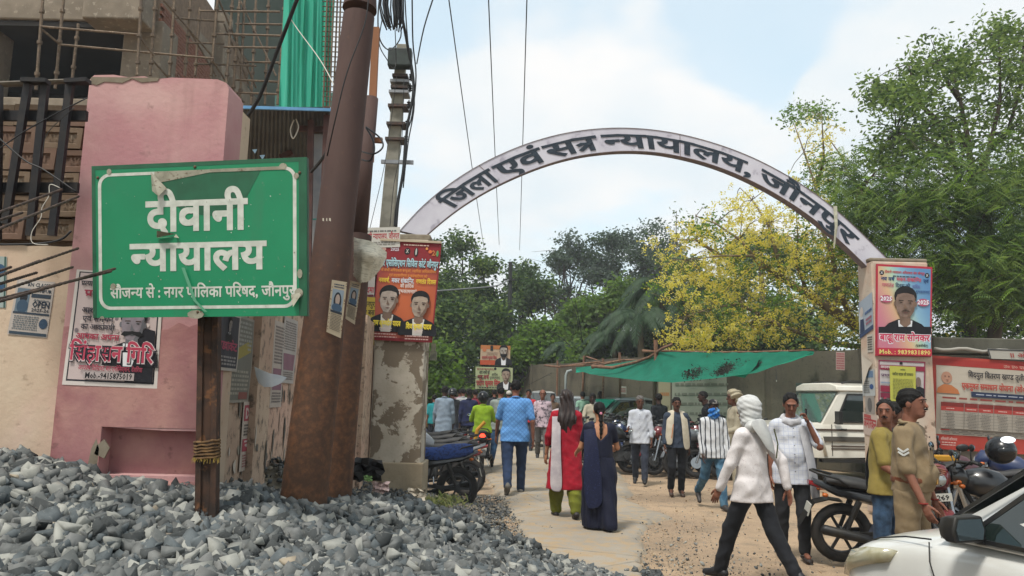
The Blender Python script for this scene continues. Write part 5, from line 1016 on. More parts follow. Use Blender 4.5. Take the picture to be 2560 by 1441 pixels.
def banner_wall():
 t = thing('banner_wall', 'grey coped wall right of the right gate pillar carrying the large red banner', 'wall', (8, 12.25, 0)); x0 = W(2334, 1000, 12.25).x-8; x1 = x0+5; zt = W(2450, 862, 12.25).z; m = MB(); m.box(((x0+x1)/2, .12, zt/2-.1), (x1-x0, .24, zt-.2)); obj('wall_face', m, plaster('grey_wall_wash', '#8c8980', '#7d7a72', '#97948b', '#4f4c45', dirt=.6), t)
 q = MB(); q.box(((x0+x1)/2, .1, zt-.03), (x1-x0, .36, .26)); obj('coping', q, plaster('mossy_coping', '#5b5a50', '#4a4940', None, '#33332c', dirt=.8), t, bevel=.02)
 q = MB(); n = 12; P0 = W(2336, 874, 15.5)-t.location; 
 q.tube([W(2336+20*i, 872+3*math.sin(i*1.3)+i*.8, 12.05)-t.location for i in range(13)], .03, 6); obj('rolled_plastic', q, flat('#8b8880'), t, smooth=True)
 Y = 12.15; s = Sheet('banner', 'large red bordered government banner with a printed table on the wall right of the pillar', 'banner', [W(2331, 889, Y), W(2800, 922, Y-.3), W(2800, 1152, Y-.3), W(2331, 1122, Y)], flat('#9c3a30'), .01, curl=.02, lift=.0025)
 s.rect(.02, .16, 1, .90, '#a59d90'); s.rect(0, .90, 1, .97, '#8e2c28'); s.text('उ० प्र० पावर कारपोरेशन लि०', .38, .7, .915, .03, '#b58a7c', .01)
 s.ov(.075, .77, .03, .065, '#9a7460', 'portrait'); s.poly([(.02, .60), (.025, .655), (.06, .70), (.10, .69), (.135, .645), (.145, .60)], '#a4653c', 'portrait'); s.ov(.066, .785, .004, .006, '#3a2a22', 'portrait', 6); s.ov(.086, .785, .004, .006, '#3a2a22', 'portrait', 6); s.poly([(.068, .745), (.086, .748), (.078, .737)], '#5c342c', 'portrait')
 s.text('विद्युत वितरण खण्ड तृतीय, जौनपुर', .19, .60, .79, .052, '#25242a', .02); s.text('एकमुश्त समाधान योजना (ओ०टी०एस०)', .155, .60, .665, .055, '#a03a2e', .03)
 s.rect(.205, .58, .60, .635, '#1f2a44'); s.lines(.22, .58, .595, .62, 1, '#9aa0ae', fill=.4); s.lines(.03, .62, .535, .57, 1, '#7c3a34')
 s.rect(.04, .46, .52, .505, '#6e2622'); s.rect(.04, .415, .52, .46, '#9a3a34'); s.rect(.04, .225, .52, .415, '#989186', 'table')
 for k in range(7): s.rect(.04, .225+k*.031, .52, .228+k*.031, '#77716a', 'table')
 for u in (.16, .235, .32, .42): s.rect(u, .225, u+.003, .50, '#77716a', 'table')
 for u in (.05, .17, .245, .335, .43): s.lines(u, u+.075, .23, .41, 11, '#5c5854', fill=.4)
 for u in (.05, .17, .245, .335, .43): s.lines(u, u+.07, .428, .45, 1, '#b59a92', fill=.5)
 s.lines(.03, .6, .165, .215, 3, '#5c5854', fill=.4); s.rect(.03, .205, .08, .217, '#7c2a28')
 s.rect(.53, .36, .60, .47, '#1f2438'); s.lines(.56, .64, .5, .54, 1, '#4a4640'); s.ov(.59, .28, .02, .04, '#9a6a50')
 s.text('अधिशासी अभियन्ता', .03, .12, .10, .025, '#b5a098', .01); s.lines(.03, .13, .04, .09, 2, '#b5a098', fill=.4)
 for u in (.62, .85): s.ov(u, .5, .04, .2, '#a5614f')
 s.end()
 s = Sheet('banner', 'white banner edge with a dark frame line above the red government banner', 'banner', [W(2468, 872, 12.0), W(2720, 880, 11.8), W(2720, 905, 11.8), W(2475, 897, 12.0)], flat('#9a9890'), .01, lift=.003); s.rect(0, .86, 1, .98, '#33363a'); s.rect(0, 0, .012, .98, '#33363a'); s.text('॥ ओ३म ॥', .2, .6, .2, .4, '#8e3c38', .02); s.end()
banner_wall()
def right_posters():
 Y = 11.77
 gt = NT('rainbow_print'); x = gt.sep(gt.tc.outputs['Object'])[0]; z = gt.sep(gt.tc.outputs['Object'])[2]; k = gt.ramp(gt.math('ADD', x, gt.math('MULTIPLY', z, .35)), -.5, .55)
 rr = gt.n('ValToRGB', {0: k}); e = rr.color_ramp.elements; e[0].color = C('#b06a7c'); e[1].color = C('#4f7ba6'); [setattr(e.new(p), 'color', C(c)) for p, c in ((.3, '#c0a07c'), (.5, '#a0b8a0'), (.72, '#7aa2b8'))]
 gt.set(col=rr.outputs[0], rough=.4)
 s = Sheet('greeting_board', 'upright red bordered greeting board with one portrait on the right gate pillar', 'banner', [W(2191, 660, Y), W(2331, 668, Y), W(2328, 893, Y), W(2189, 890, Y)], flat('#a02c3c'), .02, lift=.0009)
 s.rect(.03, .085, .97, .975, gt.m); s.ov(.095, .905, .042, .028, '#15161c'); s.text('X', .075, .115, .893, .022, '#b9bcc0', .03); s.ov(.905, .90, .042, .028, '#15161c'); s.text('X', .885, .925, .888, .022, '#b9bcc0', .03)
 s.text('दीवानी न्यायालय अधिवक्ता संघ जौनपुर', .15, .86, .905, .024, '#a8333c', .02); s.lines(.28, .72, .865, .885, 1, '#3c4450', fill=.6)
 s.text('नव वर्ष', .08, .32, .822, .036, '#1e3b66', .025); s.text('मकर-संक्रान्ति', .36, .80, .822, .036, '#b04a5a', .025); s.text('एवं', .84, .93, .818, .034, '#1e3b66', .025)
 s.text('गणतंत्र', .10, .31, .752, .036, '#a85a6a', .02); s.text('दिवस की', .34, .60, .752, .036, '#24405c', .02); s.text('हार्दिक', .64, .78, .748, .034, '#5a6a9a', .02); s.text('शुभकामनाएं', .70, .95, .70, .026, '#33507c', .02)
 for u0, u1, v in ((.07, .28, .60), (.73, .94, .575)): s.ov((u0+u1)/2, v+.02, .11, .042, '#a04a66'); s.text('2025', u0, u1, v, .042, '#c9cdd2', .035)
 s.portrait(.515, .175, .60, '#7a6458', '#101219', shirt='#c5c8cc'); s.rect(.03, .085, .97, .26, gt.m)
 s.poly([(.03, .085), (.97, .085), (.97, .26), (.03, .26)], gt.m); s.poly([(.03, .24), (.97, .24), (.97, .33), (.03, .31)], '#101219', 'portrait')
 s.text('बाढू राम सोनकर', .045, .955, .165, .07, '#c9ccd0', .075); s.text('बाढू राम सोनकर', .055, .945, .168, .066, '#b02a4c', .03, res=2); s.text('(एडवोकेट)', .69, .92, .105, .024, '#16181e', .015)
 s.rect(.015, .01, .985, .085, '#a52a3c'); s.text('Mob. : 9839831890', .04, .96, .022, .042, '#c9bd6c', .02); s.end()
 s = Sheet('election_poster', 'half covered election poster with dark red bands below the greeting board', 'poster', [W(2196, 900, Y), W(2313, 905, Y), W(2311, 1029, Y), W(2196, 1020, Y)], flat('#a9a3a2'), .004, lift=.0015)
 s.rect(.0, 0, .025, 1, '#7c2c44'); s.rect(.975, 0, 1, 1, '#7c2c44'); s.rect(0, .975, 1, 1, '#7c2c44'); s.rect(.03, .8, .98, .9, '#7c2038'); s.text('अध्यक्ष', .04, .24, .83, .05, '#c0b4b4', .02); s.ov(.48, .95, .035, .03, '#15161a'); s.lines(.08, .4, .95, .96, 1, '#5c5458'); s.lines(.6, .95, .95, .96, 1, '#5c5458')
 s.text('प्रथम', .05, .26, .66, .05, '#4f3350', .02); s.lines(.04, .24, .5, .56, 1, '#6a7d94'); s.rect(.03, .34, .28, .47, '#7c2038'); s.rect(.03, .22, .28, .32, '#6c2238'); s.text('दीप', .05, .28, .08, .10, '#9a3048', .03); s.poly([(.75, .2), (.98, .2), (.98, .45), (.85, .5), (.78, .44)], '#15161c'); s.ov(.84, .58, .06, .1, '#6a5a52'); s.lines(.6, .95, .03, .12, 2, '#7c3c3c'); s.end()
 s = Sheet('notice', 'yellow green printed notice stuck over the election poster', 'notice', [W(2224, 915, Y-.03), W(2289, 918, Y-.03), W(2290, 1008, Y-.03), W(2226, 1005, Y-.03)], flat('#a3a347'), .002, lift=.001); s.text('अपील', .4, .6, .88, .04, '#3c4a2a', .02); s.text('वकील साहब की समस्या', .1, .9, .74, .07, '#3a4426', .02); s.lines(.1, .9, .08, .66, 15, '#6a6c36', fill=.4); s.end()
 # left face of the pillar
 x = W(2188, 900, 11.8).x-.008
 def lf(lab, py0, py1, ya, yb, base, fn, cat='notice', nm='notice', dz=0):
  zt = W(2170, py0, 12.04).z; zb = W(2170, py1, 12.04).z; s = Sheet(nm, lab, cat, [Vector((x, yb, zt-dz)), Vector((x, ya, zt+dz)), Vector((x, ya, zb+dz)), Vector((x, yb, zb-dz))], flat(base), .002, 'weathered bills on the left face of the right pillar', lift=.0012); fn(s); s.end()
 lf('tilted pale blue card with a lawyer figure on the left face of the right pillar', 745, 835, 11.8, 12.27, '#8f9aa6', lambda s: (s.rect(0, 0, 1, .12, '#2c3c5c'), s.rect(.0, .12, .3, .7, '#a8b0b6'), s.poly([(.05, .12), (.4, .12), (.35, .45), (.1, .5)], '#22304c'), s.ov(.22, .68, .12, .14, '#b0a8a2'), s.lines(.45, .95, .5, .62, 1, '#2c4c7c'), s.lines(.5, .95, .2, .42, 2, '#8a4a5a')), dz=.06)
 lf('white typed notice under the tilted card on the right pillar', 838, 882, 11.83, 12.03, '#b0aaa0', lambda s: s.lines(.1, .9, .1, .9, 6, '#33302e', fill=.6))
 lf('pale blue and white torn bill halfway up the left face of the right pillar', 925, 990, 11.83, 12.25, '#a2a6a6', lambda s: (s.rect(.1, .7, .9, .95, '#5c7490'), s.ov(.75, .35, .15, .1, '#2c4a7c'), s.lines(.1, .6, .1, .6, 6, '#6a6a68')))
 lf('dark smudged poster on the left face of the right pillar', 990, 1035, 11.87, 12.17, '#8c8680', lambda s: s.ov(.5, .5, .25, .4, '#5c5a58'))
 lf('peeling red lettered bill low on the left face of the right pillar', 1035, 1090, 11.81, 12.27, '#b0a096', lambda s: (s.text('अमेरिकन', .05, .95, .35, .4, '#9c3a3c', .03), s.rect(.1, .8, .6, .95, '#9c4a48')), dz=-.02)
 q = MB(); z = W(2170, 910, 12.04).z; q.add([Vector((-.015, .03, 0)), Vector((-.02, .38, .15)), Vector((-.05, .3, -.35)), Vector((-.02, .15, -.08))], [(0, 1, 2, 3)]); tag(obj('torn_paper', q, flat('#b5ac9e'), loc=(x, 11.82, z)), 'torn white paper flap hanging from the left face of the right pillar', 'paper')
right_posters()
def canopy():
 wm = mat('rough_branch_wood', '#7a5a45', '#5f4535', 8, .85, stretch=(1, 1, .3), c3='#8f7059', s3=12)
 t = thing('shade_canopy', 'green shade net stretched over rough wooden poles above the parked motorbikes', 'canopy', tuple(W(1640, 1060, 21.5))); o = Vector(t.location); P = lambda px, py, Y: W(px, py, Y)-o
 for pts, r in ((((1639, 850, 21.3), (1640, 900, 21.3), (1636, 1000, 21.4), (1632, 1085, 21.4)), .055), (((1549, 882, 24.5), (1550, 950, 24.5), (1549, 1080, 24.5)), .045), (((1507, 896, 26), (1508, 960, 26), (1506, 1060, 26)), .04), (((1460, 890, 28), (1456, 990, 28), (1458, 1040, 28)), .04), (((1394, 902, 30), (1392, 1000, 30)), .035)):
  q = MB(); q.tube([P(*p) for p in pts], [r*1.1]+[r]*(len(pts)-1), 7); obj('post', q, wm, t)
 for pts, r in ((((1480, 916, 24), (1530, 920, 23.4), (1590, 906, 22.4), (1625, 893, 21.6), (1655, 872, 21), (1680, 861, 20.6)), .05), (((1606, 878, 21.3), (1640, 880, 21.3)), .045), (((1362, 914, 29), (1400, 918, 28.5), (1450, 910, 27.5), (1500, 905, 26)), .04), (((1400, 916, 28), (1470, 913, 27), (1560, 900, 24), (1610, 902, 22.5)), .03), (((1465, 892, 28), (1500, 903, 27)), .03), (((1480, 920, 24.4), (1520, 908, 24), (1560, 900, 24)), .035)):
  q = MB(); q.tube([P(*p) for p in pts], [r*(1.1-.4*i/(len(pts)-1)) for i in range(len(pts))], 7); obj('cross_pole', q, wm, t, smooth=True)
 q = MB(); q.tube([P(1652, 878, 21.2), P(1800, 881, 20.6), P(1900, 880, 20.2), P(2035, 876, 19.8)], .028, 6); obj('ridge_rope', q, wm, t, smooth=True)
 nt = NT('green_shade_net'); f = nt.noise(3, 6, .65); col = nt.mix(nt.ramp(f, .35, .7), C('#0f7a62'), C('#168a70')); dk = nt.ramp(nt.noise(1.1, 7, .7, co=nt.mapv((1, 1, 2.5))), .58, .66, 0, .0); nt.set(col=col, rough=.8)
 tr = nt.n('BsdfTranslucent', {0: nt.mix(.5, C('#2ab896'), col)}); mx = nt.n('MixShader', {0: .55, 1: nt.b.outputs[0], 2: tr.outputs[0]}); nt.t.links.new(mx.outputs[0], nt.t.nodes['Material Output'].inputs[0])
 top = [(1440, 919, 27.8), (1530, 911, 24.8), (1600, 899, 22.6), (1650, 880, 21.2), (1800, 881, 20.6), (1900, 881, 20.2), (2035, 877, 19.8)]
 bot = [(1440, 926, 25.4), (1500, 940, 23.5), (1600, 952, 20.4), (1680, 957, 19.2), (1790, 946, 18.4), (1890, 933, 18.6), (2030, 882, 19.4)]
 nu, nv = 60, 12; V = []
 for j in range(nv+1):
  for i in range(nu+1):
   u = i/nu*6; k = min(int(u), 5); f_ = u-k; f_ = f_; v = j/nv
   a = P(*top[k]).lerp(P(*top[k+1]), f_); b = P(*bot[k]).lerp(P(*bot[k+1]), f_); p = a.lerp(b, v); p.z -= .10*math.sin(PI*v)+.03*math.sin(i*.9+v*3)*math.sin(PI*v); V.append(p+Vector((0, .04*math.sin(i*1.7+j), 0)))
 q = MB(); q.add(V, [(j*(nu+1)+i, j*(nu+1)+i+1, (j+1)*(nu+1)+i+1, (j+1)*(nu+1)+i) for j in range(nv) for i in range(nu)]); obj('shade_net', q, nt.m, t, smooth=True)
 q = MB(); q.add([P(1830, 940, 18.7), P(1868, 905, 19.2), P(1905, 884, 19.9), P(1890, 915, 19.1), P(1862, 945, 18.6)], [(0, 1, 2, 3, 4)]); obj('net_fold', q, nt.m, t)
 # dry leaves collected in the sag of the net
 V = []; Q = []
 for k in range(2600):
  u = random.gauss(1800, 55); v = .55+.3*((u-1700)/230-.5)*-1+random.gauss(0, .12); 
  if not (1690 < u < 1905): continue
  uu = (u-1650)/150 if u < 1800 else 1+(u-1800)/100; kk = 3+min(int(uu), 2); f_ = uu-int(uu); a = P(*top[kk]).lerp(P(*top[kk+1]), f_); b = P(*bot[kk]).lerp(P(*bot[kk+1]), f_); v = min(max(v, .15), .97); p = a.lerp(b, v)+Vector((0, -.03-.05*random.random(), -.10*math.sin(PI*v)-.02))
  s = random.uniform(.015, .04); d = Vector((random.uniform(-1, 1), random.uniform(-.3, .3), random.uniform(-1, 1)))*s; e = Vector((random.uniform(-1, 1), random.uniform(-.5, .5), random.uniform(-1, 1)))*s; n = len(V); V += [p-d, p-e, p+d, p+e]; Q.append((n, n+1, n+2, n+3))
 tag(obj('leaf_litter', np_mesh('leaf_litter', V, Q, mat('leaf_litter', '#161b12', '#23251a', 3)), parent=t), None, None, kind='stuff')
canopy()
def far_boards():
 t = thing('lamp_post', 'dark far utility pole rising behind the two roadside boards', 'pole', tuple(W(1272, 1010, 37))); o = Vector(t.location); q = MB(); q.tube([(0, 0, -1), W(1276, 655, 37)-o], [.12, .09], 8); obj('shaft', q, mat('dark_pole', '#232625', rough=.7), t)
 for py in (808, 822, 700): q = MB(); c = W(1273, py, 36.9)-o; q.box(c, (.6, .08, .08)); obj('cross_arm', q, mat('dark_pole', '#232625'), t)
 gw = mat('grey_aluminium_cable', '#77797a', rough=.4, metal=.3)
 for lb, pts in zip(('topmost of the lower four', 'lowest ended', 'bottom crossing', 'second', 'single high'), (((1272, 808), (1220, 825), (1150, 838), (1100, 818)), ((1272, 822), (1215, 842), (1170, 848), (1090, 828)), ((1272, 825), (1230, 836), (1180, 846), (1120, 842), (1088, 838)), ((1272, 812), (1200, 832), (1140, 824), (1090, 800)), ((1272, 700), (1240, 715), (1170, 722), (1090, 728)))):
  wire('service_cable', [W(x, y, 36-.01*(1272-x)) for x, y in pts], .035, gw, lb+' grey cable sagging left from the far dark pole', 'cable', 'grey cables sagging from the far dark pole', n=5)
 Y = 31
 s = Sheet('roadside_board', 'upper orange and white roadside board with a bearded portrait', 'banner', [W(1202, 863, Y), W(1276, 865, Y), W(1275, 914, Y), W(1200, 912, Y)], flat('#a9937c'), .03, lift=.003)
 s.rect(0, .8, 1, 1, '#a86a3c'); s.rect(0, 0, .6, .24, '#a84a2c'); s.ov(.13, .78, .07, .12, '#b06a44'); s.rect(.33, .72, .42, .98, '#1d1d20'); s.lines(.2, .6, .5, .66, 2, '#8a7464'); s.text('अश्वनी कुमार मिश्र', .05, .55, .3, .13, '#8e2c30', .03); s.portrait(.78, 0, 1.05, '#a39c92', '#17171b', beard=True); s.end()
 s = Sheet('roadside_board', 'lower pale green roadside board with red name and portrait', 'banner', [W(1189, 917, Y), W(1282, 920, Y), W(1281, 975, Y), W(1188, 973, Y)], flat('#9aa27c'), .03, lift=.003)
 s.ov(.53, .93, .035, .06, '#1d1f1d'); s.lines(.03, .5, .85, .95, 2, '#8a4640', fill=.5); s.text('आप सभी को', .1, .38, .68, .13, '#2a2c26', .02); s.text('नव वर्ष', .06, .36, .45, .17, '#7c2a30', .03); s.text('हार्दिक', .44, .6, .62, .09, '#2a2c26', .01); s.text('शुभकामनाएं', .38, .66, .48, .09, '#2a2c26', .01); s.text('प्रदीप कुमार सिंह', .03, .66, .17, .2, '#9c3434', .035); s.lines(.1, .6, .03, .12, 1, '#3a3c34', fill=.6); s.portrait(.82, 0, .98, '#9a8676', '#15171b'); s.end()
 q = MB(); 
 for px in (1206, 1270): q.bar(W(px, 865, Y+.08)-W(1240, 1000, Y), W(px, 1030, Y+.08)-W(1240, 1000, Y), .08, .06, (0, 1, 0))
 q.bar(W(1206, 916, Y+.08)-W(1240, 1000, Y), W(1270, 918, Y+.08)-W(1240, 1000, Y), .08, .06, (0, 1, 0))
 tag(obj('board_stand', q, mat('dark_pole', '#232625'), loc=W(1240, 1000, Y)), 'dark two legged stand holding up the pair of roadside boards', 'stand')
far_boards()
# ================================================================ trees
def leaf_mat(name, a, b, tl, trans=.45, sc=.8):
 t = NT(name); col = t.mix(t.ramp(t.noise(sc, 4), .35, .65), C(a), C(b)); rnd = t.n('NewGeometry').outputs['Random Per Island']; col = t.mix(t.math('MULTIPLY', rnd, .55), col, C(tl)); t.set(col=col, rough=.6, spec=.25)
 tr = t.n('BsdfTranslucent', {0: t.mix(.5, col, C(tl))}); mx = t.n('MixShader', {0: trans, 1: t.b.outputs[0], 2: tr.outputs[0]}); t.t.links.new(mx.outputs[0], t.t.nodes['Material Output'].inputs[0]); return t.m
LG = leaf_mat('neem_leaf', '#4d652f', '#5c7638', '#889c50', .55); LD = leaf_mat('dark_leaf', '#2a3f24', '#34492a', '#4a6234', .4); LM_ = leaf_mat('mid_leaf', '#3c562c', '#48642e', '#6d8440'); LY = leaf_mat('bright_leaf', '#4d7220', '#5c8026', '#7d9a3a', .55)
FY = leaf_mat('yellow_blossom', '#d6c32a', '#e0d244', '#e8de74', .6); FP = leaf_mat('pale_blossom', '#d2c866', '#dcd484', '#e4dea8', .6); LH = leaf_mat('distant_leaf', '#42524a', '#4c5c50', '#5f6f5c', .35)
BARK = mat('grey_brown_bark', '#4f4538', '#3a3229', 5, .95, bump=.7, bdist=.03, stretch=(1, 1, .35)); BARKL = mat('pale_bark', '#7a6c55', '#65583f', 6, .9, bump=.5, bdist=.02, stretch=(1, 1, .4)); BARKD = mat('dark_bark', '#2a2620', '#1f1c18', 5, .95, bump=.6, bdist=.02)
def leaf_cloud(C0, N, rad, L, Wd, droop=.3, flat_=.5, up=.3):
 "leaf quads gathered round the twig points C0 (n,3): N leaves each within rad"
 n = len(C0)*N; c = np.repeat(C0, N, 0)+RNG.normal(0, 1, (n, 3))*(np.array([1, 1, .75])*rad*.55)
 d = RNG.normal(0, 1, (n, 3)); d[:, 2] = d[:, 2]*.5-droop; d /= np.linalg.norm(d, axis=1)[:, None]
 w = np.cross(d, RNG.normal(0, 1, (n, 3))*np.array([1, 1, .6])+np.array([0, 0, up])); w /= np.linalg.norm(w, axis=1)[:, None]+1e-9
 l = (L*RNG.uniform(.6, 1.25, n))[:, None]; ww = (Wd*RNG.uniform(.7, 1.2, n))[:, None]
 V = np.stack([c, c+d*l*.45+w*ww*.5, c+d*l, c+d*l*.45-w*ww*.5], 1).reshape(-1, 3); return V, np.arange(n*4).reshape(-1, 4)
def crown_obj(nm, parent, clouds, mats, loc):
 V = []; Q = []; M_ = []; o = 0
 for (v, q), mi in clouds: V.append(v); Q.append(q+o); M_.append(np.full(len(q), mi)); o += len(v)
 return obj(nm, np_mesh(nm, np.concatenate(V), np.concatenate(Q), mats, False, np.concatenate(M_)), parent=parent)
def grow(base, targets, r0, bend=.25):
 "limbs from a trunk to target points; returns list of polylines with radii"
 out = []
 for t, f, r in targets:
  p0 = base(f); n = 7; v = t-p0; s = Vector((random.uniform(-1, 1), random.uniform(-1, 1), random.uniform(-.2, 1)))*v.length*bend*.3; out.append(([p0+v*(i/n)+s*math.sin(PI*i/n)+Vector((random.uniform(-1, 1), random.uniform(-1, 1), random.uniform(-1, 1)))*v.length*.02 for i in range(n+1)], [r*(1-.82*i/n) for i in range(n+1)]))
 return out
def tree(nm, label, loc, trunk, lobes, leaf, mats, nclump, N, rad, L, Wd, limb_r=.1, bark=BARK, group=None, shell=.55, extra=None, droop=.3, thin=None, twigs=True, seed=None):
 "lobes: (centre, radii, weight) in world space relative to loc"
 if seed is not None: random.seed(seed); np.random.seed(seed)
 t = thing(nm, label, 'tree', loc, 0, group); q = MB(); trunk = [Vector(p) for p in trunk]; q.tube(trunk, [limb_r*2.2*(1-.55*i/(len(trunk)-1)) for i in range(len(trunk))], 10)
 def base(f): x = f*(len(trunk)-1); i = min(int(x), len(trunk)-2); return trunk[i].lerp(trunk[i+1], x-i)
 pts = []; tg = []
 wsum = sum(l[2] for l in lobes)
 for c, r, w in lobes:
  n = max(3, int(nclump*w/wsum)); d = RNG.normal(0, 1, (n, 3)); d /= np.linalg.norm(d, axis=1)[:, None]; k = (shell+(1-shell)*RNG.random(n))**.8*RNG.uniform(.75, 1.12, n); p = np.array(c)+d*k[:, None]*np.array(r); pts.append(p); tg.append((Vector(c), random.uniform(.5, .98), limb_r*.8))
 pts = np.concatenate(pts); limbs = grow(base, tg, limb_r)
 for P, r in limbs: q.tube(P, r, 7)
 if twigs:
  for P, r in limbs:
   for k in range(7):
    i = random.randrange(3, 7); e = P[i]+Vector(RNG.normal(0, 1, 3))*1.1*max(.5, rad*1.6); q.tube([P[i], P[i].lerp(e, .5)+Vector((0, 0, .15)), e], [max(r[i]*.6, .015), .015, .006], 4)
 obj('trunk', q, bark, t, smooth=True)
 if thin: pts = pts[thin(pts)]
 cl = []; s = np.array_split(RNG.permutation(len(pts)), len(leaf))
 for (frac, mi, l, w_), _ in zip(leaf, s):
  k = max(1, int(len(pts)*frac)); idx = RNG.permutation(len(pts))[:k]; cl.append((leaf_cloud(pts[idx], N, rad, L*l, Wd*w_, droop), mi))
 if extra: cl += extra(pts)
 crown_obj('crown', t, cl, mats, loc); return t
def tl(px, py, Y, o): return tuple(W(px, py, Y)-Vector(o))
def far_trees():
 # the tree line closing the street, one tree at a time
 spec = [  # px, top py, Y, half width px, material set, label
  (1135, 575, 44, 95, 1, 'dark leafy tree just right of the left gate pillar'), (1200, 640, 40, 80, 1, 'dark tree behind the left of the far dark pole'), (1300, 650, 46, 80, 1, 'dark tree top just right of the far pole'), (1070, 610, 38, 70, 1, 'dark tree partly hidden by the red greeting board'),
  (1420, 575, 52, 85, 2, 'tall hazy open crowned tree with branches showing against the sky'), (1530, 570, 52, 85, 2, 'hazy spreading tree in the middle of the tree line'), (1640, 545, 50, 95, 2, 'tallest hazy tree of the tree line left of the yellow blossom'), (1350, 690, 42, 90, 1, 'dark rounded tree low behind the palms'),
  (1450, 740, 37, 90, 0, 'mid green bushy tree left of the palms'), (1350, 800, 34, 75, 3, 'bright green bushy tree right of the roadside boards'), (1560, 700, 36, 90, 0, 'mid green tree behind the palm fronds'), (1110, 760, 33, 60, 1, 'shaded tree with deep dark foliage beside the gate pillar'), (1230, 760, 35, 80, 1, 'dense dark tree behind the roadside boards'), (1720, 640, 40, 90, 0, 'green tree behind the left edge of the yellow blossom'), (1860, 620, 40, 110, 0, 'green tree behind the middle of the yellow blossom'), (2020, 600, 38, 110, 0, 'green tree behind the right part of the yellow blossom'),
  (960, 640, 42, 90, 1, 'dark tree behind the left gate pillar and its wing wall'), (820, 640, 44, 100, 1, 'dark tree hidden behind the rusty poles and the shed'),
  (1090, 870, 30, 45, 3, 'light green sprays low beside the left gate pillar'), (1510, 830, 32, 80, 0, 'low shaded tree directly above the compound wall'), (1650, 800, 31, 80, 1, 'dark low tree under the yellow blossom'), (1800, 760, 30, 90, 1, 'dark green tree under the yellow blossom'), (1960, 760, 29, 90, 1, 'dark tree behind the right end of the green net')]
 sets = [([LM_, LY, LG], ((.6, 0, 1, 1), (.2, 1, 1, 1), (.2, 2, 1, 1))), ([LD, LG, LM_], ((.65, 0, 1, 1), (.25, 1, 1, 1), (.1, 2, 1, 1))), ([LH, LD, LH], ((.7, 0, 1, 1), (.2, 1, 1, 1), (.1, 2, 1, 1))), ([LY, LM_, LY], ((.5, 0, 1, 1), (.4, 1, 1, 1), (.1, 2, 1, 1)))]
 for i, (px, py, Y, hw, st, lab) in enumerate(spec):
  loc = tuple(WZ(px, 1100, 0) if 0 else (W(px, 1000, Y).x, Y, 0)); k = Y/F_PX; zt = W(px, py, Y).z; wr = hw*k; H = zt; lobes = []; n = 16 if st == 2 else 8
  for j in range(n):
   a = random.uniform(0, 2*PI); rr = wr*random.uniform(.2, .75); zz = H*(random.uniform(.55, .93) if st == 2 else random.uniform(.42, .86)); r = wr*random.uniform(.34, .52); lobes.append(((rr*math.cos(a), rr*math.sin(a)*.7, min(zz, H-r*.8)), (r*1.15, r, r*(.5 if st == 2 else .75)), r))
  lobes.append(((0, 0, H-wr*.36), (wr*.5, wr*.45, wr*.33), wr*.45)); lobes.append(((wr*.1, -.2, H*.32), (wr*.85, wr*.5, H*.22), wr*.8))
  mats, leaf = sets[st]; size = .26 if st != 2 else .24
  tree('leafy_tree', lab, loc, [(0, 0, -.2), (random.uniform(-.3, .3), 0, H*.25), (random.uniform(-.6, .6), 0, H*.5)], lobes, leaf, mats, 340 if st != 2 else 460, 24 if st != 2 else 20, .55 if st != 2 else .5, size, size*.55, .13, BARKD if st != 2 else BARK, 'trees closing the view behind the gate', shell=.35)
far_trees()
def palms():
 pm = leaf_mat('palm_leaf', '#25382a', '#2e4430', '#465c3c', .3)
 for px, py, Y, s, lab in ((1655, 715, 30, 2.0, 'large royal palm crown left of the yellow blossom'), (1600, 790, 29, 1.8, 'palm with drooping fronds just below the largest palm crown'), (1425, 865, 33, 1.5, 'small palm with hanging fronds above the wall left of the net'), (1535, 840, 31, 1.6, 'palm half hidden between the green trees'), (1900, 600, 33, 1.9, 'palm fronds showing behind the yellow blossom')):
  c = W(px, py, Y); t = thing('palm_tree', lab, 'palm tree', (c.x, c.y, 0), 0, None); q = MB(); q.tube([(0, 0, 0), (.05, 0, c.z*.6), (0, 0, c.z)], [.17, .13, .1], 10); obj('trunk', q, BARKL, t, smooth=True)
  for k in range(17):
   a = 2*PI*k/17+random.uniform(-.2, .2); el = random.uniform(.1, 1.1); P = []; n = 16
   for i in range(n+1):
    u = i/n; P.append(Vector((math.cos(a)*s*(u*math.cos(el*.5)), math.sin(a)*s*(u*math.cos(el*.5)), c.z+s*(u*math.sin(el)-.95*u*u*(1.05 if el < .8 else 1.25)))))
   V = []; Q = []
   m = MB(); m.tube(P, [.03*(1-u/n*.8) for u in range(n+1)], 4, cap=False)
   for i in range(1, n+1):
    for f in (0, .33, .66):
     p = P[i-1].lerp(P[i], f); d = (P[i]-P[i-1]).normalized(); side = d.cross(Vector((0, 0, 1))).normalized(); ll = s*.30*math.sin(PI*min(.97, .12+.85*i/n))**.6
     for sg in (-1, 1):
      tip = p+side*sg*ll*.55+d*ll*.3+Vector((0, 0, -ll*random.uniform(.55, .95))); w = d*.028*s*.5; mid = p.lerp(tip, .45)+side*sg*ll*.12; m.add([p-w*.6, p+w*.6, mid+w, tip, mid-w], [(0, 1, 2, 3, 4)])
   obj('frond', m, pm, t)
palms()
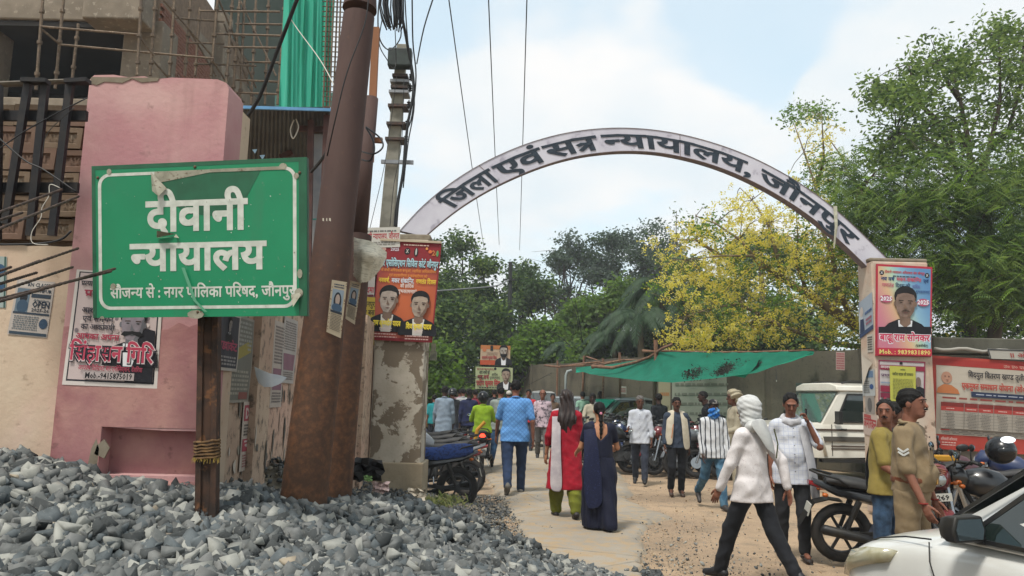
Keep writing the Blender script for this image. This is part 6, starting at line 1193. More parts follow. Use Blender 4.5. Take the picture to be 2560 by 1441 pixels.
def blossom_tree():
 o = (8.4, 22.5, 0); Y = 22.5; t = lambda px, py, y=22.5: Vector(W(px, py, y))-Vector(o)
 root = thing('blossoming_tree', 'large tree covered in yellow blossom behind the green net and the arch', 'tree', o); q = MB()
 trunk = [t(2275, 1110), t(2262, 960), t(2240, 880), t(2150, 825), t(2080, 775), t(2020, 735), t(1960, 700), t(1900, 660)]; q.tube(trunk, [.26, .22, .2, .155, .14, .12, .09, .05], 12)
 L = [[(2240, 880), (2150, 868), (2060, 855), (1990, 830), (1940, 812), (1880, 820), (1820, 850)], [(2150, 825), (2120, 780), (2095, 720), (2080, 640), (2050, 560), (2040, 470), (2010, 380), (1985, 310)], [(2020, 735), (1990, 660), (1995, 600), (1990, 520)], [(1960, 700), (1880, 640), (1800, 640), (1720, 650)], [(1990, 830), (1900, 790), (1850, 830), (1790, 860)], [(1900, 660), (1850, 600), (1790, 560), (1740, 540)], [(2080, 775), (2120, 690), (2140, 600)], [(1940, 812), (1850, 760), (1780, 770), (1720, 790)], [(2050, 560), (2090, 480), (2110, 400), (2060, 330)], [(2040, 470), (2060, 400), (2055, 300)], [(1960, 700), (1920, 560), (1880, 500), (1850, 470)], [(1800, 640), (1740, 600), (1690, 600)]]
 for k, P in enumerate(L): pts = [t(x, y, Y+math.sin(i*1.1+k)*.5-(.4 if k % 2 else -.4)*min(i, 2)) for i, (x, y) in enumerate(P)]; q.tube(pts, [max(.012, .085*(1-.9*i/(len(P)-1))*(1.2 if k < 2 else .75)) for i in range(len(P))], 7)
 fl = []; gr = []
 def clump(px, py, n, sx, sy, dst, sd=.9):
  for _ in range(n): dst.append(t(random.gauss(px, sx), random.gauss(py, sy), Y+random.gauss(0, sd)))
 for px, py, n, sx, sy in ((1700, 640, 34, 38, 34), (1760, 700, 50, 45, 45), (1780, 800, 60, 45, 40), (1850, 840, 50, 60, 18), (1900, 720, 66, 60, 50), (1880, 590, 60, 60, 40), (1960, 560, 66, 60, 35), (1990, 640, 66, 50, 45), (2060, 680, 60, 50, 45), (2100, 760, 50, 40, 45), (2120, 640, 44, 30, 40), (1820, 660, 60, 50, 40), (1950, 800, 50, 60, 35), (1740, 590, 30, 35, 25), (1850, 520, 34, 40, 22), (2010, 500, 34, 45, 22), (2060, 400, 22, 30, 30), (2020, 330, 16, 26, 22), (2140, 820, 30, 30, 30), (1950, 470, 18, 30, 14), (1700, 710, 16, 24, 20), (1690, 840, 22, 26, 16), (1740, 850, 26, 26, 12)): clump(px, py, int(n*.72), sx*1.08, sy*1.08, fl)
 for px, py, n, sx, sy in ((1900, 650, 70, 110, 70), (1850, 780, 60, 90, 50), (2050, 560, 36, 60, 45), (2100, 700, 40, 50, 60), (2120, 610, 44, 20, 22), (1990, 290, 12, 14, 8), (2045, 285, 14, 14, 8), (2050, 420, 20, 25, 25), (2080, 480, 18, 22, 22), (2160, 850, 26, 40, 22), (1770, 560, 20, 40, 25)): clump(px, py, n, sx, sy, gr, 1.1)
 fl = np.array([p[:] for p in fl]); gr = np.array([p[:] for p in gr]); tw = np.array([p[:] for p in trunk])
 joints = [t(x, y) for P in L for x, y in P]
 for p in list(fl[::4])+list(gr[::5]):
  p = Vector(p); j = min(joints, key=lambda a: (a-p).length); q.tube([j, j.lerp(p, .5)+Vector((0, 0, .12)), p], [.016, .011, .006], 4)
 obj('trunk', q, BARKL, root, smooth=True)
 crown_obj('crown', root, [(leaf_cloud(gr, 15, .34, .12, .055, .45), 2), (leaf_cloud(gr[::2], 20, .4, .13, .06, .4), 1)], [FY, LY, LM_], o)
 # blossom: hanging sprays, each flower a little bunch of petals
 sub = np.repeat(fl, 3, 0)+RNG.normal(0, 1, (len(fl)*3, 3))*np.array([.15, .15, .14]); crown_obj('blossom', root, [(leaf_cloud(sub, 11, .085, .065, .05, .2), 0), (leaf_cloud(sub[::2], 8, .10, .06, .045, .3), 1), (leaf_cloud(sub[1::3]+np.array([0, 0, -.1]), 5, .09, .06, .04, .3), 0)], [FY, FP], o)
blossom_tree()
def right_trees():
 # tall light crowned tree standing behind the right pillar
 o = (11.6, 20.5, 0); t = lambda px, py, y: Vector(W(px, py, y))-Vector(o); root = thing('tall_tree', 'tall open crowned tree with dark trunks rising at the right edge above the arch', 'tree', o); q = MB()
 L = [[(2420, 1100), (2425, 850), (2440, 620), (2432, 470), (2420, 350), (2400, 250), (2380, 180)], [(2440, 620), (2400, 500), (2385, 400), (2340, 300), (2270, 240), (2200, 225)], [(2432, 470), (2470, 380), (2500, 260), (2500, 150), (2495, 80)], [(2440, 560), (2520, 480), (2570, 380), (2600, 250)], [(2385, 400), (2350, 380), (2300, 330), (2240, 330)], [(2400, 250), (2370, 210), (2345, 160)], [(2385, 400), (2378, 330), (2372, 290)], [(2412, 380), (2398, 330), (2390, 300)], [(2470, 380), (2520, 330), (2550, 220), (2560, 120)], [(2340, 300), (2300, 260), (2270, 160)]]
 for k, P in enumerate(L): q.tube([t(x, y, 20.5+.25*math.sin(i+k)) for i, (x, y) in enumerate(P)], [max(.014, (.17 if k == 0 else .08)*(1-.85*i/(len(P)-1))) for i in range(len(P))], 8)
 pts = []
 for px, py, n, sx, sy in ((2200, 225, 34, 26, 20), (2270, 215, 46, 34, 20), (2340, 170, 54, 40, 26), (2400, 160, 40, 30, 30), (2500, 90, 46, 26, 24), (2540, 170, 60, 32, 44), (2570, 290, 70, 34, 55), (2450, 260, 50, 50, 45), (2300, 300, 44, 44, 22), (2260, 360, 54, 46, 24), (2360, 350, 44, 40, 30), (2240, 260, 24, 36, 14), (2200, 400, 30, 34, 18), (2480, 400, 60, 55, 40), (2580, 430, 60, 40, 50), (2330, 410, 40, 50, 25)):
  for _ in range(int(n*.72)): pts.append(t(random.gauss(px, sx), random.gauss(py, sy), 20.5+random.gauss(0, 1))[:])
 pts = np.array(pts); J = [t(x, y, 20.5) for P in L for x, y in P]
 for p in pts[::3]: p = Vector(p); j = min(J, key=lambda a: (a-p).length); q.tube([j, j.lerp(p, .5)+Vector((0, 0, .1)), p], [.018, .012, .006], 4)
 obj('trunk', q, BARK, root, smooth=True); crown_obj('crown', root, [(leaf_cloud(pts, 16, .34, .17, .075, .35), 0), (leaf_cloud(pts[::2], 12, .34, .17, .075, .35), 1), (leaf_cloud(pts[::3], 12, .34, .16, .07, .35), 2)], [LG, LM_, LD], o)
 # feathery neem like mass: compound leaves, twig with leaflets
 def neem(nm, lab, o, clumps, trunks, nt, seed):
  random.seed(seed); t = lambda px, py, y: Vector(W(px, py, y))-Vector(o); root = thing(nm, lab, 'tree', o); q = MB()
  for P, r in trunks: q.tube([t(*p) for p in P], [r*(1-.7*i/(len(P)-1)) for i in range(len(P))], 8)
  B = []
  for px, py, Y, n, sx, sy in clumps:
   for _ in range(n): B.append(t(random.gauss(px, sx), random.gauss(py, sy), Y+random.gauss(0, .9))[:])
  B = np.array(B); J = [t(*p) for P, r in trunks for p in P]
  for p in B[::6]: p = Vector(p); j = min(J, key=lambda a: (a-p).length); q.tube([j, j.lerp(p, .5)+Vector((0, 0, .2)), p], [.022, .014, .006], 4)
  obj('trunk', q, BARK, root, smooth=True)
  n = len(B); K = 6; base = np.repeat(B, K, 0)+RNG.normal(0, .16, (n*K, 3)); m = len(base); a = RNG.uniform(0, 2*PI, m); ax = np.stack([np.cos(a), np.sin(a)*.8, RNG.uniform(-.75, .15, m)], 1); ax /= np.linalg.norm(ax, axis=1)[:, None]; ln = RNG.uniform(.24, .42, m)[:, None]; P = 7; V = []; Q = []; side = np.cross(ax, np.array([0, 0, 1.])+RNG.normal(0, .35, (m, 3))); side /= np.linalg.norm(side, axis=1)[:, None]
  out = []
  for i in range(P):
   u = (i+.6)/P; c = base+ax*ln*u+np.array([0, 0, -1])*(u*u*.08)
   for s in (-1, 1):
    d = side*s*.75+ax*.55+np.array([0, 0, -.25]); l = ln*.30*(1-.3*u); w = ax*.022; out.append(np.stack([c, c+d*l*.5+w, c+d*l, c+d*l*.5-w], 1))
  V = np.stack(out, 1).reshape(-1, 3); Q = np.arange(len(V)).reshape(-1, 4); mi = np.repeat(RNG.choice(nt, m), P*2); obj('crown', np_mesh('crown', V, Q, [LG, LM_, LY, LD], False, mi), parent=root)
 neem('feathery_tree', 'dense feathery leaved green tree hanging over the wall at the right', (12.5, 18.6, 0), [(2140, 470, 19.5, 60, 40, 30), (2200, 520, 19, 90, 45, 35), (2290, 480, 19, 110, 55, 40), (2230, 600, 18.6, 80, 50, 40), (2380, 520, 18.6, 120, 55, 45), (2470, 480, 18.6, 120, 50, 55), (2550, 520, 18.4, 130, 45, 70), (2400, 640, 18.2, 130, 60, 40), (2500, 660, 18, 140, 55, 45), (2580, 640, 18, 90, 40, 60), (2450, 740, 18, 80, 70, 25), (2560, 740, 18, 70, 50, 30), (2160, 560, 19, 50, 34, 40), (2110, 430, 20, 24, 24, 22), (2350, 700, 18.4, 60, 26, 40), (2300, 560, 18.6, 60, 40, 50)],
         [([(2475, 1100, 18.6), (2480, 900, 18.6), (2500, 700, 18.5), (2470, 560, 18.7), (2400, 470, 18.9)], .2), ([(2700, 790, 18.2), (2560, 779, 18.2), (2480, 770, 18.2), (2400, 774, 18.2), (2340, 770, 18.3)], .09), ([(2440, 775, 18.2), (2450, 700, 18.2), (2420, 620, 18.3)], .05), ([(2500, 700, 18.5), (2380, 600, 18.6), (2260, 520, 19), (2150, 470, 19.4)], .08), ([(2500, 700, 18.5), (2560, 600, 18.4), (2580, 480, 18.5)], .08), ([(2502, 772, 18.2), (2510, 640, 18.2), (2570, 560, 18.3)], .05)], [0, 0, 0, 1, 1, 1, 2, 3, 3], 5)
 # darker, denser growth behind it down to the wall
 for px, Y, top, lab in ((2230, 24, 600, 'dark tree filling the gap between arch foot and feathery tree'), (2420, 23, 560, 'dark tree behind the middle of the feathery tree'), (2600, 22, 520, 'dark tree behind the right edge of the feathery tree'), (2330, 21, 800, 'low shrubby tree with yellow tufts over the banner wall'), (2500, 20.5, 800, 'low shrubby tree with pale leaves over the banner wall')):
  x = W(px, 1000, Y).x; H = W(px, top, Y).z; w = 2.0 if top < 700 else 1.5
  tree('leafy_tree', lab, (x, Y, 0), [(0, 0, 0), (.1, 0, H*.4), (0, 0, H*.6)], [((random.uniform(-w, w), random.uniform(-.6, .6), H*random.uniform(.35, .85)), (w*.6, w*.5, w*.5), 1) for _ in range(8)], ((.6, 0, 1, 1), (.3, 1, 1, 1), (.1, 2, 1.2, 1.2)), [LD, LG, LY] if top < 700 else [LM_, LY, FY], 330, 22, .4, .14, .065, .09, BARKD, 'leafy trees behind the right wall', shell=.3)
right_trees()
# ================================================================ people: bodies and clothes grown as smooth surfaces
def surf_net(f, lo, hi, h):
 lo = np.array(lo, np.float32); n = np.ceil((np.array(hi)-lo)/h).astype(int)+1
 ax = [lo[i]+h*np.arange(n[i], dtype=np.float32) for i in range(3)]; X, Y, Z = np.meshgrid(*ax, indexing='ij'); D = f(X, Y, Z).astype(np.float32); I = D < 0
 c = [D[a:n[0]-1+a, b:n[1]-1+b, d:n[2]-1+d] for a in (0, 1) for b in (0, 1) for d in (0, 1)]; ins = sum((x < 0).astype(np.int8) for x in c); act = (ins > 0) & (ins < 8); idx = np.argwhere(act)
 if not len(idx): return np.zeros((0, 3)), np.zeros((0, 4), int)
 cv = np.stack([x[act] for x in c], 1); off = np.array([(a, b, d) for a in (0, 1) for b in (0, 1) for d in (0, 1)], np.float32); S = np.zeros((len(idx), 3), np.float32); Nn = np.zeros(len(idx), np.float32)
 for i in range(8):
  for j in range(i+1, 8):
   if np.abs(off[i]-off[j]).sum() != 1: continue
   a, b = cv[:, i], cv[:, j]; m = (a < 0) != (b < 0); t = np.where(m, a/(a-b+1e-12), 0)[:, None]; S += np.where(m[:, None], off[i]+(off[j]-off[i])*t, 0); Nn += m
 V = lo+(idx+S/Nn[:, None])*h; ID = -np.ones(act.shape, int); ID[act] = np.arange(len(idx)); Q = []
 for a in range(3):
  sl = [slice(1, -1)]*3; s0 = list(sl); s1 = list(sl); s0[a] = slice(0, -1); s1[a] = slice(1, None); A, B = I[tuple(s0)], I[tuple(s1)]; e = np.argwhere(A != B)
  if not len(e): continue
  o = np.ones(3, int); o[a] = 0; e2 = e+o; u, v = [(1, 2), (2, 0), (0, 1)][a]; du = np.zeros(3, int); du[u] = 1; dv = np.zeros(3, int); dv[v] = 1
  g = lambda p: ID[tuple(p.T)]; q = np.stack([g(e2-du-dv), g(e2-dv), g(e2), g(e2-du)], 1); fl = ~A[tuple(e.T)]; q[fl] = q[fl][:, ::-1]; Q.append(q)
 Q = np.concatenate(Q); return V, Q[(Q >= 0).all(1)]
def sdf(prims, clips=(), fold=None):
 "prims: (a, b, ra, rb, k[, sy]) tapered capsules, or (c, r3, k) ellipsoids; negative k carves"
 def f(X, Y, Z):
  D = None
  for p in prims:
   if len(p) == 3:
    c, r, k = p; d = (np.sqrt(((X-c[0])/r[0])**2+((Y-c[1])/r[1])**2+((Z-c[2])/r[2])**2)-1)*min(r)
   else:
    a, b, ra, rb, k = p[:5]; sy = p[5] if len(p) > 5 else 1; bx, by, bz = b[0]-a[0], b[1]-a[1], b[2]-a[2]; px, py, pz = X-a[0], Y-a[1], Z-a[2]; L = bx*bx+by*by+bz*bz+1e-9; t = np.clip((px*bx+py*by+pz*bz)/L, 0, 1)
    d = (np.sqrt((px-bx*t)**2+((py-by*t)/sy)**2+(pz-bz*t)**2)-(ra+(rb-ra)*t))
    if sy != 1: d = d*(.5+.5*sy)
   if D is None: D = d
   elif k < 0: D = np.maximum(D, -d)
   else: h = np.clip(.5+.5*(D-d)/k, 0, 1); D = D*(1-h)+d*h-k*h*(1-h)
  if fold: D = D+fold(X, Y, Z)
  for n, c in clips: D = np.maximum(D, X*n[0]+Y*n[1]+Z*n[2]-c)
  return D
 return f
def net_of(prims, h, clips=(), fold=None, pad=.03):
 P = []; 
 for p in prims:
  if len(p) == 3: 
   if p[2] >= 0: P += [np.array(p[0])-p[1], np.array(p[0])+p[1]]
  else: P += [np.array(p[0])-p[2], np.array(p[0])+p[2], np.array(p[1])-p[3], np.array(p[1])+p[3]]
 P = np.array(P); return surf_net(sdf(prims, clips, fold), P.min(0)-pad-h, P.max(0)+pad+h, h)
def wrinkles(amp, s=1.0, ph=0.0, vert=1.0):
 return lambda X, Y, Z: amp*(1.5*(np.abs(np.sin(Z*17*s*vert+X*13*s+2.2*np.sin(X*9*s+ph)+1.6*np.sin(Y*11+Z*5+ph)))-.6)+1.1*(np.abs(np.sin(Z*11*s*vert-X*17*s+Y*12*s+1.5*np.sin(Z*8+ph)+ph*2))-.6)+np.sin(Z*61*s*vert+Y*40+X*33+ph)*.2)
def pleats(amp, n=16, ph=0.0):
 return lambda X, Y, Z: amp*(np.sin(np.arctan2(Y, X)*n+Z*3+ph)*np.clip((1.1-Z)*1.2, .2, 1)+.5*np.sin(Z*23+X*30+ph))
_HD = None; _HAND = {}
def head_mesh():
 global _HD
 if _HD is None:
  P = [((0, -.012, .03), (.073, .092, .085), 0), ((0, .018, -.035), (.058, .068, .078), .03), ((0, .055, -.088), (.026, .028, .022), .03), ((0, .09, .008), (0, .106, -.026), .009, .013, .012), ((0, .079, .032), (.046, .016, .010), .012), ((.074, -.005, -.008), (.010, .02, .03), .006), ((-.074, -.005, -.008), (.010, .02, .03), .006), ((0, .083, -.062), (.023, .011, .008), .008), ((.03, .096, .012), (.016, .014, .010), -1), ((-.03, .096, .012), (.016, .014, .010), -1), ((.03, .078, .012), (.012, .012, .010), .003), ((-.03, .078, .012), (.012, .012, .010), .003), ((0, -.02, -.06), (0, -.035, -.16), .05, .048, .03)]
  _HD = net_of(P, .0062)
 return _HD
def hand_mesh(kind):
 if kind not in _HAND:
  c = {'relax': .5, 'grip': 1.35, 'open': .18}[kind]; P = [((0, 0, 0), (0, .002, -.045), .022, .026, .01, .55), ((-.0, 0, -.04), (0, 0, -.075), .030, .032, .012, .42)]
  for i, (x, L, r) in enumerate(((.026, .072, .0085), (.009, .080, .009), (-.009, .075, .0085), (-.026, .060, .0075))):
   p = np.array([x, 0, -.085]); a = .12+.04*i
   for j, s in enumerate((.45, .32, .23)): d = np.array([x*.5, math.sin(a)*1.0, -math.cos(a)]); d = d/np.linalg.norm(d); q = p+d*L*s; P.append((tuple(p), tuple(q), r*(1-.1*j), r*(.92-.1*j), .004)); p = q; a += c*(.9+.12*i)*.62
  p = np.array([.026, .006, -.03]); a = .65
  for j, s in enumerate((.036, .028, .024)): d = np.array([math.sin(a)*.8, .35+.2*j*c, -math.cos(a)]); d /= np.linalg.norm(d); q = p+d*s; P.append((tuple(p), tuple(q), .0115-.001*j, .0105-.0012*j, .007)); p = q; a -= .22
  _HAND[kind] = net_of(P, .0052, pad=.01)
 return _HAND[kind]
def cloth(name, c1, c2=None, pat=None, rough=.85, sc=40, k=(1, 1, 1)):
 if name in MATS: return MATS[name]
 t = NT(name); col = C(c1); s = t.sep(); w = t.noise(9, 5, .6)
 if c2 is None: c2 = c1
 if pat == 'stripe': # uprights across the body
  x = t.math('FRACT', t.math('MULTIPLY', t.math('ADD', s[0], t.math('MULTIPLY', w, .01)), sc)); col = t.mix(t.math('LESS_THAN', x, .24), C(c1), C(c2))
 elif pat == 'check':
  a = t.math('LESS_THAN', t.math('FRACT', t.math('MULTIPLY', s[0], sc)), .12); b = t.math('LESS_THAN', t.math('FRACT', t.math('MULTIPLY', s[2], sc)), .12); col = t.mix(t.math('MAXIMUM', a, b), C(c1), C(c2))
 elif pat == 'diamond':
  a = t.math('FRACT', t.math('MULTIPLY', t.math('ADD', s[0], s[2]), sc)); b = t.math('FRACT', t.math('MULTIPLY', t.math('SUBTRACT', s[0], s[2]), sc)); col = t.mix(t.math('MAXIMUM', t.math('LESS_THAN', a, .22), t.math('LESS_THAN', b, .22)), C(c1), C(c2))
 elif pat == 'spots': col = t.mix(t.ramp(t.noise(70, 2), .62, .68), C(c1), C(c2))
 elif pat == 'blot': col = t.mix(t.ramp(t.noise(14, 5, .7), .5, .58), C(c1), C(c2))
 else: col = t.mix(t.ramp(w, .35, .65), C(c1), C(c2))
 t.bump(t.math('ADD', t.noise(14, 4, .6, co=t.mapv((1, 1, .6)), dist=1.2), t.math('MULTIPLY', t.noise(220, 2), .15)), .5, .012); t.set(col=col, rough=rough, spec=.25, sheen=.02); MATS[name] = t.m; return t.m
SKIN = {k: mat('skin_'+k, a, b, 12, .6, spec=.3) for k, a, b in (('fair', '#a9785a', '#9c6d50'), ('mid', '#7d5240', '#6e4636'), ('brown', '#5f3d2e', '#523326'), ('dark', '#3f2a22', '#35231c'))}
HAIRM = {'black': mat('black_hair', '#0a0908', '#141110', 40, .7, spec=.2, bump=.6, bdist=.004, stretch=(1, 1, .2)), 'grey': mat('grey_hair', '#5c5854', '#454240', 40, .7), 'brown': mat('dark_brown_hair', '#1c1210', '#2c1d18', 30, .5, bump=.6, bdist=.004, stretch=(1, 1, .2))}
EYEM = mat('eye_dark', '#120d0b', rough=.2)
def Rz(a): return Matrix.Rotation(a, 3, 'Z')
def person(label, at, H, face, legs=((12, 8), (-14, 22)), arms=((-12, 8, 14), (12, 8, 20)), skin='mid', top=None, bottom=None, shoe='#1b1a1a', sandal=False, hair='short', hairc='black', tache=False, h=.014, head=(0, 0), belly=0, group=None, extra=None, fat=1.0, hands=('relax', 'relax'), lean=0, lift=0, female=False, sit=False, barefoot=False):
 t = thing('person', label, 'person', (at[0], at[1], lift), R(face), group); S = H/1.70; sh = math.sin(R(lean)); J = {}
 Vv = lambda v: Vector(v)
 pel = Vector((0, 0, .93)); nk = Vector((0, sh*.5, 1.44))
 for s, (a, b), nm in ((-1, legs[0], 'L'), (1, legs[1], 'R')):
  a, b = R(a), R(b); ab = .035*s; hp = Vector((.09*s*fat, 0, .90)); kn = hp+Vector((ab*.6, math.sin(a), -math.cos(a)))*.43; an = kn+Vector((ab*.2, math.sin(a-b), -math.cos(a-b)))*.41; fp = -max(0, b-a)*.9 if b > a else 0
  J[nm] = (hp, kn, an, Vector((.05*s, math.cos(fp), math.sin(fp))).normalized())
 zmin = min(min(J[n][2].z-.055, (J[n][2]+J[n][3]*.15).z-.04) for n in 'LR'); dz = -zmin if not sit else 0
 J = {n: tuple(v+Vector((0, 0, dz)) for v in J[n][:3])+(J[n][3],) for n in J}; pel.z += dz; nk.z += dz; up = Vector((0, 0, dz))
 A = {}
 for s, a, nm in ((-1, arms[0], 'L'), (1, arms[1], 'R')):
  so = Vector((.166*s*fat*(.92 if female else 1), sh*.42, 1.375+dz))
  if hasattr(a[0], '__len__'): el = Vector(a[0])+up; wr = Vector(a[1])+up
  else:
   sw, ab, fx = map(R, a[:3]); el = so+Vector((s*math.sin(ab), math.sin(sw)*math.cos(ab), -math.cos(sw)*math.cos(ab)))*.285; g = sw+fx; wr = el+Vector((s*math.sin(ab)*.3, math.sin(g), -math.cos(g))).normalized()*.25
  A[nm] = (so, el, wr)
 T = lambda v: tuple(v)
 # ---- body
 P = [(T(pel), T(pel+Vector((0, sh*.1, .12))), .140*fat, .125*fat, .04, .72), (T(pel+Vector((0, sh*.12, .14))), T(nk-Vector((0, 0, .17))), .125*fat, .145*fat, .05, .66), (T(A['L'][0]+Vector((.05, 0, -.01))), T(A['R'][0]+Vector((-.05, 0, -.01))), .062, .062, .05), (T(nk-Vector((0, .01, .06))), T(nk+Vector((0, .01, .07))), .055, .05, .03)]
 if belly: P.append(((0, .02+belly*.5, 1.05+dz), (.12*fat, .08+belly, .13), .05))
 for n in 'LR':
  hp, kn, an, fd = J[n]; P += [(T(hp), T(kn), .075*fat, .052, .04), (T(kn), T(an), .05, .034, .02), (T(kn.lerp(an, .15)-Vector((0, .012, 0))), T(kn.lerp(an, .4)-Vector((0, .012, 0))), .044, .04, .03), (T(an-Vector((0, .02, .02))), T(an+fd*.13-Vector((0, 0, .035))), .034, .026, .02)]
  so, el, wr = A[n]; P += [(T(so), T(el), .046*fat, .036, .03), (T(el), T(wr), .036, .024, .015)]
 V, Q = net_of(P, h); hc = nk+Vector((0, .035+sh*.1, .165)); parts = [(V, Q)]
 hv, hq = head_mesh(); Mh = Rz(R(head[0])) @ Matrix.Rotation(R(head[1]), 3, 'X'); Mn = np.array(Mh); hs = 1.0; parts.append((hv @ Mn.T*hs+np.array(hc), hq))
 HM = {}
 for n, s, kd in (('L', -1, hands[0]), ('R', 1, hands[1])):
  so, el, wr = A[n]; z = (el-wr).normalized(); inw = Vector((-s, .35, 0)); y = (inw-z*inw.dot(z)).normalized(); x = y.cross(z); v, q = hand_mesh(kd); v = v.copy()
  thumb = Vector((0, 1, 0)); sg = 1 if x.dot(thumb) > 0 else -1; v[:, 0] *= sg
  q = q if sg > 0 else q[:, ::-1]; B = np.array([[x.x, y.x, z.x], [x.y, y.y, z.y], [x.z, y.z, z.z]]); parts.append((v @ B.T+np.array(wr), q)); HM[n] = wr-z*.09
 def join(ps):
  o = 0; a = []; b = []
  for v, q in ps: a.append(v); b.append(q+o); o += len(v)
  return np.concatenate(a)*S, np.concatenate(b)
 V, Q = join(parts); obj('body', np_mesh('body', V, Q, SKIN[skin], True), parent=t)
 def garment(nm, prims, m, clips=(), fold=None, hh=None, label=None):
  v, q = net_of(prims, hh or h, clips, fold)
  if len(v): 
   o = obj(nm, np_mesh(nm, v*S, q, m, True), parent=t)
   if label: o['label'] = label
   return o
 # ---- top
 if top:
  m = top['m']; sl = top.get('sleeve', 1.0); hem = top.get('hem', .80)+dz; lo = top.get('loose', .02); G = [(T(pel+Vector((0, 0, -.0))), T(pel+Vector((0, sh*.1, .16))), .15*fat+lo, .135*fat+lo, .04, .72), (T(pel+Vector((0, sh*.12, .16))), T(nk-Vector((0, 0, .18))), .135*fat+lo, .15*fat+lo*.8, .06, .68), (T(A['L'][0]+Vector((.04, 0, 0))), T(A['R'][0]+Vector((-.04, 0, 0))), .066+lo*.4, .066+lo*.4, .05), (T(nk-Vector((0, .01, .05))), T(nk-Vector((0, .0, .015))), .062, .058, .03)]
  fl = top.get('flare', .03)
  G.append((T(pel+Vector((0, 0, -.02))), (0, 0, hem), .15*fat+lo, .15*fat+lo+fl*(1+max(0, (.8+dz-hem))*1.5), .03, .72))
  if belly: G.append(((0, .03+belly*.5, 1.06+dz), (.14*fat, .10+belly, .15), .05))
  if hem < .9+dz:
   for n in 'LR': G.append((T(J[n][0]), T(J[n][0].lerp(J[n][1], .4 if hem > .6+dz else 1.1)), .088*fat+lo*.9, (.078+lo) if hem > .6+dz else .135, .05))
  for n in 'LR':
   so, el, wr = A[n]; G.append((T(so), T(so.lerp(el, min(1, sl*2))), .053*fat+lo*.3, .040+lo*(.9 if sl < .5 else .5), .03))
   if sl > .5: G.append((T(el), T(el.lerp(wr, min(1, sl*2-1))), .040+lo*.5, .030+lo*.6, .02))
  garment(top.get('name', 'shirt'), G, m, clips=[((0, 0, -1), -hem)]+top.get('clips', []), fold=top.get('fold') or wrinkles(.0045, 1, random.uniform(0, 6)))
  if top.get('collar', True):
   q = MB(); c = nk+Vector((0, -.0, -.01)); q.tube([c+Vector((.066*math.cos(a), .060*math.sin(a), .015-.025*math.sin(a))) for a in np.linspace(-PI*1.3, PI*.3, 14)], .014, 6); o = obj('collar', q, m, t, smooth=True); o.scale = (S,)*3
  if top.get('buttons'):
   q = MB()
   for k in range(6): z = 1.35-k*.09+dz; y_ = .135+lo*.7+(belly*1.25 if z < 1.25+dz else belly*.3)+(-.02 if z > 1.3+dz else 0); q.ell((0, y_, z), (.006, .006, .006), 6, 4)
   o = obj('buttons', q, EYEM, t); o.scale = (S,)*3
 # ---- bottom
 if bottom:
  m = bottom['m']; kd = bottom.get('kind', 'trouser')
  if kd in ('trouser', 'salwar'):
   lo = .016 if kd == 'trouser' else .05; fl = bottom.get('flare', .03); G = [(T(pel+Vector((0, 0, .08))), T(pel), .132*fat+.012, .148*fat+.01, .03, .74)]; cl = []
   for n in 'LR': hp, kn, an, fd = J[n]; e = kn.lerp(an, .97 if kd == 'trouser' else .88); G += [(T(hp), T(kn), (.086*fat+lo*.6) if kd == 'trouser' else .08, .058+lo, .045), (T(kn), T(e), .058+lo, .040+fl*.5+lo*.4, .02)]
   garment('trousers', G, m, fold=wrinkles(.004, .8, random.uniform(0, 6), 1.6) if kd == 'trouser' else wrinkles(.008, 1, 1), clips=[((0, 0, 1), pel.z+.12)])
   if bottom.get('belt'): 
    z = pel.z+.09; G = [((0, 0, z-.02), (0, 0, z+.02), .164*fat+.010, .164*fat+.010, .03, .76)]
    if belly: G.append(((0, .03+belly*.4, z), (.14*fat, .085+belly*.8, .10), .05))
    garment('belt', G, bottom['belt'], clips=[((0, 0, 1), z+.024), ((0, 0, -1), -(z-.024))], hh=.01); q = MB(); q.box((0, .140+belly*.95, z), (.06, .02, .055)); o = obj('buckle', q, mat('brass', '#8a6a34', rough=.35, metal=.8), t, bevel=.004); o.scale = (S,)*3
  else:
   G = [((0, 0, 1.02+dz), (0, 0, .75+dz), .142*fat, .19*fat, .03, .78), ((0, 0, .75+dz), (0, -.0, .08), .185*fat, .19*fat, .05, .8)]
   for n in 'LR': G.append((T(J[n][0]), (J[n][2].x, J[n][2].y, .10), .11, .10, .08))
   garment('saree_skirt', G, m, clips=[((0, 0, -1), -.05)], fold=pleats(.008, 15))
 # ---- shoes
 for n, s in (('L', -1), ('R', 1)):
  if barefoot: break
  hp, kn, an, fd = J[n]; u = Vector((0, 0, 1)); a = an-Vector((0, .0, .0)); sm = mat('shoe_'+shoe.strip('#'), shoe, rough=.55)
  if sandal: G = [(T(a-fd*.06-Vector((0, 0, .05))), T(a+fd*.15-Vector((0, 0, .062))), .036, .040, .02)]; v, q = net_of(G, .009, clips=[((0, 0, 1), a.z-.045)] if abs(fd.z) < .1 else []); G2 = [(T(a+fd*.06-Vector((.035, 0, .03))), T(a+fd*.06+Vector((.035, 0, -.03))), .016, .016, .01)]; v2, q2 = net_of(G2, .008); v, q = np.concatenate([v, v2]), np.concatenate([q, q2+len(v)])
  else: v, q = net_of([(T(a-fd*.045-Vector((0, 0, .025))), T(a+fd*.05-Vector((0, 0, .02))), .042, .040, .03), (T(a+fd*.05-Vector((0, 0, .03))), T(a+fd*.16-Vector((0, 0, .045))), .040, .032, .03), (T(a), T(a+Vector((0, 0, .03))), .04, .038, .03)], .010)
  obj('shoe', np_mesh('shoe', v*S, q, sm, True), parent=t)
 # ---- hair, eyes
 def onhead(nm, prims, m, clips=(), fold=None, hh=.008):
  v, q = net_of(prims, hh, clips, fold, pad=.015)
  if len(v): obj(nm, np_mesh(nm, (v @ Mn.T+np.array(hc))*S, q, m, True), parent=t)
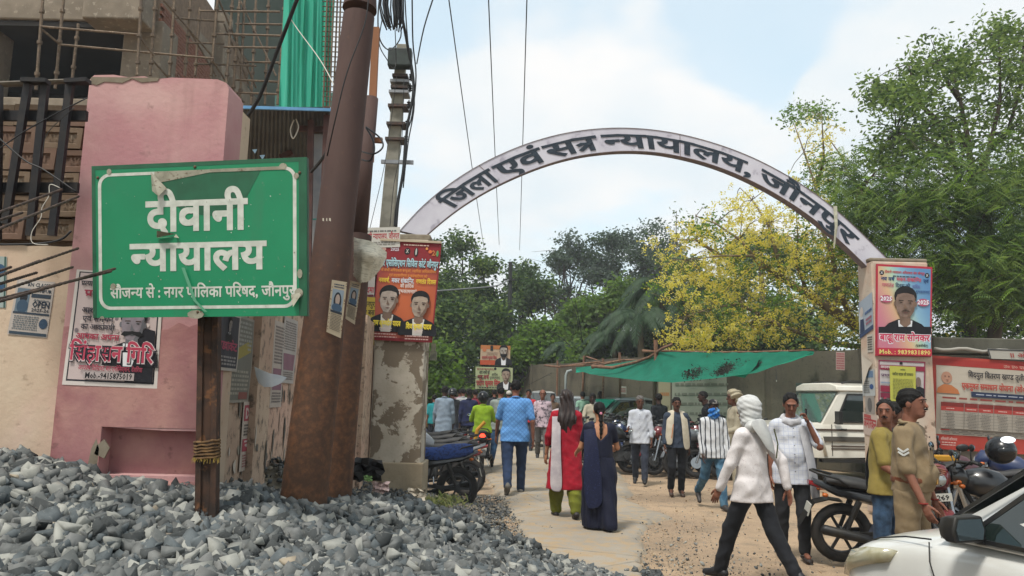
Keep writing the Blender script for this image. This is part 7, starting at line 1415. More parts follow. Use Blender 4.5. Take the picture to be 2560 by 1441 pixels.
 HMt = HAIRM[hairc]; cr = ((0, -.014, .034), (.081, .100, .092), 0)
 nz = lambda X, Y, Z: .003*np.sin(X*190+Y*120)*np.sin(Z*160+Y*90)+.003*np.sin(X*70-Z*90)
 if hair == 'short': onhead('hair', [cr], HMt, [((0, .88, -1), .012), ((0, 1, -.2), .075)], nz, .007)
 elif hair == 'bald': onhead('hair', [((0, -.014, .03), (.086, .104, .094), 0)], HMt, [((0, .88, -1), .014), ((0, 1, .1), .035), ((0, .25, 1), .062)], nz, .007)
 elif hair == 'receding': onhead('hair', [cr], HMt, [((0, 1.9, -1), .042), ((0, 1, 0), .058)], nz, .007)
 elif hair == 'thick': onhead('hair', [((0, -.014, .042), (.088, .106, .098), 0)], HMt, [((0, .88, -1), .018), ((0, 1, -.3), .078)], nz, .007)
 elif hair == 'bun': onhead('hair', [((0, -.016, .038), (.082, .104, .094), 0), ((0, -.11, -.02), (.034, .03, .034), .02)], HMt, [((0, .8, -1), .03)], nz, .007)
 elif hair == 'braid': onhead('hair', [((0, -.016, .036), (.083, .104, .094), 0), ((0, -.10, -.03), (0, -.13, -.12), .034, .026, .03), ((0, -.13, -.12), (0, -.145, -.27), .024, .021, .02), ((0, -.145, -.27), (0, -.13, -.40), .021, .009, .01)], HMt, [((0, .8, -1), .44), ], lambda X, Y, Z: .004*np.sin(Z*110)*(Z < -.1)+.002*np.sin(X*200)+np.where((Z > -.08), np.maximum(0, .8*Y-Z-.03)*.8, 0), .007)
 elif hair == 'long': onhead('hair', [((0, -.018, .036), (.088, .106, .096), 0), ((-.03, -.07, -.02), (-.05, -.13, -.30), .07, .075, .04, .6), ((.03, -.07, -.02), (.05, -.13, -.28), .07, .07, .04, .6), ((-.05, -.13, -.28), (-.02, -.14, -.46), .072, .03, .04, .55), ((.05, -.13, -.26), (.03, -.14, -.42), .06, .02, .04, .55), ((.08, -.02, -.04), (.10, -.05, -.24), .03, .03, .03)], HAIRM['brown'], [((0, 1, -.35), .06)], lambda X, Y, Z: .006*np.sin(X*95+3*np.sin(Z*12)+Z*6)+.003*np.sin(X*210-Z*20), .008)
 elif hair == 'wrap': onhead('head_scarf', extra_scarf['prims'], extra_scarf['m'], [((0, 1, -.15), extra_scarf.get('cut', .085))], extra_scarf.get('fold'), .009)
 elif hair == 'helmet': onhead('helmet', [((0, -.01, .02), (.125, .14, .135), 0)], mat('helmet_black', '#141518', rough=.25), [((0, .7, -1), .08)]); onhead('visor', [((0, .0, .0), (.126, .14, .09), 0)], mat('visor', '#222528', rough=.08), [((0, -1, 0), -.08), ((0, .0, -1), .05)])
 elif hair == 'cap': onhead('hair', [cr], HMt, [((0, .88, -1), .012), ((0, 1, -.2), .075)], nz, .009); onhead('cap', [((0, -.015, .045), (.09, .108, .09), 0)], mat('white_cap', '#a8a49a'), [((0, .3, -1), -.035)])
 q = MB()
 for s in (-1, 1): q.ell(Mh @ Vector((s*.030, .0885, .012))+hc, (.0095, .005, .0055), 8, 5); q.tube([Mh @ Vector((s*x, y, z))+hc for x, y, z in ((.014, .098, .027), (.03, .0965, .031), (.045, .087, .026))], .0042, 5)
 o = obj('eyes', q, EYEM, t, smooth=True); o.scale = (S,)*3
 if tache: onhead('moustache', [((-.026, .094, -.05), (0, .105, -.044), .006, .008, .004), ((.026, .094, -.05), (0, .105, -.044), .006, .008, .004)], HMt, hh=.0045)
 q = MB(); q.tube([Mh @ Vector(v)+hc for v in ((-.02, .0885, -.064), (0, .0965, -.062), (.02, .0885, -.064))], .0035, 5); o = obj('lips', q, mat('lip_'+skin, {'fair': '#7c4238', 'mid': '#5a3028', 'brown': '#452620', 'dark': '#2d1a17'}[skin]), t); o.scale = (S,)*3
 ctx = dict(t=t, S=S, J=J, A=A, nk=nk, hc=hc, dz=dz, HM=HM, garment=garment, onhead=onhead, Mh=Mh, h=h, pel=pel)
 if extra: extra(ctx)
 return t
extra_scarf = {}
def drape(c, nm, pts, r, m, k=.02, sy=.45, fold=None, clips=()):
 P = [(tuple(a), tuple(b), ra, rb, k, sy) for (a, ra), (b, rb) in zip(list(zip(pts, r))[:-1], list(zip(pts, r))[1:])]; return c['garment'](nm, P, m, clips, fold or wrinkles(.004, 1.5, 2), hh=min(c['h'], .012))
def cloth_strip(c, nm, rows, m, sub=2):
 "a hanging cloth from rows of points"
 q = MB(); k = len(rows[0]); q.add([p for r in rows for p in r], [(i*k+j, i*k+j+1, (i+1)*k+j+1, (i+1)*k+j) for i in range(len(rows)-1) for j in range(k-1)]); o = obj(nm, q, m, c['t'], smooth=True); s = o.modifiers.new('t', 'SOLIDIFY'); s.thickness = .006; u = o.modifiers.new('s', 'SUBSURF'); u.boundary_smooth = 'PRESERVE_CORNERS'; u.levels = sub; u.render_levels = sub; o.scale = (c['S'],)*3; return o
def Gp(px, py): g = G(px, py); return (g.x, g.y)
def hgt(px, py_top, at): return W(px, py_top, at[1]).z
def crowd():
 global extra_scarf
 CL = cloth
 # 1 man walking off with a white cloth round his head
 wh = CL('white_headcloth', '#bcbdba', '#adaead', rough=.8)
 extra_scarf = dict(m=wh, cut=.07, prims=[((0, -.016, .04), (.105, .122, .108), 0), ((0, -.035, -.06), (.093, .095, .085), .05), ((0, -.03, -.12), (.088, .085, .05), .04)], fold=lambda X, Y, Z: .0028*np.sin(Z*95+3*np.sin(Y*14+X*6)+X*20)+.002*np.sin(Z*150-Y*70))
 def x1(c):
  hc, nk, dz = c['hc'], c['nk'], c['dz']; V = Vector
  c['garment']('neck_wrap', [(tuple(nk+V((-.07, -.03, .0))), tuple(nk+V((.07, -.03, .0))), .05, .05, .02), (tuple(nk+V((.07, -.05, -.01))), tuple(nk+V((-.09, -.07, .02))), .045, .05, .03)], wh, fold=wrinkles(.005, 2, 1))
  a = nk+V((-.02, -.12, .07)); cloth_strip(c, 'scarf_tail', [[a+V((-.13, .02, -.0)), a+V((-.06, -.02, .03)), a+V((.02, -.02, .02)), a+V((.10, .02, -.02))], [a+V((-.14, .02, -.05)), a+V((-.06, -.05, -.06)), a+V((.04, -.05, -.08)), a+V((.12, .0, -.07))], [a+V((-.07, -.03, -.14)), a+V((0, -.07, -.17)), a+V((.07, -.055, -.18)), a+V((.14, -.03, -.18))], [a+V((.0, -.05, -.25)), a+V((.05, -.075, -.29)), a+V((.10, -.065, -.31)), a+V((.145, -.045, -.31))]], wh); 
  q = MB(); q.tube([(.13, -.16, 1.44+dz), (.14, -.19, 1.3+dz), (.14, -.17, 1.17+dz)], .007, 5); o = obj('scarf_hem', q, CL('olive_hem', '#4a4d34'), c['t']); o.scale = (c['S'],)*3
 at = (W(1885, 1440, 7.3).x, 7.3)
 person('man with white cloth wrapped round his head striding away in pale pink shirt', at, 1.68, 38, legs=((24, 6), (-21, 12)), arms=((16, 12, 10), (-34, 14, 22)), skin='mid', top=dict(m=CL('pale_pink_shirt', '#c9c4c3', '#b0a6a6', 'spots'), hem=.77, loose=.022, sleeve=.98, flare=.015), bottom=dict(m=CL('black_trousers', '#15171b', '#1c1e23')), shoe='#17181c', hair='wrap', extra=x1, h=.0115, hands=('open', 'open'))
 # 2 man on the phone
 def x2(c):
  nk, dz, V = c['nk'], c['dz'], Vector; w2 = CL('white_stole', '#b0b0b2', '#a2a2a6')
  c['garment']('stole', [(tuple(nk+V((.085*math.cos(a), .075*math.sin(a)+.005, -.005-.03*math.sin(a)))), tuple(nk+V((.085*math.cos(b), .075*math.sin(b)+.005, -.005-.03*math.sin(b)))), .034, .034, .02) for a, b in zip(np.linspace(0, 2*PI, 9)[:-1], np.linspace(0, 2*PI, 9)[1:])], w2, fold=wrinkles(.005, 2.5, 3))
  cloth_strip(c, 'stole_end', [[nk+V((-.04-.0, .10, -.05)), nk+V((-.10, .12, -.05)), nk+V((-.16, .08, -.05))], [nk+V((-.10, .14, -.3)), nk+V((-.16, .12, -.3)), nk+V((-.21, .05, -.3))], [nk+V((-.15, .16, -.65)), nk+V((-.21, .12, -.65)), nk+V((-.26, .05, -.63))], [nk+V((-.15, .13, -.82)), nk+V((-.22, .1, -.86)), nk+V((-.28, .05, -.84))]], w2)
  q = MB(); w = c['A']['L'][2]; q.box(w+V((.025, .0, .09)), (.012, .07, .145), M=None); o = obj('phone', q, mat('phone', '#16171a', rough=.2), c['t'], bevel=.005); o.scale = (c['S'],)*3
 at = Gp(1985, 1392)
 person('balding man in white checked shirt and white neck cloth holding a phone to his ear', at, hgt(1985, 988, at), 172, legs=((8, 10), (-4, 6)), arms=(((-.27, .11, 1.16), (-.155, .15, 1.40)), (-6, 7, 10)), skin='mid', top=dict(m=CL('white_check_shirt', '#b9bcc2', '#a3a9ba', 'check', sc=22), hem=.76, loose=.022, sleeve=.42, flare=.02, buttons=True), bottom=dict(m=CL('charcoal_trousers', '#1d1e20', '#25262a')), shoe='#2a2320', sandal=True, hair='receding', belly=.02, fat=1.02, h=.0115, head=(-6, -22), extra=x2, hands=('grip', 'relax'))
 # 3 striped shirt, blue face cloth
 def x3(c): c['onhead']('face_cloth', [((0, .012, -.055), (.085, .098, .075), 0), ((0, -.0, -.14), (.085, .085, .06), .05)], CL('blue_face_cloth', '#1f5fa6', '#6fa0cc', 'blot'), [((0, .1, 1), .004)], lambda X, Y, Z: .006*np.sin(Z*80+X*50)+.004*np.sin(X*110-Z*60)); c['onhead']('cap', [((0, -.012, .05), (.086, .10, .08), 0), ((0, .09, .05), (.06, .05, .012), .02)], CL('dark_cap', '#1a1a1e', '#77736c', 'blot'), [((0, .1, -1), -.045)])
 at = Gp(1785, 1270); person('young man with blue cloth over his face in black striped shirt and jeans', at, hgt(1785, 1000, at), 186, legs=((14, 6), (-18, 34)), arms=((4, 9, 14), (6, 9, 16)), skin='dark', top=dict(m=CL('striped_shirt', '#b9bbbd', '#33363f', 'stripe', sc=14), hem=.80, loose=.02, sleeve=.96, flare=.02), bottom=dict(m=CL('blue_jeans', '#2f4f66', '#4d6f85')), shoe='#2e2a28', hair='short', extra=x3, h=.014)
 # 4 grey shirt with long cream scarf
 def x4(c):
  nk, V = c['nk'], Vector; m = CL('cream_scarf', '#b5ad9c', '#a89f8c')
  for s, e in ((-1, -.68), (1, -.60)):
   cloth_strip(c, 'scarf_end', [[nk+V((s*.01, -.075, .06)), nk+V((s*.08, -.08, .05)), nk+V((s*.14, -.07, .02))], [nk+V((s*.05, .07, .05)), nk+V((s*.11, .05, .035)), nk+V((s*.17, .02, .02))], [nk+V((s*.07, .15, -.2)), nk+V((s*.14, .14, -.2)), nk+V((s*.2, .09, -.22))], [nk+V((s*.09, .18, e)), nk+V((s*.17, .16, e+.02)), nk+V((s*.235, .1, e+.03))]], m)
  q = MB(); V2 = nk+V((.12, .186, -.45)); q.bar(V2, nk+V((.085, .172, -.2)), .012, .004, (0, 1, 0)); o = obj('orange_band', q, CL('orange_band', '#b0602a'), c['t']); o.scale = (c['S'],)*3
 at = Gp(1692, 1236); person('man in slate grey shirt with a long cream scarf hanging from his shoulders', at, hgt(1692, 996, at), 178, legs=((-6, 8), (18, 40)), arms=((-4, 8, 8), (4, 10, 20)), skin='brown', top=dict(m=CL('slate_shirt', '#343d4c', '#2c3542'), hem=.82, loose=.02, sleeve=.92, buttons=True), bottom=dict(m=CL('black_trousers', '#15171b')), shoe='#3f3028', sandal=True, hair='short', tache=True, extra=x4, h=.014, fat=1.03)
 at = Gp(1600, 1208); person('grey haired man in plain white shirt and charcoal trousers walking towards the gate', at, hgt(1600, 991, at), 168, legs=((20, 6), (-14, 10)), arms=((4, 10, 12), (8, 8, 78)), skin='brown', top=dict(m=CL('white_shirt', '#b4b8be', '#a9adb6'), hem=.78, loose=.019, sleeve=.85, buttons=True), bottom=dict(m=CL('slate_trousers', '#262b36', '#2f3440')), shoe='#1d1c1c', hair='short', hairc='grey', h=.015, head=(14, -6))
 # 6 woman in navy saree
 nv = CL('navy_saree', '#090e24', '#0f1630', 'spots', rough=.7)
 def x6(c):
  nk, dz, V = c['nk'], c['dz'], Vector
  q = MB(); q.ell(c['hc']+V((0, -.135, -.03)), (.02, .012, .02), 8, 6); o = obj('hair_clip', q, CL('pink_clip', '#c07a90'), c['t']); o.scale = (c['S'],)*3
  cloth_strip(c, 'saree_pallu', [[nk+V((-.21, .06, -.04)), nk+V((-.15, .06, .015)), nk+V((-.08, .05, .03))], [nk+V((-.225, -.03, -.04)), nk+V((-.16, -.06, .01)), nk+V((-.08, -.06, .02))], [nk+V((-.24, -.13, -.35)), nk+V((-.15, -.16, -.32)), nk+V((-.04, -.15, -.30))], [nk+V((-.25, -.17, -.75)), nk+V((-.13, -.20, -.72)), nk+V((.0, -.19, -.70))], [nk+V((-.22, -.19, -1.16)), nk+V((-.10, -.225, -1.13)), nk+V((.03, -.21, -1.10))]], CL('navy_pallu', '#0c1330', '#283058', 'spots', rough=.7))
 at = Gp(1497, 1328); person('woman in navy blue saree with a braided plait walking away', at, hgt(1500, 1010, at), 4, legs=((12, 6), (-10, 10)), arms=((10, 16, 60), (12, 18, 70)), skin='fair', top=dict(m=nv, hem=.98, loose=.012, sleeve=.30, flare=0, collar=False, name='blouse', clips=[((0, -1, 0), 3)], fold=lambda X, Y, Z: np.where((Y < -.02) & (Z > 1.19), np.maximum(0, .10-np.abs(X)*1.0-np.maximum(0, 1.30-Z)*.9)*1.4, 0)), bottom=dict(m=nv, kind='saree'), shoe='#1a1512', hair='braid', extra=x6, h=.0125, female=True, fat=1.12)
 # 7 woman in red
 def x7(c):
  nk, dz, V = c['nk'], c['dz'], Vector
  cloth_strip(c, 'dupatta', [[nk+V((-.19, .08, -.01)), nk+V((-.13, .09, .02)), nk+V((-.08, .08, .03))], [nk+V((-.2, -.04, -.0)), nk+V((-.14, -.07, .02)), nk+V((-.08, -.07, .03))], [nk+V((-.22, -.13, -.35)), nk+V((-.15, -.15, -.35)), nk+V((-.10, -.15, -.35))], [nk+V((-.23, -.16, -.7)), nk+V((-.15, -.19, -.7)), nk+V((-.09, -.18, -.7))], [nk+V((-.25, -.19, -1.07)), nk+V((-.16, -.22, -1.07)), nk+V((-.06, -.2, -1.09))]], CL('white_dupatta', '#b5adae', '#a29a9e'))
 at = Gp(1412, 1297); woman = person('long haired woman in red tunic, white stole and olive trousers walking away', at, hgt(1412, 978, at), 6, legs=((12, 6), (-10, 14)), arms=((-2, 16, 16), (4, 9, 12)), skin='fair', top=dict(m=CL('red_tunic', '#9c1226', '#8a0f22'), hem=.40, loose=.022, sleeve=.72, flare=.055, collar=False, name='tunic'), bottom=dict(m=CL('olive_salwar', '#6a6e22', '#5c611c'), kind='salwar'), shoe='#231d1b', hair='long', extra=x7, h=.0125, female=True, fat=1.04)
 g = Gp(1452, 1288); m = MB(); m.loft([[(x*.05*k, y*.03, z) for x, y in ((-1, -1), (1, -1), (1, 1), (-1, 1))] for z, k in ((0, 1.6), (.1, 1.8), (.3, 1.4), (.34, .3))]); c = W(1436, 1172, g[1]-.25); tag(obj('handbag', m, mat('maroon_leather', '#3f1220', rough=.4), loc=c-Vector((0, 0, .15)), bevel=.01), 'maroon handbag hanging at the side of the woman in red', 'handbag')
 m = MB(); m.loft([[Vector((x, y, z)) for x, y in ((-.07, -.0), (.10, -.0), (.10, .06), (-.07, .06))] if z > .3 else [Vector((x, y, z)) for x, y in ((-.02+z*.0, 0), (.09, 0), (.09, .06), (-.02, .06))] for z in (0, .1, .35, .5)]); c = W(1452, 1268, g[1]-.15); tag(obj('cloth_bag', m, CL('grey_brown_bag', '#5c5347', '#4d453b'), loc=c), 'grey brown cloth bag carried between the two walking women', 'bag'); m = MB(); m.box((0, 0, .2), (.10, .02, .42)); tag(obj('cloth_bag', m, CL('red_bag', '#a3182a'), loc=W(1462, 1245, g[1]-.05)), 'bright red bag showing behind the grey brown cloth bag', 'bag')
 # 8 blue polo
 at = Gp(1284, 1236); person('heavy man in light blue patterned polo shirt and dark blue trousers walking away', at, 1.90, 3, legs=((-16, 24), (12, 4)), arms=((14, 14, 10), (-10, 14, 14)), skin='mid', top=dict(m=CL('blue_polo', '#5a8cc0', '#4a76ac', 'diamond', sc=14), hem=.80, loose=.02, sleeve=.40, flare=.03), bottom=dict(m=CL('navy_trousers', '#1c2a40', '#243450')), shoe='#5c5850', hair='short', hairc='black', fat=1.14, h=.014, belly=.02)
 J = CL('dark_jeans', '#1f3550', '#2d4a66')
 def simple(lab, px, py, top_px, face, shirt, bm=None, **k):
  at = k.pop('at', None) or Gp(px, py); hh = k.pop('H', None) or min(1.85, max(1.5, hgt(px, top_px, at))); return person(lab, at, hh, face, top=dict(m=shirt, hem=k.pop('hem', .80), loose=.019, sleeve=k.pop('sleeve', .45)), bottom=dict(m=bm or CL('slate_trousers', '#262b36')), h=k.pop('h', .02), **k)
 simple('man in pale grey green T-shirt and jeans beside the heavy man in blue', 1247, 1168, 955, -6, CL('sage_tshirt', '#7d8580', '#747c78'), J, legs=((-18, 30), (14, 4)), arms=((16, 12, 14), (-8, 10, 14)), h=.016)
 simple('man in light grey blue shirt with his back turned beside the left gate pillar', 1106, 1150, 950, 4, CL('grey_blue_shirt', '#7a8896', '#6e7c8a'), sleeve=.95, hem=.66, h=.016, arms=((8, 10, 14), (4, 8, 12)), skin='dark', H=1.84)
 simple('man in dark navy shirt with his back turned next to the light grey shirt', 1168, 1146, 962, 6, CL('navy_shirt', '#191f38', '#20274a'), sleeve=.9, h=.016, skin='dark', H=1.8)
 simple('man in pink shirt half hidden behind the dark navy shirt', 1146, 1100, 968, 0, CL('pink_shirt', '#b08a92', '#a47e88'), sleeve=.9)
 simple('man in pale pink patterned shirt and grey trousers coming through the gate', 1354, 1150, 975, 178, CL('pink_pattern_shirt', '#b3a0a8', '#5c545c', 'blot'), CL('grey_trousers', '#5c5a58'), hair='bald', skin='mid', h=.016)
 simple('man in cream shirt seen between the two women, riding towards the gate', 1480, 1150, 966, 176, CL('cream_shirt', '#a49c8a', '#98907e'), sleeve=.55, hair='thick', tache=True, skin='dark', h=.016, arms=((25, 14, 40), (25, 14, 40)), H=1.74)
 simple('curly haired man looking over the shoulder of the man in cream shirt', 1500, 1120, 972, 170, CL('dark_brown_shirt', '#2d2522'), hair='thick', skin='dark')
 simple('man in mint green shirt behind the hair of the woman in red', 1456, 1120, 980, 10, CL('mint_shirt', '#7fa08e', '#759684'))
 def cr(lab, px, topy, Y, face, col, **k): p = W(px, 1000, Y); simple(lab, px, 0, topy, face, CL('cloth_'+col.strip('#'), col), at=(p.x, Y), h=.026, **k)
 cr('person in teal far off at the edge of the left gate pillar', 1086, 988, 24, 0, '#1f7a80'); cr('person in white cap among the far crowd under the roadside boards', 1272, 956, 26, 0, '#a9adad', hair='cap', H=1.8); cr('person in bright red far off beside the heavy man in blue', 1322, 966, 24, 170, '#a8242c'); cr('person in maroon among the far crowd', 1188, 975, 25, 0, '#6e1f2c'); cr('person in black helmet far off behind the light grey shirt', 1131, 974, 22, 180, '#2a2c30', hair='helmet'); cr('person in white shirt in the far crowd left of the pink shirt', 1158, 962, 27, 0, '#a3a5a5'); cr('far figure in dark clothes right of the green shirted rider', 1236, 972, 27, 0, '#23242c'); cr('far figure in brown right of the man in pink pattern shirt', 1382, 985, 26, 180, '#5c4a3c')
 # turbaned man and the man under the net
 extra_scarf = dict(m=CL('cream_turban', '#a39a84', '#968d76'), cut=.06, prims=[((0, -.02, .055), (.115, .125, .085), 0), ((0, -.03, .01), (.10, .11, .07), .03), ((-.04, -.09, -.06), (-.05, -.09, -.26), .06, .05, .04)], fold=lambda X, Y, Z: .010*np.sin(Z*75+X*45+Y*20))
 p = W(1838, 1000, 13.6); person('man in cream shirt and cream turban standing side on by the motorbikes', (p.x, 13.6), 1.80, 95, legs=((4, 4), (-4, 4)), arms=((10, 6, 70), (10, 6, 70)), skin='brown', top=dict(m=CL('cream_kurta', '#a69d88', '#9a917c'), hem=.6, sleeve=.9, loose=.03), bottom=dict(m=CL('cream_kurta', '#a69d88')), hair='wrap', h=.015)
 p = W(1648, 1000, 19.5); simple('man in black shirt with his back turned under the green net', 1648, 0, 985, 20, CL('black_shirt', '#12151a'), at=(p.x, 19.5), skin='dark', h=.02)
 p = W(1868, 1000, 18.5); simple('man in dark clothes bending over behind the man with blue face cloth', 1800, 0, 975, 90, CL('black_shirt', '#12151a'), at=(W(1795, 1000, 18.5).x, 18.5), skin='dark', h=.022, lean=30)
 # policeman and his neighbours
 kh = CL('khaki_uniform', '#7f6e54', '#74644c', rough=.8); bl = mat('tan_leather_belt', '#6a3a1e', '#5a3018', 20, .45)
 def xp(c):
  nk, dz, V, S = c['nk'], c['dz'], Vector, c['S']; so = c['A']['R'][0]; el = c['A']['R'][1]
  for n, sx in (('L', -1), ('R', 1)):
   a, b = c['A'][n][0], c['A'][n][1]; q = MB(); q.box(a+V((sx*-.02, 0, .078)), (.11, .05, .012)); o = obj('epaulette', q, CL('khaki_dark', '#54462f'), c['t'], bevel=.004); o.scale = (S,)*3
   m_ = a.lerp(b, .42); q = MB(); d = (b-a).normalized(); out = V((sx, .1, 0)).normalized()
   for k in range(2):
    for sg in (-1, 1): p0 = m_+out*.066+d*(.02+.026*k); q.bar(p0, p0+V((0, sg*.038, .026)), .014, .006, out)
   o = obj('chevron', q, CL('white_chevron', '#b5b5b0'), c['t']); o.scale = (S,)*3
  q = MB(); q.box((.075, .178, 1.265+dz), (.10, .01, .02)); o = obj('name_plate', q, EYEM, c['t']); o.scale = (S,)*3
  q = MB(); q.box((.085, .172, 1.20+dz), (.105, .008, .12)); o = obj('chest_pocket', q, kh, c['t'], bevel=.004); o.scale = (S,)*3
  q = MB(); q.torus(c['A']['R'][2], .03, .005, 'z', 14, 5); q.torus(c['A']['L'][2], .03, .005, 'z', 14, 5); o = obj('wrist_thread', q, CL('red_thread', '#7c2420'), c['t']); o.scale = (S,)*3
 p = W(2268, 1000, 6.35); person('moustached policeman in khaki uniform with tan belt standing behind the white car', (p.x, 6.35), 1.745, 228, legs=((3, 3), (-3, 3)), arms=((4, 10, 14), (8, 9, 16)), skin='mid', top=dict(m=kh, hem=.93, loose=.026, sleeve=.46, flare=-.01, buttons=True, name='uniform_shirt'), bottom=dict(m=kh, belt=bl), shoe='#2a1712', hair='short', tache=True, belly=.045, fat=1.08, h=.011, head=(-4, 2), extra=xp)
 def xy(c):
  nk, V = c['nk'], Vector; cloth_strip(c, 'shoulder_bag', [[nk+V((-.24, .1, -.12)), nk+V((-.14, .13, -.02)), nk+V((-.04, .12, -.02))], [nk+V((-.26, -.05, -.1)), nk+V((-.18, -.1, -.0)), nk+V((-.06, -.10, .0))], [nk+V((-.27, -.14, -.35)), nk+V((-.15, -.2, -.36)), nk+V((-.0, -.17, -.34))], [nk+V((-.2, -.14, -.6)), nk+V((-.12, -.18, -.62)), nk+V((-.02, -.15, -.6))]], CL('dark_bag_cloth', '#14161e', '#1c1f2a'))
 p = W(2202, 1000, 7.35); person('man in mustard T-shirt and jeans with a dark bag on his shoulder behind the policeman', (p.x, 7.35), 1.66, 236, legs=((4, 4), (-3, 3)), arms=((20, 14, 60), (10, 16, 46)), skin='mid', top=dict(m=CL('mustard_tshirt', '#84753c', '#7a6c36'), hem=.84, loose=.026, sleeve=.42, collar=False), bottom=dict(m=CL('faded_jeans', '#1f2f42', '#38506a')), shoe='#2a2a2c', hair='receding', tache=True, h=.0125, head=(-88, 0), fat=1.05, extra=xy)
 p = W(2228, 1000, 8.2); simple('dark haired man almost hidden behind the policeman', 2226, 0, 1010, 240, CL('black_shirt', '#12151a'), at=(p.x, 8.2), h=.02, hair='thick', skin='brown')
crowd()
# ================================================================ motorbikes
TYRE = mat('tyre_rubber', '#191919', '#2b2825', 12, .9); CHR = mat('chrome', '#9a9c9e', rough=.2, metal=.9); BLKP = mat('black_plastic', '#17181a', '#26241f', 6, .5); ENG = mat('engine_alloy', '#4b4c4c', '#343434', 14, .5, .5); SEATM = mat('black_seat', '#1c1c1e', '#2c2b29', 9, .6); GLS = mat('dark_glass', '#10161a', rough=.06, spec=.8); REDL = mat('red_lens', '#6e0c12', rough=.2); AMB = mat('amber_lens', '#a3541a', rough=.2); MIR = mat('mirror_glass', '#8fa3ad', rough=.05, metal=.9)
_l = NT('lamp_lens'); _l.set(col=C('#8d9496'), rough=.1, spec=.9, metal=.4); LENS = _l.m
_r = NT('lit_tail_lamp'); _r.set(col=C('#b01410'), rough=.3, emit=(1, .05, .02, 1), es=2.5); LITR = _r.m
_w = NT('mirror_glare_glow'); _w.set(col=C('#c0c4c8'), rough=.2, emit=(.9, .95, 1, 1), es=1); GLAREM = _w.m  # glare on the bike mirror put in as emission, no lamp
def paint(n, c, coat=.6): return mat(n, c, rough=.32, coat=coat, spec=.5)
def bike(label, loc, head, body, group=None, scooter=False, plate=None, seat=SEATM, lit=False, roll=8, spokes='alloy', yellow=False):
 t = thing('motorbike', label, 'motorbike', loc, R(head), group); t.rotation_euler = (R(roll), 0, R(head)); O = lambda nm, q, m, p=t, **k: obj(nm, q, m, p, **k)
 for nm, x in (('rear_wheel', -.64), ('front_wheel', .64)):
  w = MB(); w.torus((x, 0, .305), .255, .052, 'y', 28, 8, w=.95); wh = O(nm, w, TYRE, smooth=True)
  q = MB(); q.torus((x, 0, .305), .205, .018, 'y', 24, 6, w=1.6); q.tube([(x, -.05, .305), (x, .05, .305)], .055, 12)
  for k in range(6): a = PI/3*k; q.bar((x, 0, .305), (x+.2*math.cos(a), 0, .305+.2*math.sin(a)), .03, .018, (0, 1, 0))
  obj('rim', q, mat('dark_alloy_rim', '#2c2d2f', rough=.4, metal=.4), wh)
  if x > 0: q = MB(); q.tube([(x, .055, .305), (x, .06, .305)], .12, 20); obj('brake_disc', q, CHR, wh)
 q = MB()
 for s in (-1, 1): q.bar((-.64, .09*s, .305), (-.15, .1*s, .34), .025, .045); q.tube([(-.62, .12*s, .34), (-.50, .13*s, .66)], .022, 8); q.tube([(-.56, .12*s, .5), (-.50, .13*s, .66)], .032, 8)
 q.tube([(.42, 0, .9), (.18, 0, .42), (-.15, 0, .3), (-.25, 0, .5), (-.3, 0, .7)], .022, 8); q.tube([(.40, 0, .84), (-.1, 0, .72), (-.6, 0, .72)], .022, 8); O('frame', q, BLKP)
 q = MB(); q.box((.02, 0, .36), (.34, .24, .2)); q.loft([[Vector((.08+.10*u*1.0+dx, y, .46+.26*u)) for dx, y in ((-.07, -.075), (.07, -.075), (.07, .075), (-.07, .075))] for u in (0, 1)])
 for k in range(5): q.loft([[Vector((.09+.02*k+dx, y, .49+.045*k+dz)) for dx, y in ((-.09, -.095), (.09, -.095), (.09, .095), (-.09, .095))] for dz in (0, .012)])
 q.tube([(-.03, -.12, .36), (-.03, -.155, .36)], .085, 16); q.tube([(-.03, .12, .36), (-.03, .15, .36)], .08, 16); O('engine', q, ENG, auto=30)
 q = MB(); q.tube([(.16, -.04, .55), (.27, -.08, .46), (.22, -.12, .28), (0, -.14, .22), (-.3, -.15, .26)], .02, 8); q.tube([(-.28, -.15, .255), (-.45, -.16, .29), (-.85, -.17, .37), (-.88, -.17, .378)], [.03, .045, .052, .03], 12); O('exhaust', q, BLKP if not scooter else CHR, smooth=True)
 def sec(x, w, z0, z1, r=.6): return [Vector((x, w*c, (z0+z1)/2+(z1-z0)/2*s)) for c, s in ((-.55, -1), (.55, -1), (1, -.5), (1, .2), (.75, .8), (.3, 1), (-.3, 1), (-.75, .8), (-1, .2), (-1, -.5))]
 q = MB(); q.loft([sec(.42, .06, .82, .92), sec(.34, .12, .76, 1.0), (sec(.2, .155, .72, 1.03)), sec(.05, .145, .72, .99), sec(-.08, .09, .72, .88)]); O('tank', q, body, auto=50)
 q = MB(); q.loft([sec(-.02, .07, .74, .83), sec(-.12, .12, .74, .83), sec(-.35, .13, .745, .84), sec(-.45, .125, .76, .87), sec(-.7, .11, .79, .90), sec(-.80, .06, .81, .87)]); O('seat', q, seat, auto=60)
 q = MB(); q.loft([sec(-.12, .105, .56, .74), sec(-.4, .125, .62, .75), sec(-.7, .11, .69, .79), sec(-.93, .05, .80, .86)]); O('tail_panel', q, body, auto=50)
 q = MB(); q.loft([sec(-.86, .06, .755, .81), sec(-.97, .045, .79, .84)]); O('tail_light', q, LITR if lit else REDL, auto=50)
 q = MB(); q.tube([(-.6, -.13, .80), (-.7, -.14, .88), (-.9, -.1, .93), (-.95, 0, .94), (-.9, .1, .93), (-.7, .14, .88), (-.6, .13, .80)], .013, 7); O('grab_rail', q, BLKP, smooth=True)
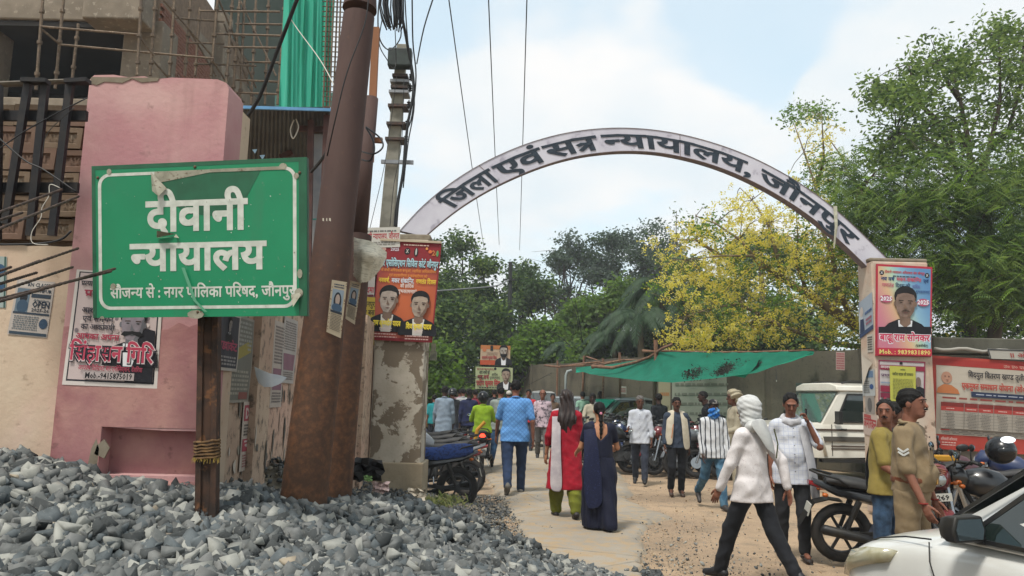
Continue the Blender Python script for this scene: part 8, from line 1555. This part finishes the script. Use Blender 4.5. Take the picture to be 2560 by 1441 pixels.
 q = MB(); V = [(x, y, z) for x, z in ((-.64, .64), (-.78, .66), (-.92, .62), (-1.0, .5), (-1.06, .40)) for y in (-.075, .075)]; V += [(a, b, c-.012) for a, b, c in V]; q.add(V, [(2*i, 2*i+1, 2*i+3, 2*i+2) for i in range(4)]+[(10+2*i, 12+2*i, 13+2*i, 11+2*i) for i in range(4)]); O('rear_mudguard', q, BLKP)
 q = MB(); q.loft([[Vector((x+dx, y, z+dz)) for dx, y, dz in ((-.0, -.09, 0), (0, .09, 0), (.012, .09, .0), (.012, -.09, 0))] for x, z in ((-1.0, .48), (-.965, .6))]); pl = O('number_plate', q, mat('plate_white', '#a8a8a0', rough=.5))
 q = MB(); 
 for i in range(13): a = R(20+i*11); [q.add([(.64+.325*math.cos(a), y, .305+.325*math.sin(a))], []) for y in (-.065, -.045, 0, .045, .065)]
 q.f += [(i*5+j, i*5+j+1, i*5+j+6, i*5+j+5) for i in range(12) for j in range(4)]; q.m += [0]*48; O('front_mudguard', q, body, smooth=True)
 q = MB()
 for s in (-1, 1): q.tube([(.64, .085*s, .305), (.45, .09*s, .86)], .024, 8); q.tube([(.575, .085*s, .5), (.44, .09*s, .9)], .03, 8)
 q.box((.455, 0, .84), (.08, .22, .03)); O('front_fork', q, CHR, smooth=False)
 q = MB(); q.loft([sec(.40, .12, .86, 1.04), sec(.50, .13, .80, 1.06), sec(.57, .09, .84, .98)]); O('headlamp_cowl', q, body, auto=50)
 q = MB(); q.ell((.565, 0, .905), (.04, .085, .07), 12, 8); O('headlamp', q, LENS, smooth=True)
 q = MB(); q.tube([(.34, -.36, 1.03), (.36, -.24, 1.06), (.42, -.08, .99), (.42, .08, .99), (.36, .24, 1.06), (.34, .36, 1.03)], .013, 8); hb = O('handlebar', q, BLKP, smooth=True)
 for s in (-1, 1):
  q = MB(); q.tube([(.345, .25*s, 1.055), (.32, .38*s, 1.025)], .019, 8); obj('grip', q, mat('rubber_grip', '#101010', rough=.9), hb)
  q = MB(); q.tube([(.36, .25*s, 1.06), (.37, .29*s, 1.16)], .007, 6); q.ell((.365, .31*s, 1.19), (.014, .065, .038), 10, 6); m_ = O('mirror', q, BLKP, smooth=True); q = MB(); q.ell((.352, .31*s, 1.19), (.006, .056, .031), 10, 5); obj('mirror_glass', q, MIR, m_)
  for x, z in ((.47, .86), (-.84, .72)): q = MB(); q.ell((x, .17*s, z), (.032, .028, .022), 8, 6); q.tube([(x, .08*s, z), (x, .15*s, z)], .01, 6); O('indicator', q, AMB, smooth=True)
  q = MB(); q.box((-.05, .17*s, .27), (.03, .12, .02)); q.box((-.32, .18*s, .36), (.05, .1, .02)); O('footrest', q, BLKP)
 q = MB(); q.loft([sec(.36, .07, 1.0, 1.05), sec(.46, .06, 1.03, 1.08)]); O('instrument', q, BLKP)
 q = MB(); q.tube([(-.1, .12, .28), (-.16, .3, .02)], .012, 6); O('side_stand', q, CHR)
 return t
def vehicles():
 black = paint('black_bike_paint', '#0e0f12'); red = paint('red_bike_paint', '#5c0d14'); blue = paint('blue_bike_paint', '#16264c'); gry = paint('silver_bike_paint', '#5c6064'); mar = paint('maroon_bike_paint', '#3a0d16')
 blu = NT('blue_patterned_cover'); nn = blu.noise(26, 4, .7); s = blu.sep()[2]; blu.set(col=blu.mix(blu.ramp(nn, .5, .56, 0, .75), C('#22407e'), C('#101c3e')), rough=.8); blu.bump(blu.noise(8, 4), .5, .02); blu = blu.m
 c = W(1150, 1200, 11.5); b0 = bike('black motorbike with a bright blue patterned seat cover beside the left gate pillar', (c.x-.68, 11.45, -.02), 184, black, seat=blu, roll=5)
 q = MB(); 
 def sec(x, w, z0, z1): return [Vector((x, w*c_, (z0+z1)/2+(z1-z0)/2*s_)) for c_, s_ in ((-.85, -1), (.85, -1), (1, -.3), (.9, .5), (.5, 1), (0, 1.06), (-.5, 1), (-.9, .5), (-1, -.3))]
 q.loft([sec(.08, .10, .78, .86), sec(-.05, .15, .72, .88), sec(-.35, .17, .70, .885), sec(-.48, .17, .72, .93), sec(-.75, .15, .76, .945), sec(-.86, .08, .82, .93)]); o = obj('seat_cover', q, blu, b0, auto=60)
 for k, (px, Y, m, lab) in enumerate(((1185, 13.0, gry, 'grey seated motorbike with white grab rail behind the blue covered one'), (1165, 14.1, mar, 'maroon tailed motorbike third from the front beside the left gate pillar'), (1150, 15.4, black, 'black motorbike fourth in the row beside the left gate pillar'), (1140, 16.8, blue, 'dark blue motorbike at the far end of the row beside the left gate pillar'))):
  c = W(px, 1150, Y); b = bike(lab, (c.x-.75, Y, 0), 178-k*4, m, 'motorbikes parked beside the left gate pillar', roll=8)
 c = W(1207, 1060, 17.5); bike('motorbike with a lit red tail lamp ridden away by the green shirted rider', (c.x, 17.5, 0), 92, mar, lit=True, roll=0)
 person('rider in lime green shirt and black helmet on the motorbike with the lit tail lamp', (c.x, 17.3), 1.72, 0, legs=((75, 80), (75, 80)), arms=((35, 16, 45), (35, 16, 45)), skin='brown', top=dict(m=cloth('lime_shirt', '#8fae2c', '#84a228'), hem=.86, loose=.035, sleeve=.9), bottom=dict(m=cloth('black_trousers', '#15171b')), hair='helmet', h=.02, sit=True, lift=-.05)
 c = W(1482, 1060, 16.8); bike('motorbike facing the gate ridden by the man in cream shirt', (c.x, 16.8, 0), -86, red, roll=0)
 m = MB(); g = W(1185, 1075, 14.6); m.tube([(0, 0, 0), (.06, 0, .35), (.2, 0, .5)], .035, 8); tag(obj('bent_pipe', m, mat('yellow_plastic', '#a87a1a', rough=.5), loc=g-Vector((0, 0, .35))), 'bent yellow bar sticking up among the motorbikes at left', 'bar')
 # right foreground bikes
 c = W(2116, 1324, 8.2); bike('black motorbike parked left of the policeman, its tail towards the walkers', (c.x+.63, 8.25, -.0), -8, black, roll=6)
 b = bike('red and black motorbike facing forward right of the policeman with its headlamp showing', (W(2390, 1240, 8.0).x, 8.35, 0), -108, red, roll=6)
 pl = [c_ for c_ in b.children if c_.name.startswith('front_mudguard')][0]; q = MB(); q.box((.59, 0, .74), (.012, .2, .075)); p_ = obj('front_plate', q, mat('plate_white', '#a8a8a0'), b)
 q = MB(); V, Fs, w = text2d('6269', .02, 1); q.add([(.5975+v[2]*.0003, -.075+.15*v[0]/w, .715+v[1]*.07) for v in V], Fs); obj('plate_lettering', q, flat('#1a1a1c'), p_)
 b2 = bike('dark motorbike with a black helmet on its mirror at the right edge', (W(2505, 1200, 8.0).x, 7.9, 0), 168, black, roll=8); bike('maroon motorbike between the red one and the banner wall', (W(2440, 1160, 10).x, 10.1, 0), 150, mar, roll=8); bike('blue black motorbike farthest right under the red banner', (W(2560, 1160, 10.4).x, 10.4, 0), 140, blue, roll=8)
 m = MB(); m.ell((0, 0, 0), (.135, .15, .135), 18, 12); hl = tag(obj('helmet', m, mat('helmet_black', '#141518', rough=.25), smooth=True, loc=W(2502, 1126, 7.8)), 'glossy black helmet resting on the handlebar of the rightmost dark motorbike', 'helmet')
 m = MB(); m.ell((-.0, -.03, 0), (.12, .135, .07), 16, 8); obj('visor', m, mat('visor', '#222528', rough=.08), hl, smooth=True)
 m = MB(); m.ell((0, 0, 0), (.075, .03, .032), 12, 6); tag(obj('round_mirror', m, GLAREM, smooth=True, loc=W(2520, 1100, 7.6)), 'bright oval mirror given a glow for its glare above the black helmet', 'mirror')
 m = MB(); m.loft([[Vector((x, y, z)) for y, z in ((-.05, -.04), (.05, -.04), (.05, .03), (-.05, .03))] for x in (-.13, .13)]); tag(obj('hand_guard', m, mat('yellow_plastic', '#a87a1a'), loc=W(2362, 1145, 8.8), bevel=.015), 'yellow plastic hand guard standing up behind the policeman', 'hand guard')
 # long rows beneath the net
 kinds = []
 base = bike('silver motorbike at the near end of the row behind the grey haired man', (W(1640, 1140, 17.8).x, 17.8, 0), 196, gry, 'motorbikes in rows under the green net')
 def recolor(t_, m):
  for ch in t_.children:
   if ch.name.split('.')[0] in ('tank', 'tail_panel', 'headlamp_cowl', 'front_mudguard'): ch.material_slots[0].link = 'OBJECT'; ch.material_slots[0].material = m
 near = ((1560, 17.6, 'dark motorbike parked behind the saree and the grey haired man'), (1700, 17.4, 'black motorbike directly behind the man with the long cream scarf'), (1750, 17.2, 'red tanked motorbike between the scarf man and the blue masked man'), (1815, 16.9, 'dark motorbike behind the turbaned man'), (1880, 16.8, 'black motorbike just left of the white jeep'))
 cols = [black, red, gry, black, mar, blue]; n = 0
 for px, Y, lab in near:
  c_ = copy_tree(base); c_.location = (W(px, 1100, Y).x, Y, 0); c_.rotation_euler = (R(8), 0, R(190+random.uniform(-18, 18))); c_['label'] = lab; recolor(c_, cols[n % 6]); n += 1
 rows = []
 for r_, (Y, x0, x1) in enumerate(((19.2, 1520, 1960), (20.8, 1500, 1940), (22.4, 1480, 1900))):
  px = x0+r_*13
  while px < x1: rows.append((px, Y, r_)); px += 46
 for i, (px, Y, r_) in enumerate(rows):
  c_ = copy_tree(base); c_.location = (W(px, 1080, Y).x, Y+random.uniform(-.2, .2), 0); c_.rotation_euler = (R(8), 0, R(random.choice((258, 262, 268))+random.uniform(-8, 8)))
  k_ = (i*5+r_) % 6; c_['label'] = ('black', 'red', 'silver', 'plain black', 'maroon', 'blue')[k_]+' motorbike in the '+('front', 'middle', 'rear')[r_]+' row under the green net, '+('far left', 'left of centre', 'in the centre', 'right of centre', 'far right')[min(4, int((px-1480)/96))]; c_['group'] = ('front', 'middle', 'rear')[r_]+' row of motorbikes under the green net'; recolor(c_, cols[(i*5+r_) % 6])
vehicles()
# ================================================================ cars
def glass_mat():
 t = NT('car_glass'); t.set(col=C('#1b2422'), rough=.03, spec=.9, coat=.5); return t.m
CG = glass_mat(); WHP = mat('white_car_paint', '#c6c7c3', '#bdbdb8', 3, .28, coat=.8)
def wheel(t, x, y, r=.36, s=1, w=.22):
 q = MB(); q.torus((x, y, r), r-.09, .09, 'y', 26, 8, w=w/.18); wh = obj('wheel', q, TYRE, t, smooth=True); q = MB(); q.tube([(x, y-.07*s, r), (x, y+.09*s, r)], r*.6, 18); obj('rim', q, mat('steel_rim', '#6b6d6e', rough=.4, metal=.5), wh)
def sideplate(t, nm, poly, y, m, th=.01, **k): q = MB(); q.prism(poly, lambda u, v: Vector((u, y, v)), (0, th if y < 0 else -th, 0)); return obj(nm, q, m, t, **k)
def jeep():
 # x forward, side facing the street is y<0 when heading left
 t = thing('white_jeep', 'boxy cream white off road jeep parked behind the right gate pillar', 'car', (7.45, 17.6, 0), R(187)); m = mat('cream_white_paint', '#d2cfc4', '#cac7bb', 4, .35, coat=.5); K = 1.12
 def O(nm, q, mm, **k): o = obj(nm, q, mm, t, **k); o.scale = (K,)*3; return o
 w = .86
 q = MB(); q.loft([[Vector((x, y*w, z)) for y, z in ((-1, z0), (1, z0), (1, z1-.04), (.97, z1), (-.97, z1), (-1, z1-.04))] for x, z0, z1 in ((-2.0, .5, 1.08), (.85, .45, 1.08), (.95, .45, 1.10), (1.95, .5, 1.04), (2.02, .55, .98))]); O('body', q, m, auto=35)
 q = MB(); a = lambda y, z: Vector((0, y, z)); q.loft([[Vector((x0, -w*.98, 1.06)), Vector((x0, w*.98, 1.06)), Vector((x1, w*.9, 1.72)), Vector((x1, -w*.9, 1.72))] for x0, x1 in ((-1.98, -1.9), (.86, .42))]); O('cabin', q, m, auto=30)
 q = MB(); q.loft([[Vector((x, y*w, z)) for y, z in ((-.95, 1.70), (.95, 1.70), (.92, 1.80), (.6, 1.86), (-.6, 1.86), (-.92, 1.80))] for x in (-1.98, .52)]); O('roof', q, m, auto=40, bevel=.02)
 q = MB(); q.add([(.845, -.78, 1.10), (.845, .78, 1.10), (.46, .72, 1.68), (.46, -.72, 1.68)], [(0, 1, 2, 3)]); V = [Vector(v)+Vector((.012, 0, .006)) for v in q.v]; q.v = [tuple(v) for v in V]; gm = NT('windscreen_reflection'); gm.set(col=C('#5d6f6a'), rough=.05, spec=1, metal=.5); O('windscreen', q, gm.m)
 for s in (-1, 1):
  for nm, poly in (('side_window', [(.58, 1.12), (.30, 1.64), (-.25, 1.64), (-.25, 1.12)]), ('side_window', [(-.36, 1.12), (-.36, 1.64), (-1.05, 1.64), (-1.05, 1.12)]), ('side_window', [(-1.15, 1.12), (-1.15, 1.64), (-1.8, 1.64), (-1.85, 1.12)])):
   q = MB(); q.add([Vector((u, s*(w*.985-(v-1.06)/.66*.07+.008), v)) for u, v in poly], [(0, 1, 2, 3)]); wn = O(nm, q, CG); c_ = sum((Vector(v) for v in q.v), Vector())/4; fr = MB(); P = [Vector(v) for v in q.v]
   for i in range(4): fr.bar(P[i], P[(i+1) % 4], .03, .02, (0, 1, 0))
   obj('window_rubber', fr, BLKP, wn)
  q = MB(); q.box((-.3, s*(w+.012), .80), (3.9, .03, .09)); O('side_cladding', q, mat('grey_cladding', '#4a463f', rough=.7)); q = MB(); q.box((-.2, s*(w+.008), .97), (3.6, .012, .035)); O('stripe', q, mat('brown_stripe', '#4f4239'))
  q = MB(); [q.bar((x0, s*(w+.006), .62+dz), (x1, s*(w+.006), .62+dz), .01, .025, (0, 0, 1)) for dz in (0, .05) for x0, x1 in ((-.6, .7),)]; q.bar((-.55, s*(w+.006), .64), (-.85, s*(w+.006), .85), .01, .06); O('decal', q, mat('brown_stripe', '#4f4239'))
  q = MB(); [q.box((x, s*(w+.002), .78), (.012, .008, .58)) for x in (.68, -.3, -1.1)]; O('door_gap', q, BLKP)
  q = MB(); q.box((.45, s*(w+.03), .98), (.11, .03, .03)); q.box((-.5, s*(w+.03), .98), (.11, .03, .03)); O('door_handle', q, BLKP, bevel=.005)
  q = MB(); q.box((-.1, s*(w-.02), .40), (2.0, .16, .06)); O('footboard', q, BLKP)
  q = MB(); q.box((.62, s*(w+.16), 1.2), (.08, .16, .24)); q.tube([(.62, s*w, 1.1), (.62, s*(w+.14), 1.12)], .02, 6); O('mirror', q, BLKP, bevel=.02)
  for x in (1.32, -1.3):
   wheel(t, x*K, s*(w-.1)*K, .37*K, s); q = MB(); q.tube([(x-.5, s*(w+.015), .5), (x-.42, s*(w+.03), .82), (x, s*(w+.04), .9), (x+.42, s*(w+.03), .82), (x+.5, s*(w+.015), .5)], .035, 6); O('wheel_arch', q, m, smooth=True)
  q = MB(); q.ell((2.0, s*.62, .82), (.05, .13, .11), 12, 8); O('headlamp', q, LENS, smooth=True)
 q = MB(); [q.box((2.03, 0, .68+k*.06), (.03, .8, .025)) for k in range(5)]; O('grille', q, BLKP); q = MB(); q.box((2.1, 0, .45), (.16, 1.7, .2)); O('bumper', q, BLKP, bevel=.03)
 q = MB(); q.tube([(-1.2, -.6, 1.9), (.1, -.6, 1.9), (.3, -.6, 1.86)], .02, 6); q.tube([(-1.2, .6, 1.9), (.1, .6, 1.9), (.3, .6, 1.86)], .02, 6); O('roof_rail', q, BLKP)
jeep()
def hatch(nm, label, loc, rz, m, K=1.0, detail=True, group=None):
 "small hatchback, x forward, lofted from cross sections"
 t = thing(nm, label, 'car', loc, R(rz), group)
 def sec(x, w, zs, ztop, zb=.22, b=.0): return [Vector((x, y*K, z*K)) for y, z in ((-w*.92, zb), (w*.92, zb), (w, zb+.12), (w+b, (zb+zs)/2+.05), (w, zs-.07), (w*.955, zs), (w*.72, ztop-.004), (w*.35, ztop+.012), (-w*.35, ztop+.012), (-w*.72, ztop-.004), (-w*.955, zs), (-w, zs-.07), (-w-b, (zb+zs)/2+.05), (-w, zb+.12))]
 S = [(-1.86, .70, .78, .80), (-1.80, .78, .84, .88), (-1.5, .82, .90, .93), (-.6, .835, .90, .94), (.3, .835, .885, .93), (.75, .83, .875, .96), (.95, .825, .86, .945), (1.2, .82, .83, .90), (1.45, .80, .79, .845), (1.62, .755, .74, .785), (1.76, .66, .67, .71), (1.84, .52, .56, .60)]
 q = MB(); q.loft([sec(x*K, w, zs, zt, .22, .02) for x, w, zs, zt in S]); o = obj('body', q, m, t, smooth=True); sb = o.modifiers.new('s', 'SUBSURF'); sb.levels = 2; sb.render_levels = 2
 G = [(-1.72, .74, .93, .80, 1.02), (-1.3, .80, .92, .62, 1.42), (-.5, .81, .91, .60, 1.52), (.1, .80, .90, .58, 1.49), (.35, .80, .90, .56, 1.42), (.95, .78, .90, .66, .97)]
 def gs(x, w, z0, w2, z1): return [Vector((x*K, y*K, z*K)) for y, z in ((-w, z0), (w, z0), (w*.97, z0+(z1-z0)*.35), (w2+.03, z0+(z1-z0)*.86), (w2*.8, z1), (-w2*.8, z1), (-w2-.03, z0+(z1-z0)*.86), (-w*.97, z0+(z1-z0)*.35))]
 q = MB(); q.loft([gs(*g) for g in G]); obj('cabin', q, m, t, auto=40, bevel=.02)
 for s in (-1, 1):
  P = [(.76, .935), (.27, 1.36), (-.42, 1.425), (-.42, .93)], [(-.5, .93), (-.5, 1.445), (-1.15, 1.38), (-1.45, 1.02), (-1.40, .94)]
  for poly in P:
   f = lambda u, v: Vector((u*K, s*K*(.815-(max(v, .9)-.9)*.30+.012 if 0 else .822-(v-.90)*.335), v*K)); q = MB(); q.add([f(*p) for p in poly], [tuple(range(len(poly)))]); wn = obj('side_window', q, CG, t); fr = MB()
   for i in range(len(poly)): fr.bar(f(*poly[i]), f(*poly[(i+1) % len(poly)]), .022*K, .012*K, (0, 1, 0))
   obj('window_rubber', fr, BLKP, wn)
  q = MB(); q.bar((.93*K, s*.80*K, .965*K), (.36*K, s*.655*K, 1.40*K), .018, .012, (0, 1, 0)); q.bar((.36*K, s*.655*K, 1.405*K), (-1.2*K, s*.66*K, 1.44*K), .018, .012, (0, 1, 0)); obj('roof_gutter', q, BLKP, t)
  q = MB(); c = Vector((.66*K, s*.93*K, 1.0*K)); q.loft([[c+Vector((x, y*K, z*K)) for y, z in ((-.10*g, -.062*g), (.10*g, -.062*g), (.115*g, .0), (.09*g, .068*g), (-.09*g, .068*g), (-.115*g, 0))] for x, g in ((-.035, 1), (.02, 1), (.075, .75), (.10, .4))]); mm = obj('wing_mirror', q, BLKP, t, auto=45, bevel=.008)
  q = MB(); q.loft([[c+Vector((x, y*K, z*K)) for y, z in ((-.082, -.048), (.082, -.048), (.095, .0), (.074, .055), (-.074, .055), (-.095, 0))] for x in (-.036, -.041)]); obj('mirror_glass', q, MIR, mm); q = MB(); q.bar(c+Vector((0, -s*.09*K, -.05)), c+Vector((.02, -s*.17*K, -.075)), .06, .035); obj('mirror_arm', q, BLKP, mm)
  # headlamp hugging the wing
  q = MB(); pts = [(1.22, .822, .79), (1.44, .79, .765), (1.63, .735, .71), (1.75, .64, .655), (1.80, .56, .58)]; lo = [(1.26, .838, .72), (1.46, .815, .66), (1.63, .765, .60), (1.76, .68, .53), (1.81, .585, .50)]
  secs = []
  for (x, y, z), (x2, y2, z2) in zip(pts, lo): a, b = Vector((x*K, s*y*K, z*K)), Vector((x2*K, s*y2*K, z2*K)); mid = (a+b)/2; n_ = Vector((.35 if x > 1.5 else .12, s*1.0, .3)).normalized(); secs.append([a+n_*.012, mid+n_*.028, b+n_*.012, b-n_*.05, a-n_*.05])
  q.loft(secs); hl = obj('headlamp', q, mat('cloudy_lamp_lens', '#8f8a6c', '#a39f88', 7, .18, spec=.8, coat=.6), t, smooth=True)
  q = MB(); q.ell((1.80*K, s*.62*K, .36*K), (.04, .08, .06), 10, 6); obj('fog_lamp', q, LENS, t, smooth=True)
  for x in (1.18, -1.22):
   wheel(t, x*K, s*(.74)*K, .29*K, s, .17); q = MB(); n = 14
   for i in range(n+1): a = PI*i/n; [q.add([(x*K+r_*K*math.cos(a), s*y*K, .29*K+r_*K*math.sin(a))], []) for r_, y in ((.335, .845), (.335, .70))]
   q.f += [(2*i, 2*i+1, 2*i+3, 2*i+2) for i in range(n)]; q.m += [0]*n; obj('arch_liner', q, BLKP, t)
  q = MB(); q.tube([Vector((x*K, s*y*K, z*K)) for x, y, z in ((.98, .815, .875), (.95, .852, .78), (.88, .862, .6), (.83, .858, .42), (.84, .835, .30))], .004, 5); q.tube([Vector((x*K, s*y*K, z*K)) for x, y, z in ((-.46, .812, .90), (-.46, .855, .75), (-.46, .86, .5), (-.5, .838, .30))], .004, 5); obj('door_gap', q, BLKP, t)
  q = MB(); q.box((-.3*K, s*.862*K, .79*K), (.16, .02, .03)); obj('door_handle', q, m, t, bevel=.008)
  q = MB(); q.ell((1.02*K, s*.866*K, .60*K), (.02, .008, .02), 10, 6); obj('side_repeater', q, LENS, t)
  q = MB(); q.tube([Vector((x*K, s*y*K, z*K+.004)) for x, y, z in ((.98, .80, .885), (1.2, .755, .862), (1.45, .69, .81), (1.62, .62, .755), (1.74, .5, .69))], .005, 5); obj('bonnet_gap', q, BLKP, t)
 q = MB(); q.add([Vector((x*K, y*K, z*K)) for x, y, z in ((.945, -.70, .985), (.945, .70, .985), (.375, .55, 1.435), (.375, -.55, 1.435))], [(0, 1, 2, 3)]); q.v = [(a+.014, b, c+.012) for a, b, c in q.v]; obj('windscreen', q, CG, t)
 q = MB(); [q.box((1.85*K, 0, (.40+k*.045)*K), (.03, .8*K, .018)) for k in range(3)]; obj('grille', q, BLKP, t); q = MB(); q.ell((1.855*K, 0, .60*K), (.015, .06, .045), 12, 8); obj('badge', q, CHR, t)
 return t
_c = W(2120, 1400, 4.9)
hatch('white_car', 'white hatchback with a black wing mirror cut off by the bottom right corner', (3.45, 3.80, 0), 110, WHP, 1.0)
for px, Y, rz, c, lab in ((1545, 24.5, 200, '#4b5452', 'dark grey car parked behind the wooden net poles'), (1370, 31, 250, '#a5a8a8', 'white car far off behind the head of the woman in red'), (1425, 27, 240, '#8e9498', 'silver car behind the man in mint green shirt'), (1395, 36, 200, '#9c9e9c', 'white van roof farthest down the street')):
 p = W(px, 1000, Y); hatch('parked_car', lab, (p.x, Y, 0), rz, paint('car_paint_'+c.strip('#'), c), 1.12 if Y < 30 else 1.25)
# ================================================================ hazy air
hm = bpy.data.materials.new('hazy_air'); hm.use_nodes = True; _t = hm.node_tree; _t.nodes.clear(); _o = _t.nodes.new('ShaderNodeOutputMaterial'); _v = _t.nodes.new('ShaderNodeVolumePrincipled'); _v.inputs['Color'].default_value = (.86, .9, .94, 1); _v.inputs['Density'].default_value = HAZE; _t.links.new(_v.outputs[0], _o.inputs['Volume'])
q = MB(); q.box((0, 60, 9.5), (260, 260, 22)); struct_h = obj('haze', q, hm); tag(struct_h, 'pale hazy air over the whole place', None, kind='stuff')
SC.cycles.volume_bounces = 0; SC.cycles.volume_step_rate = 4
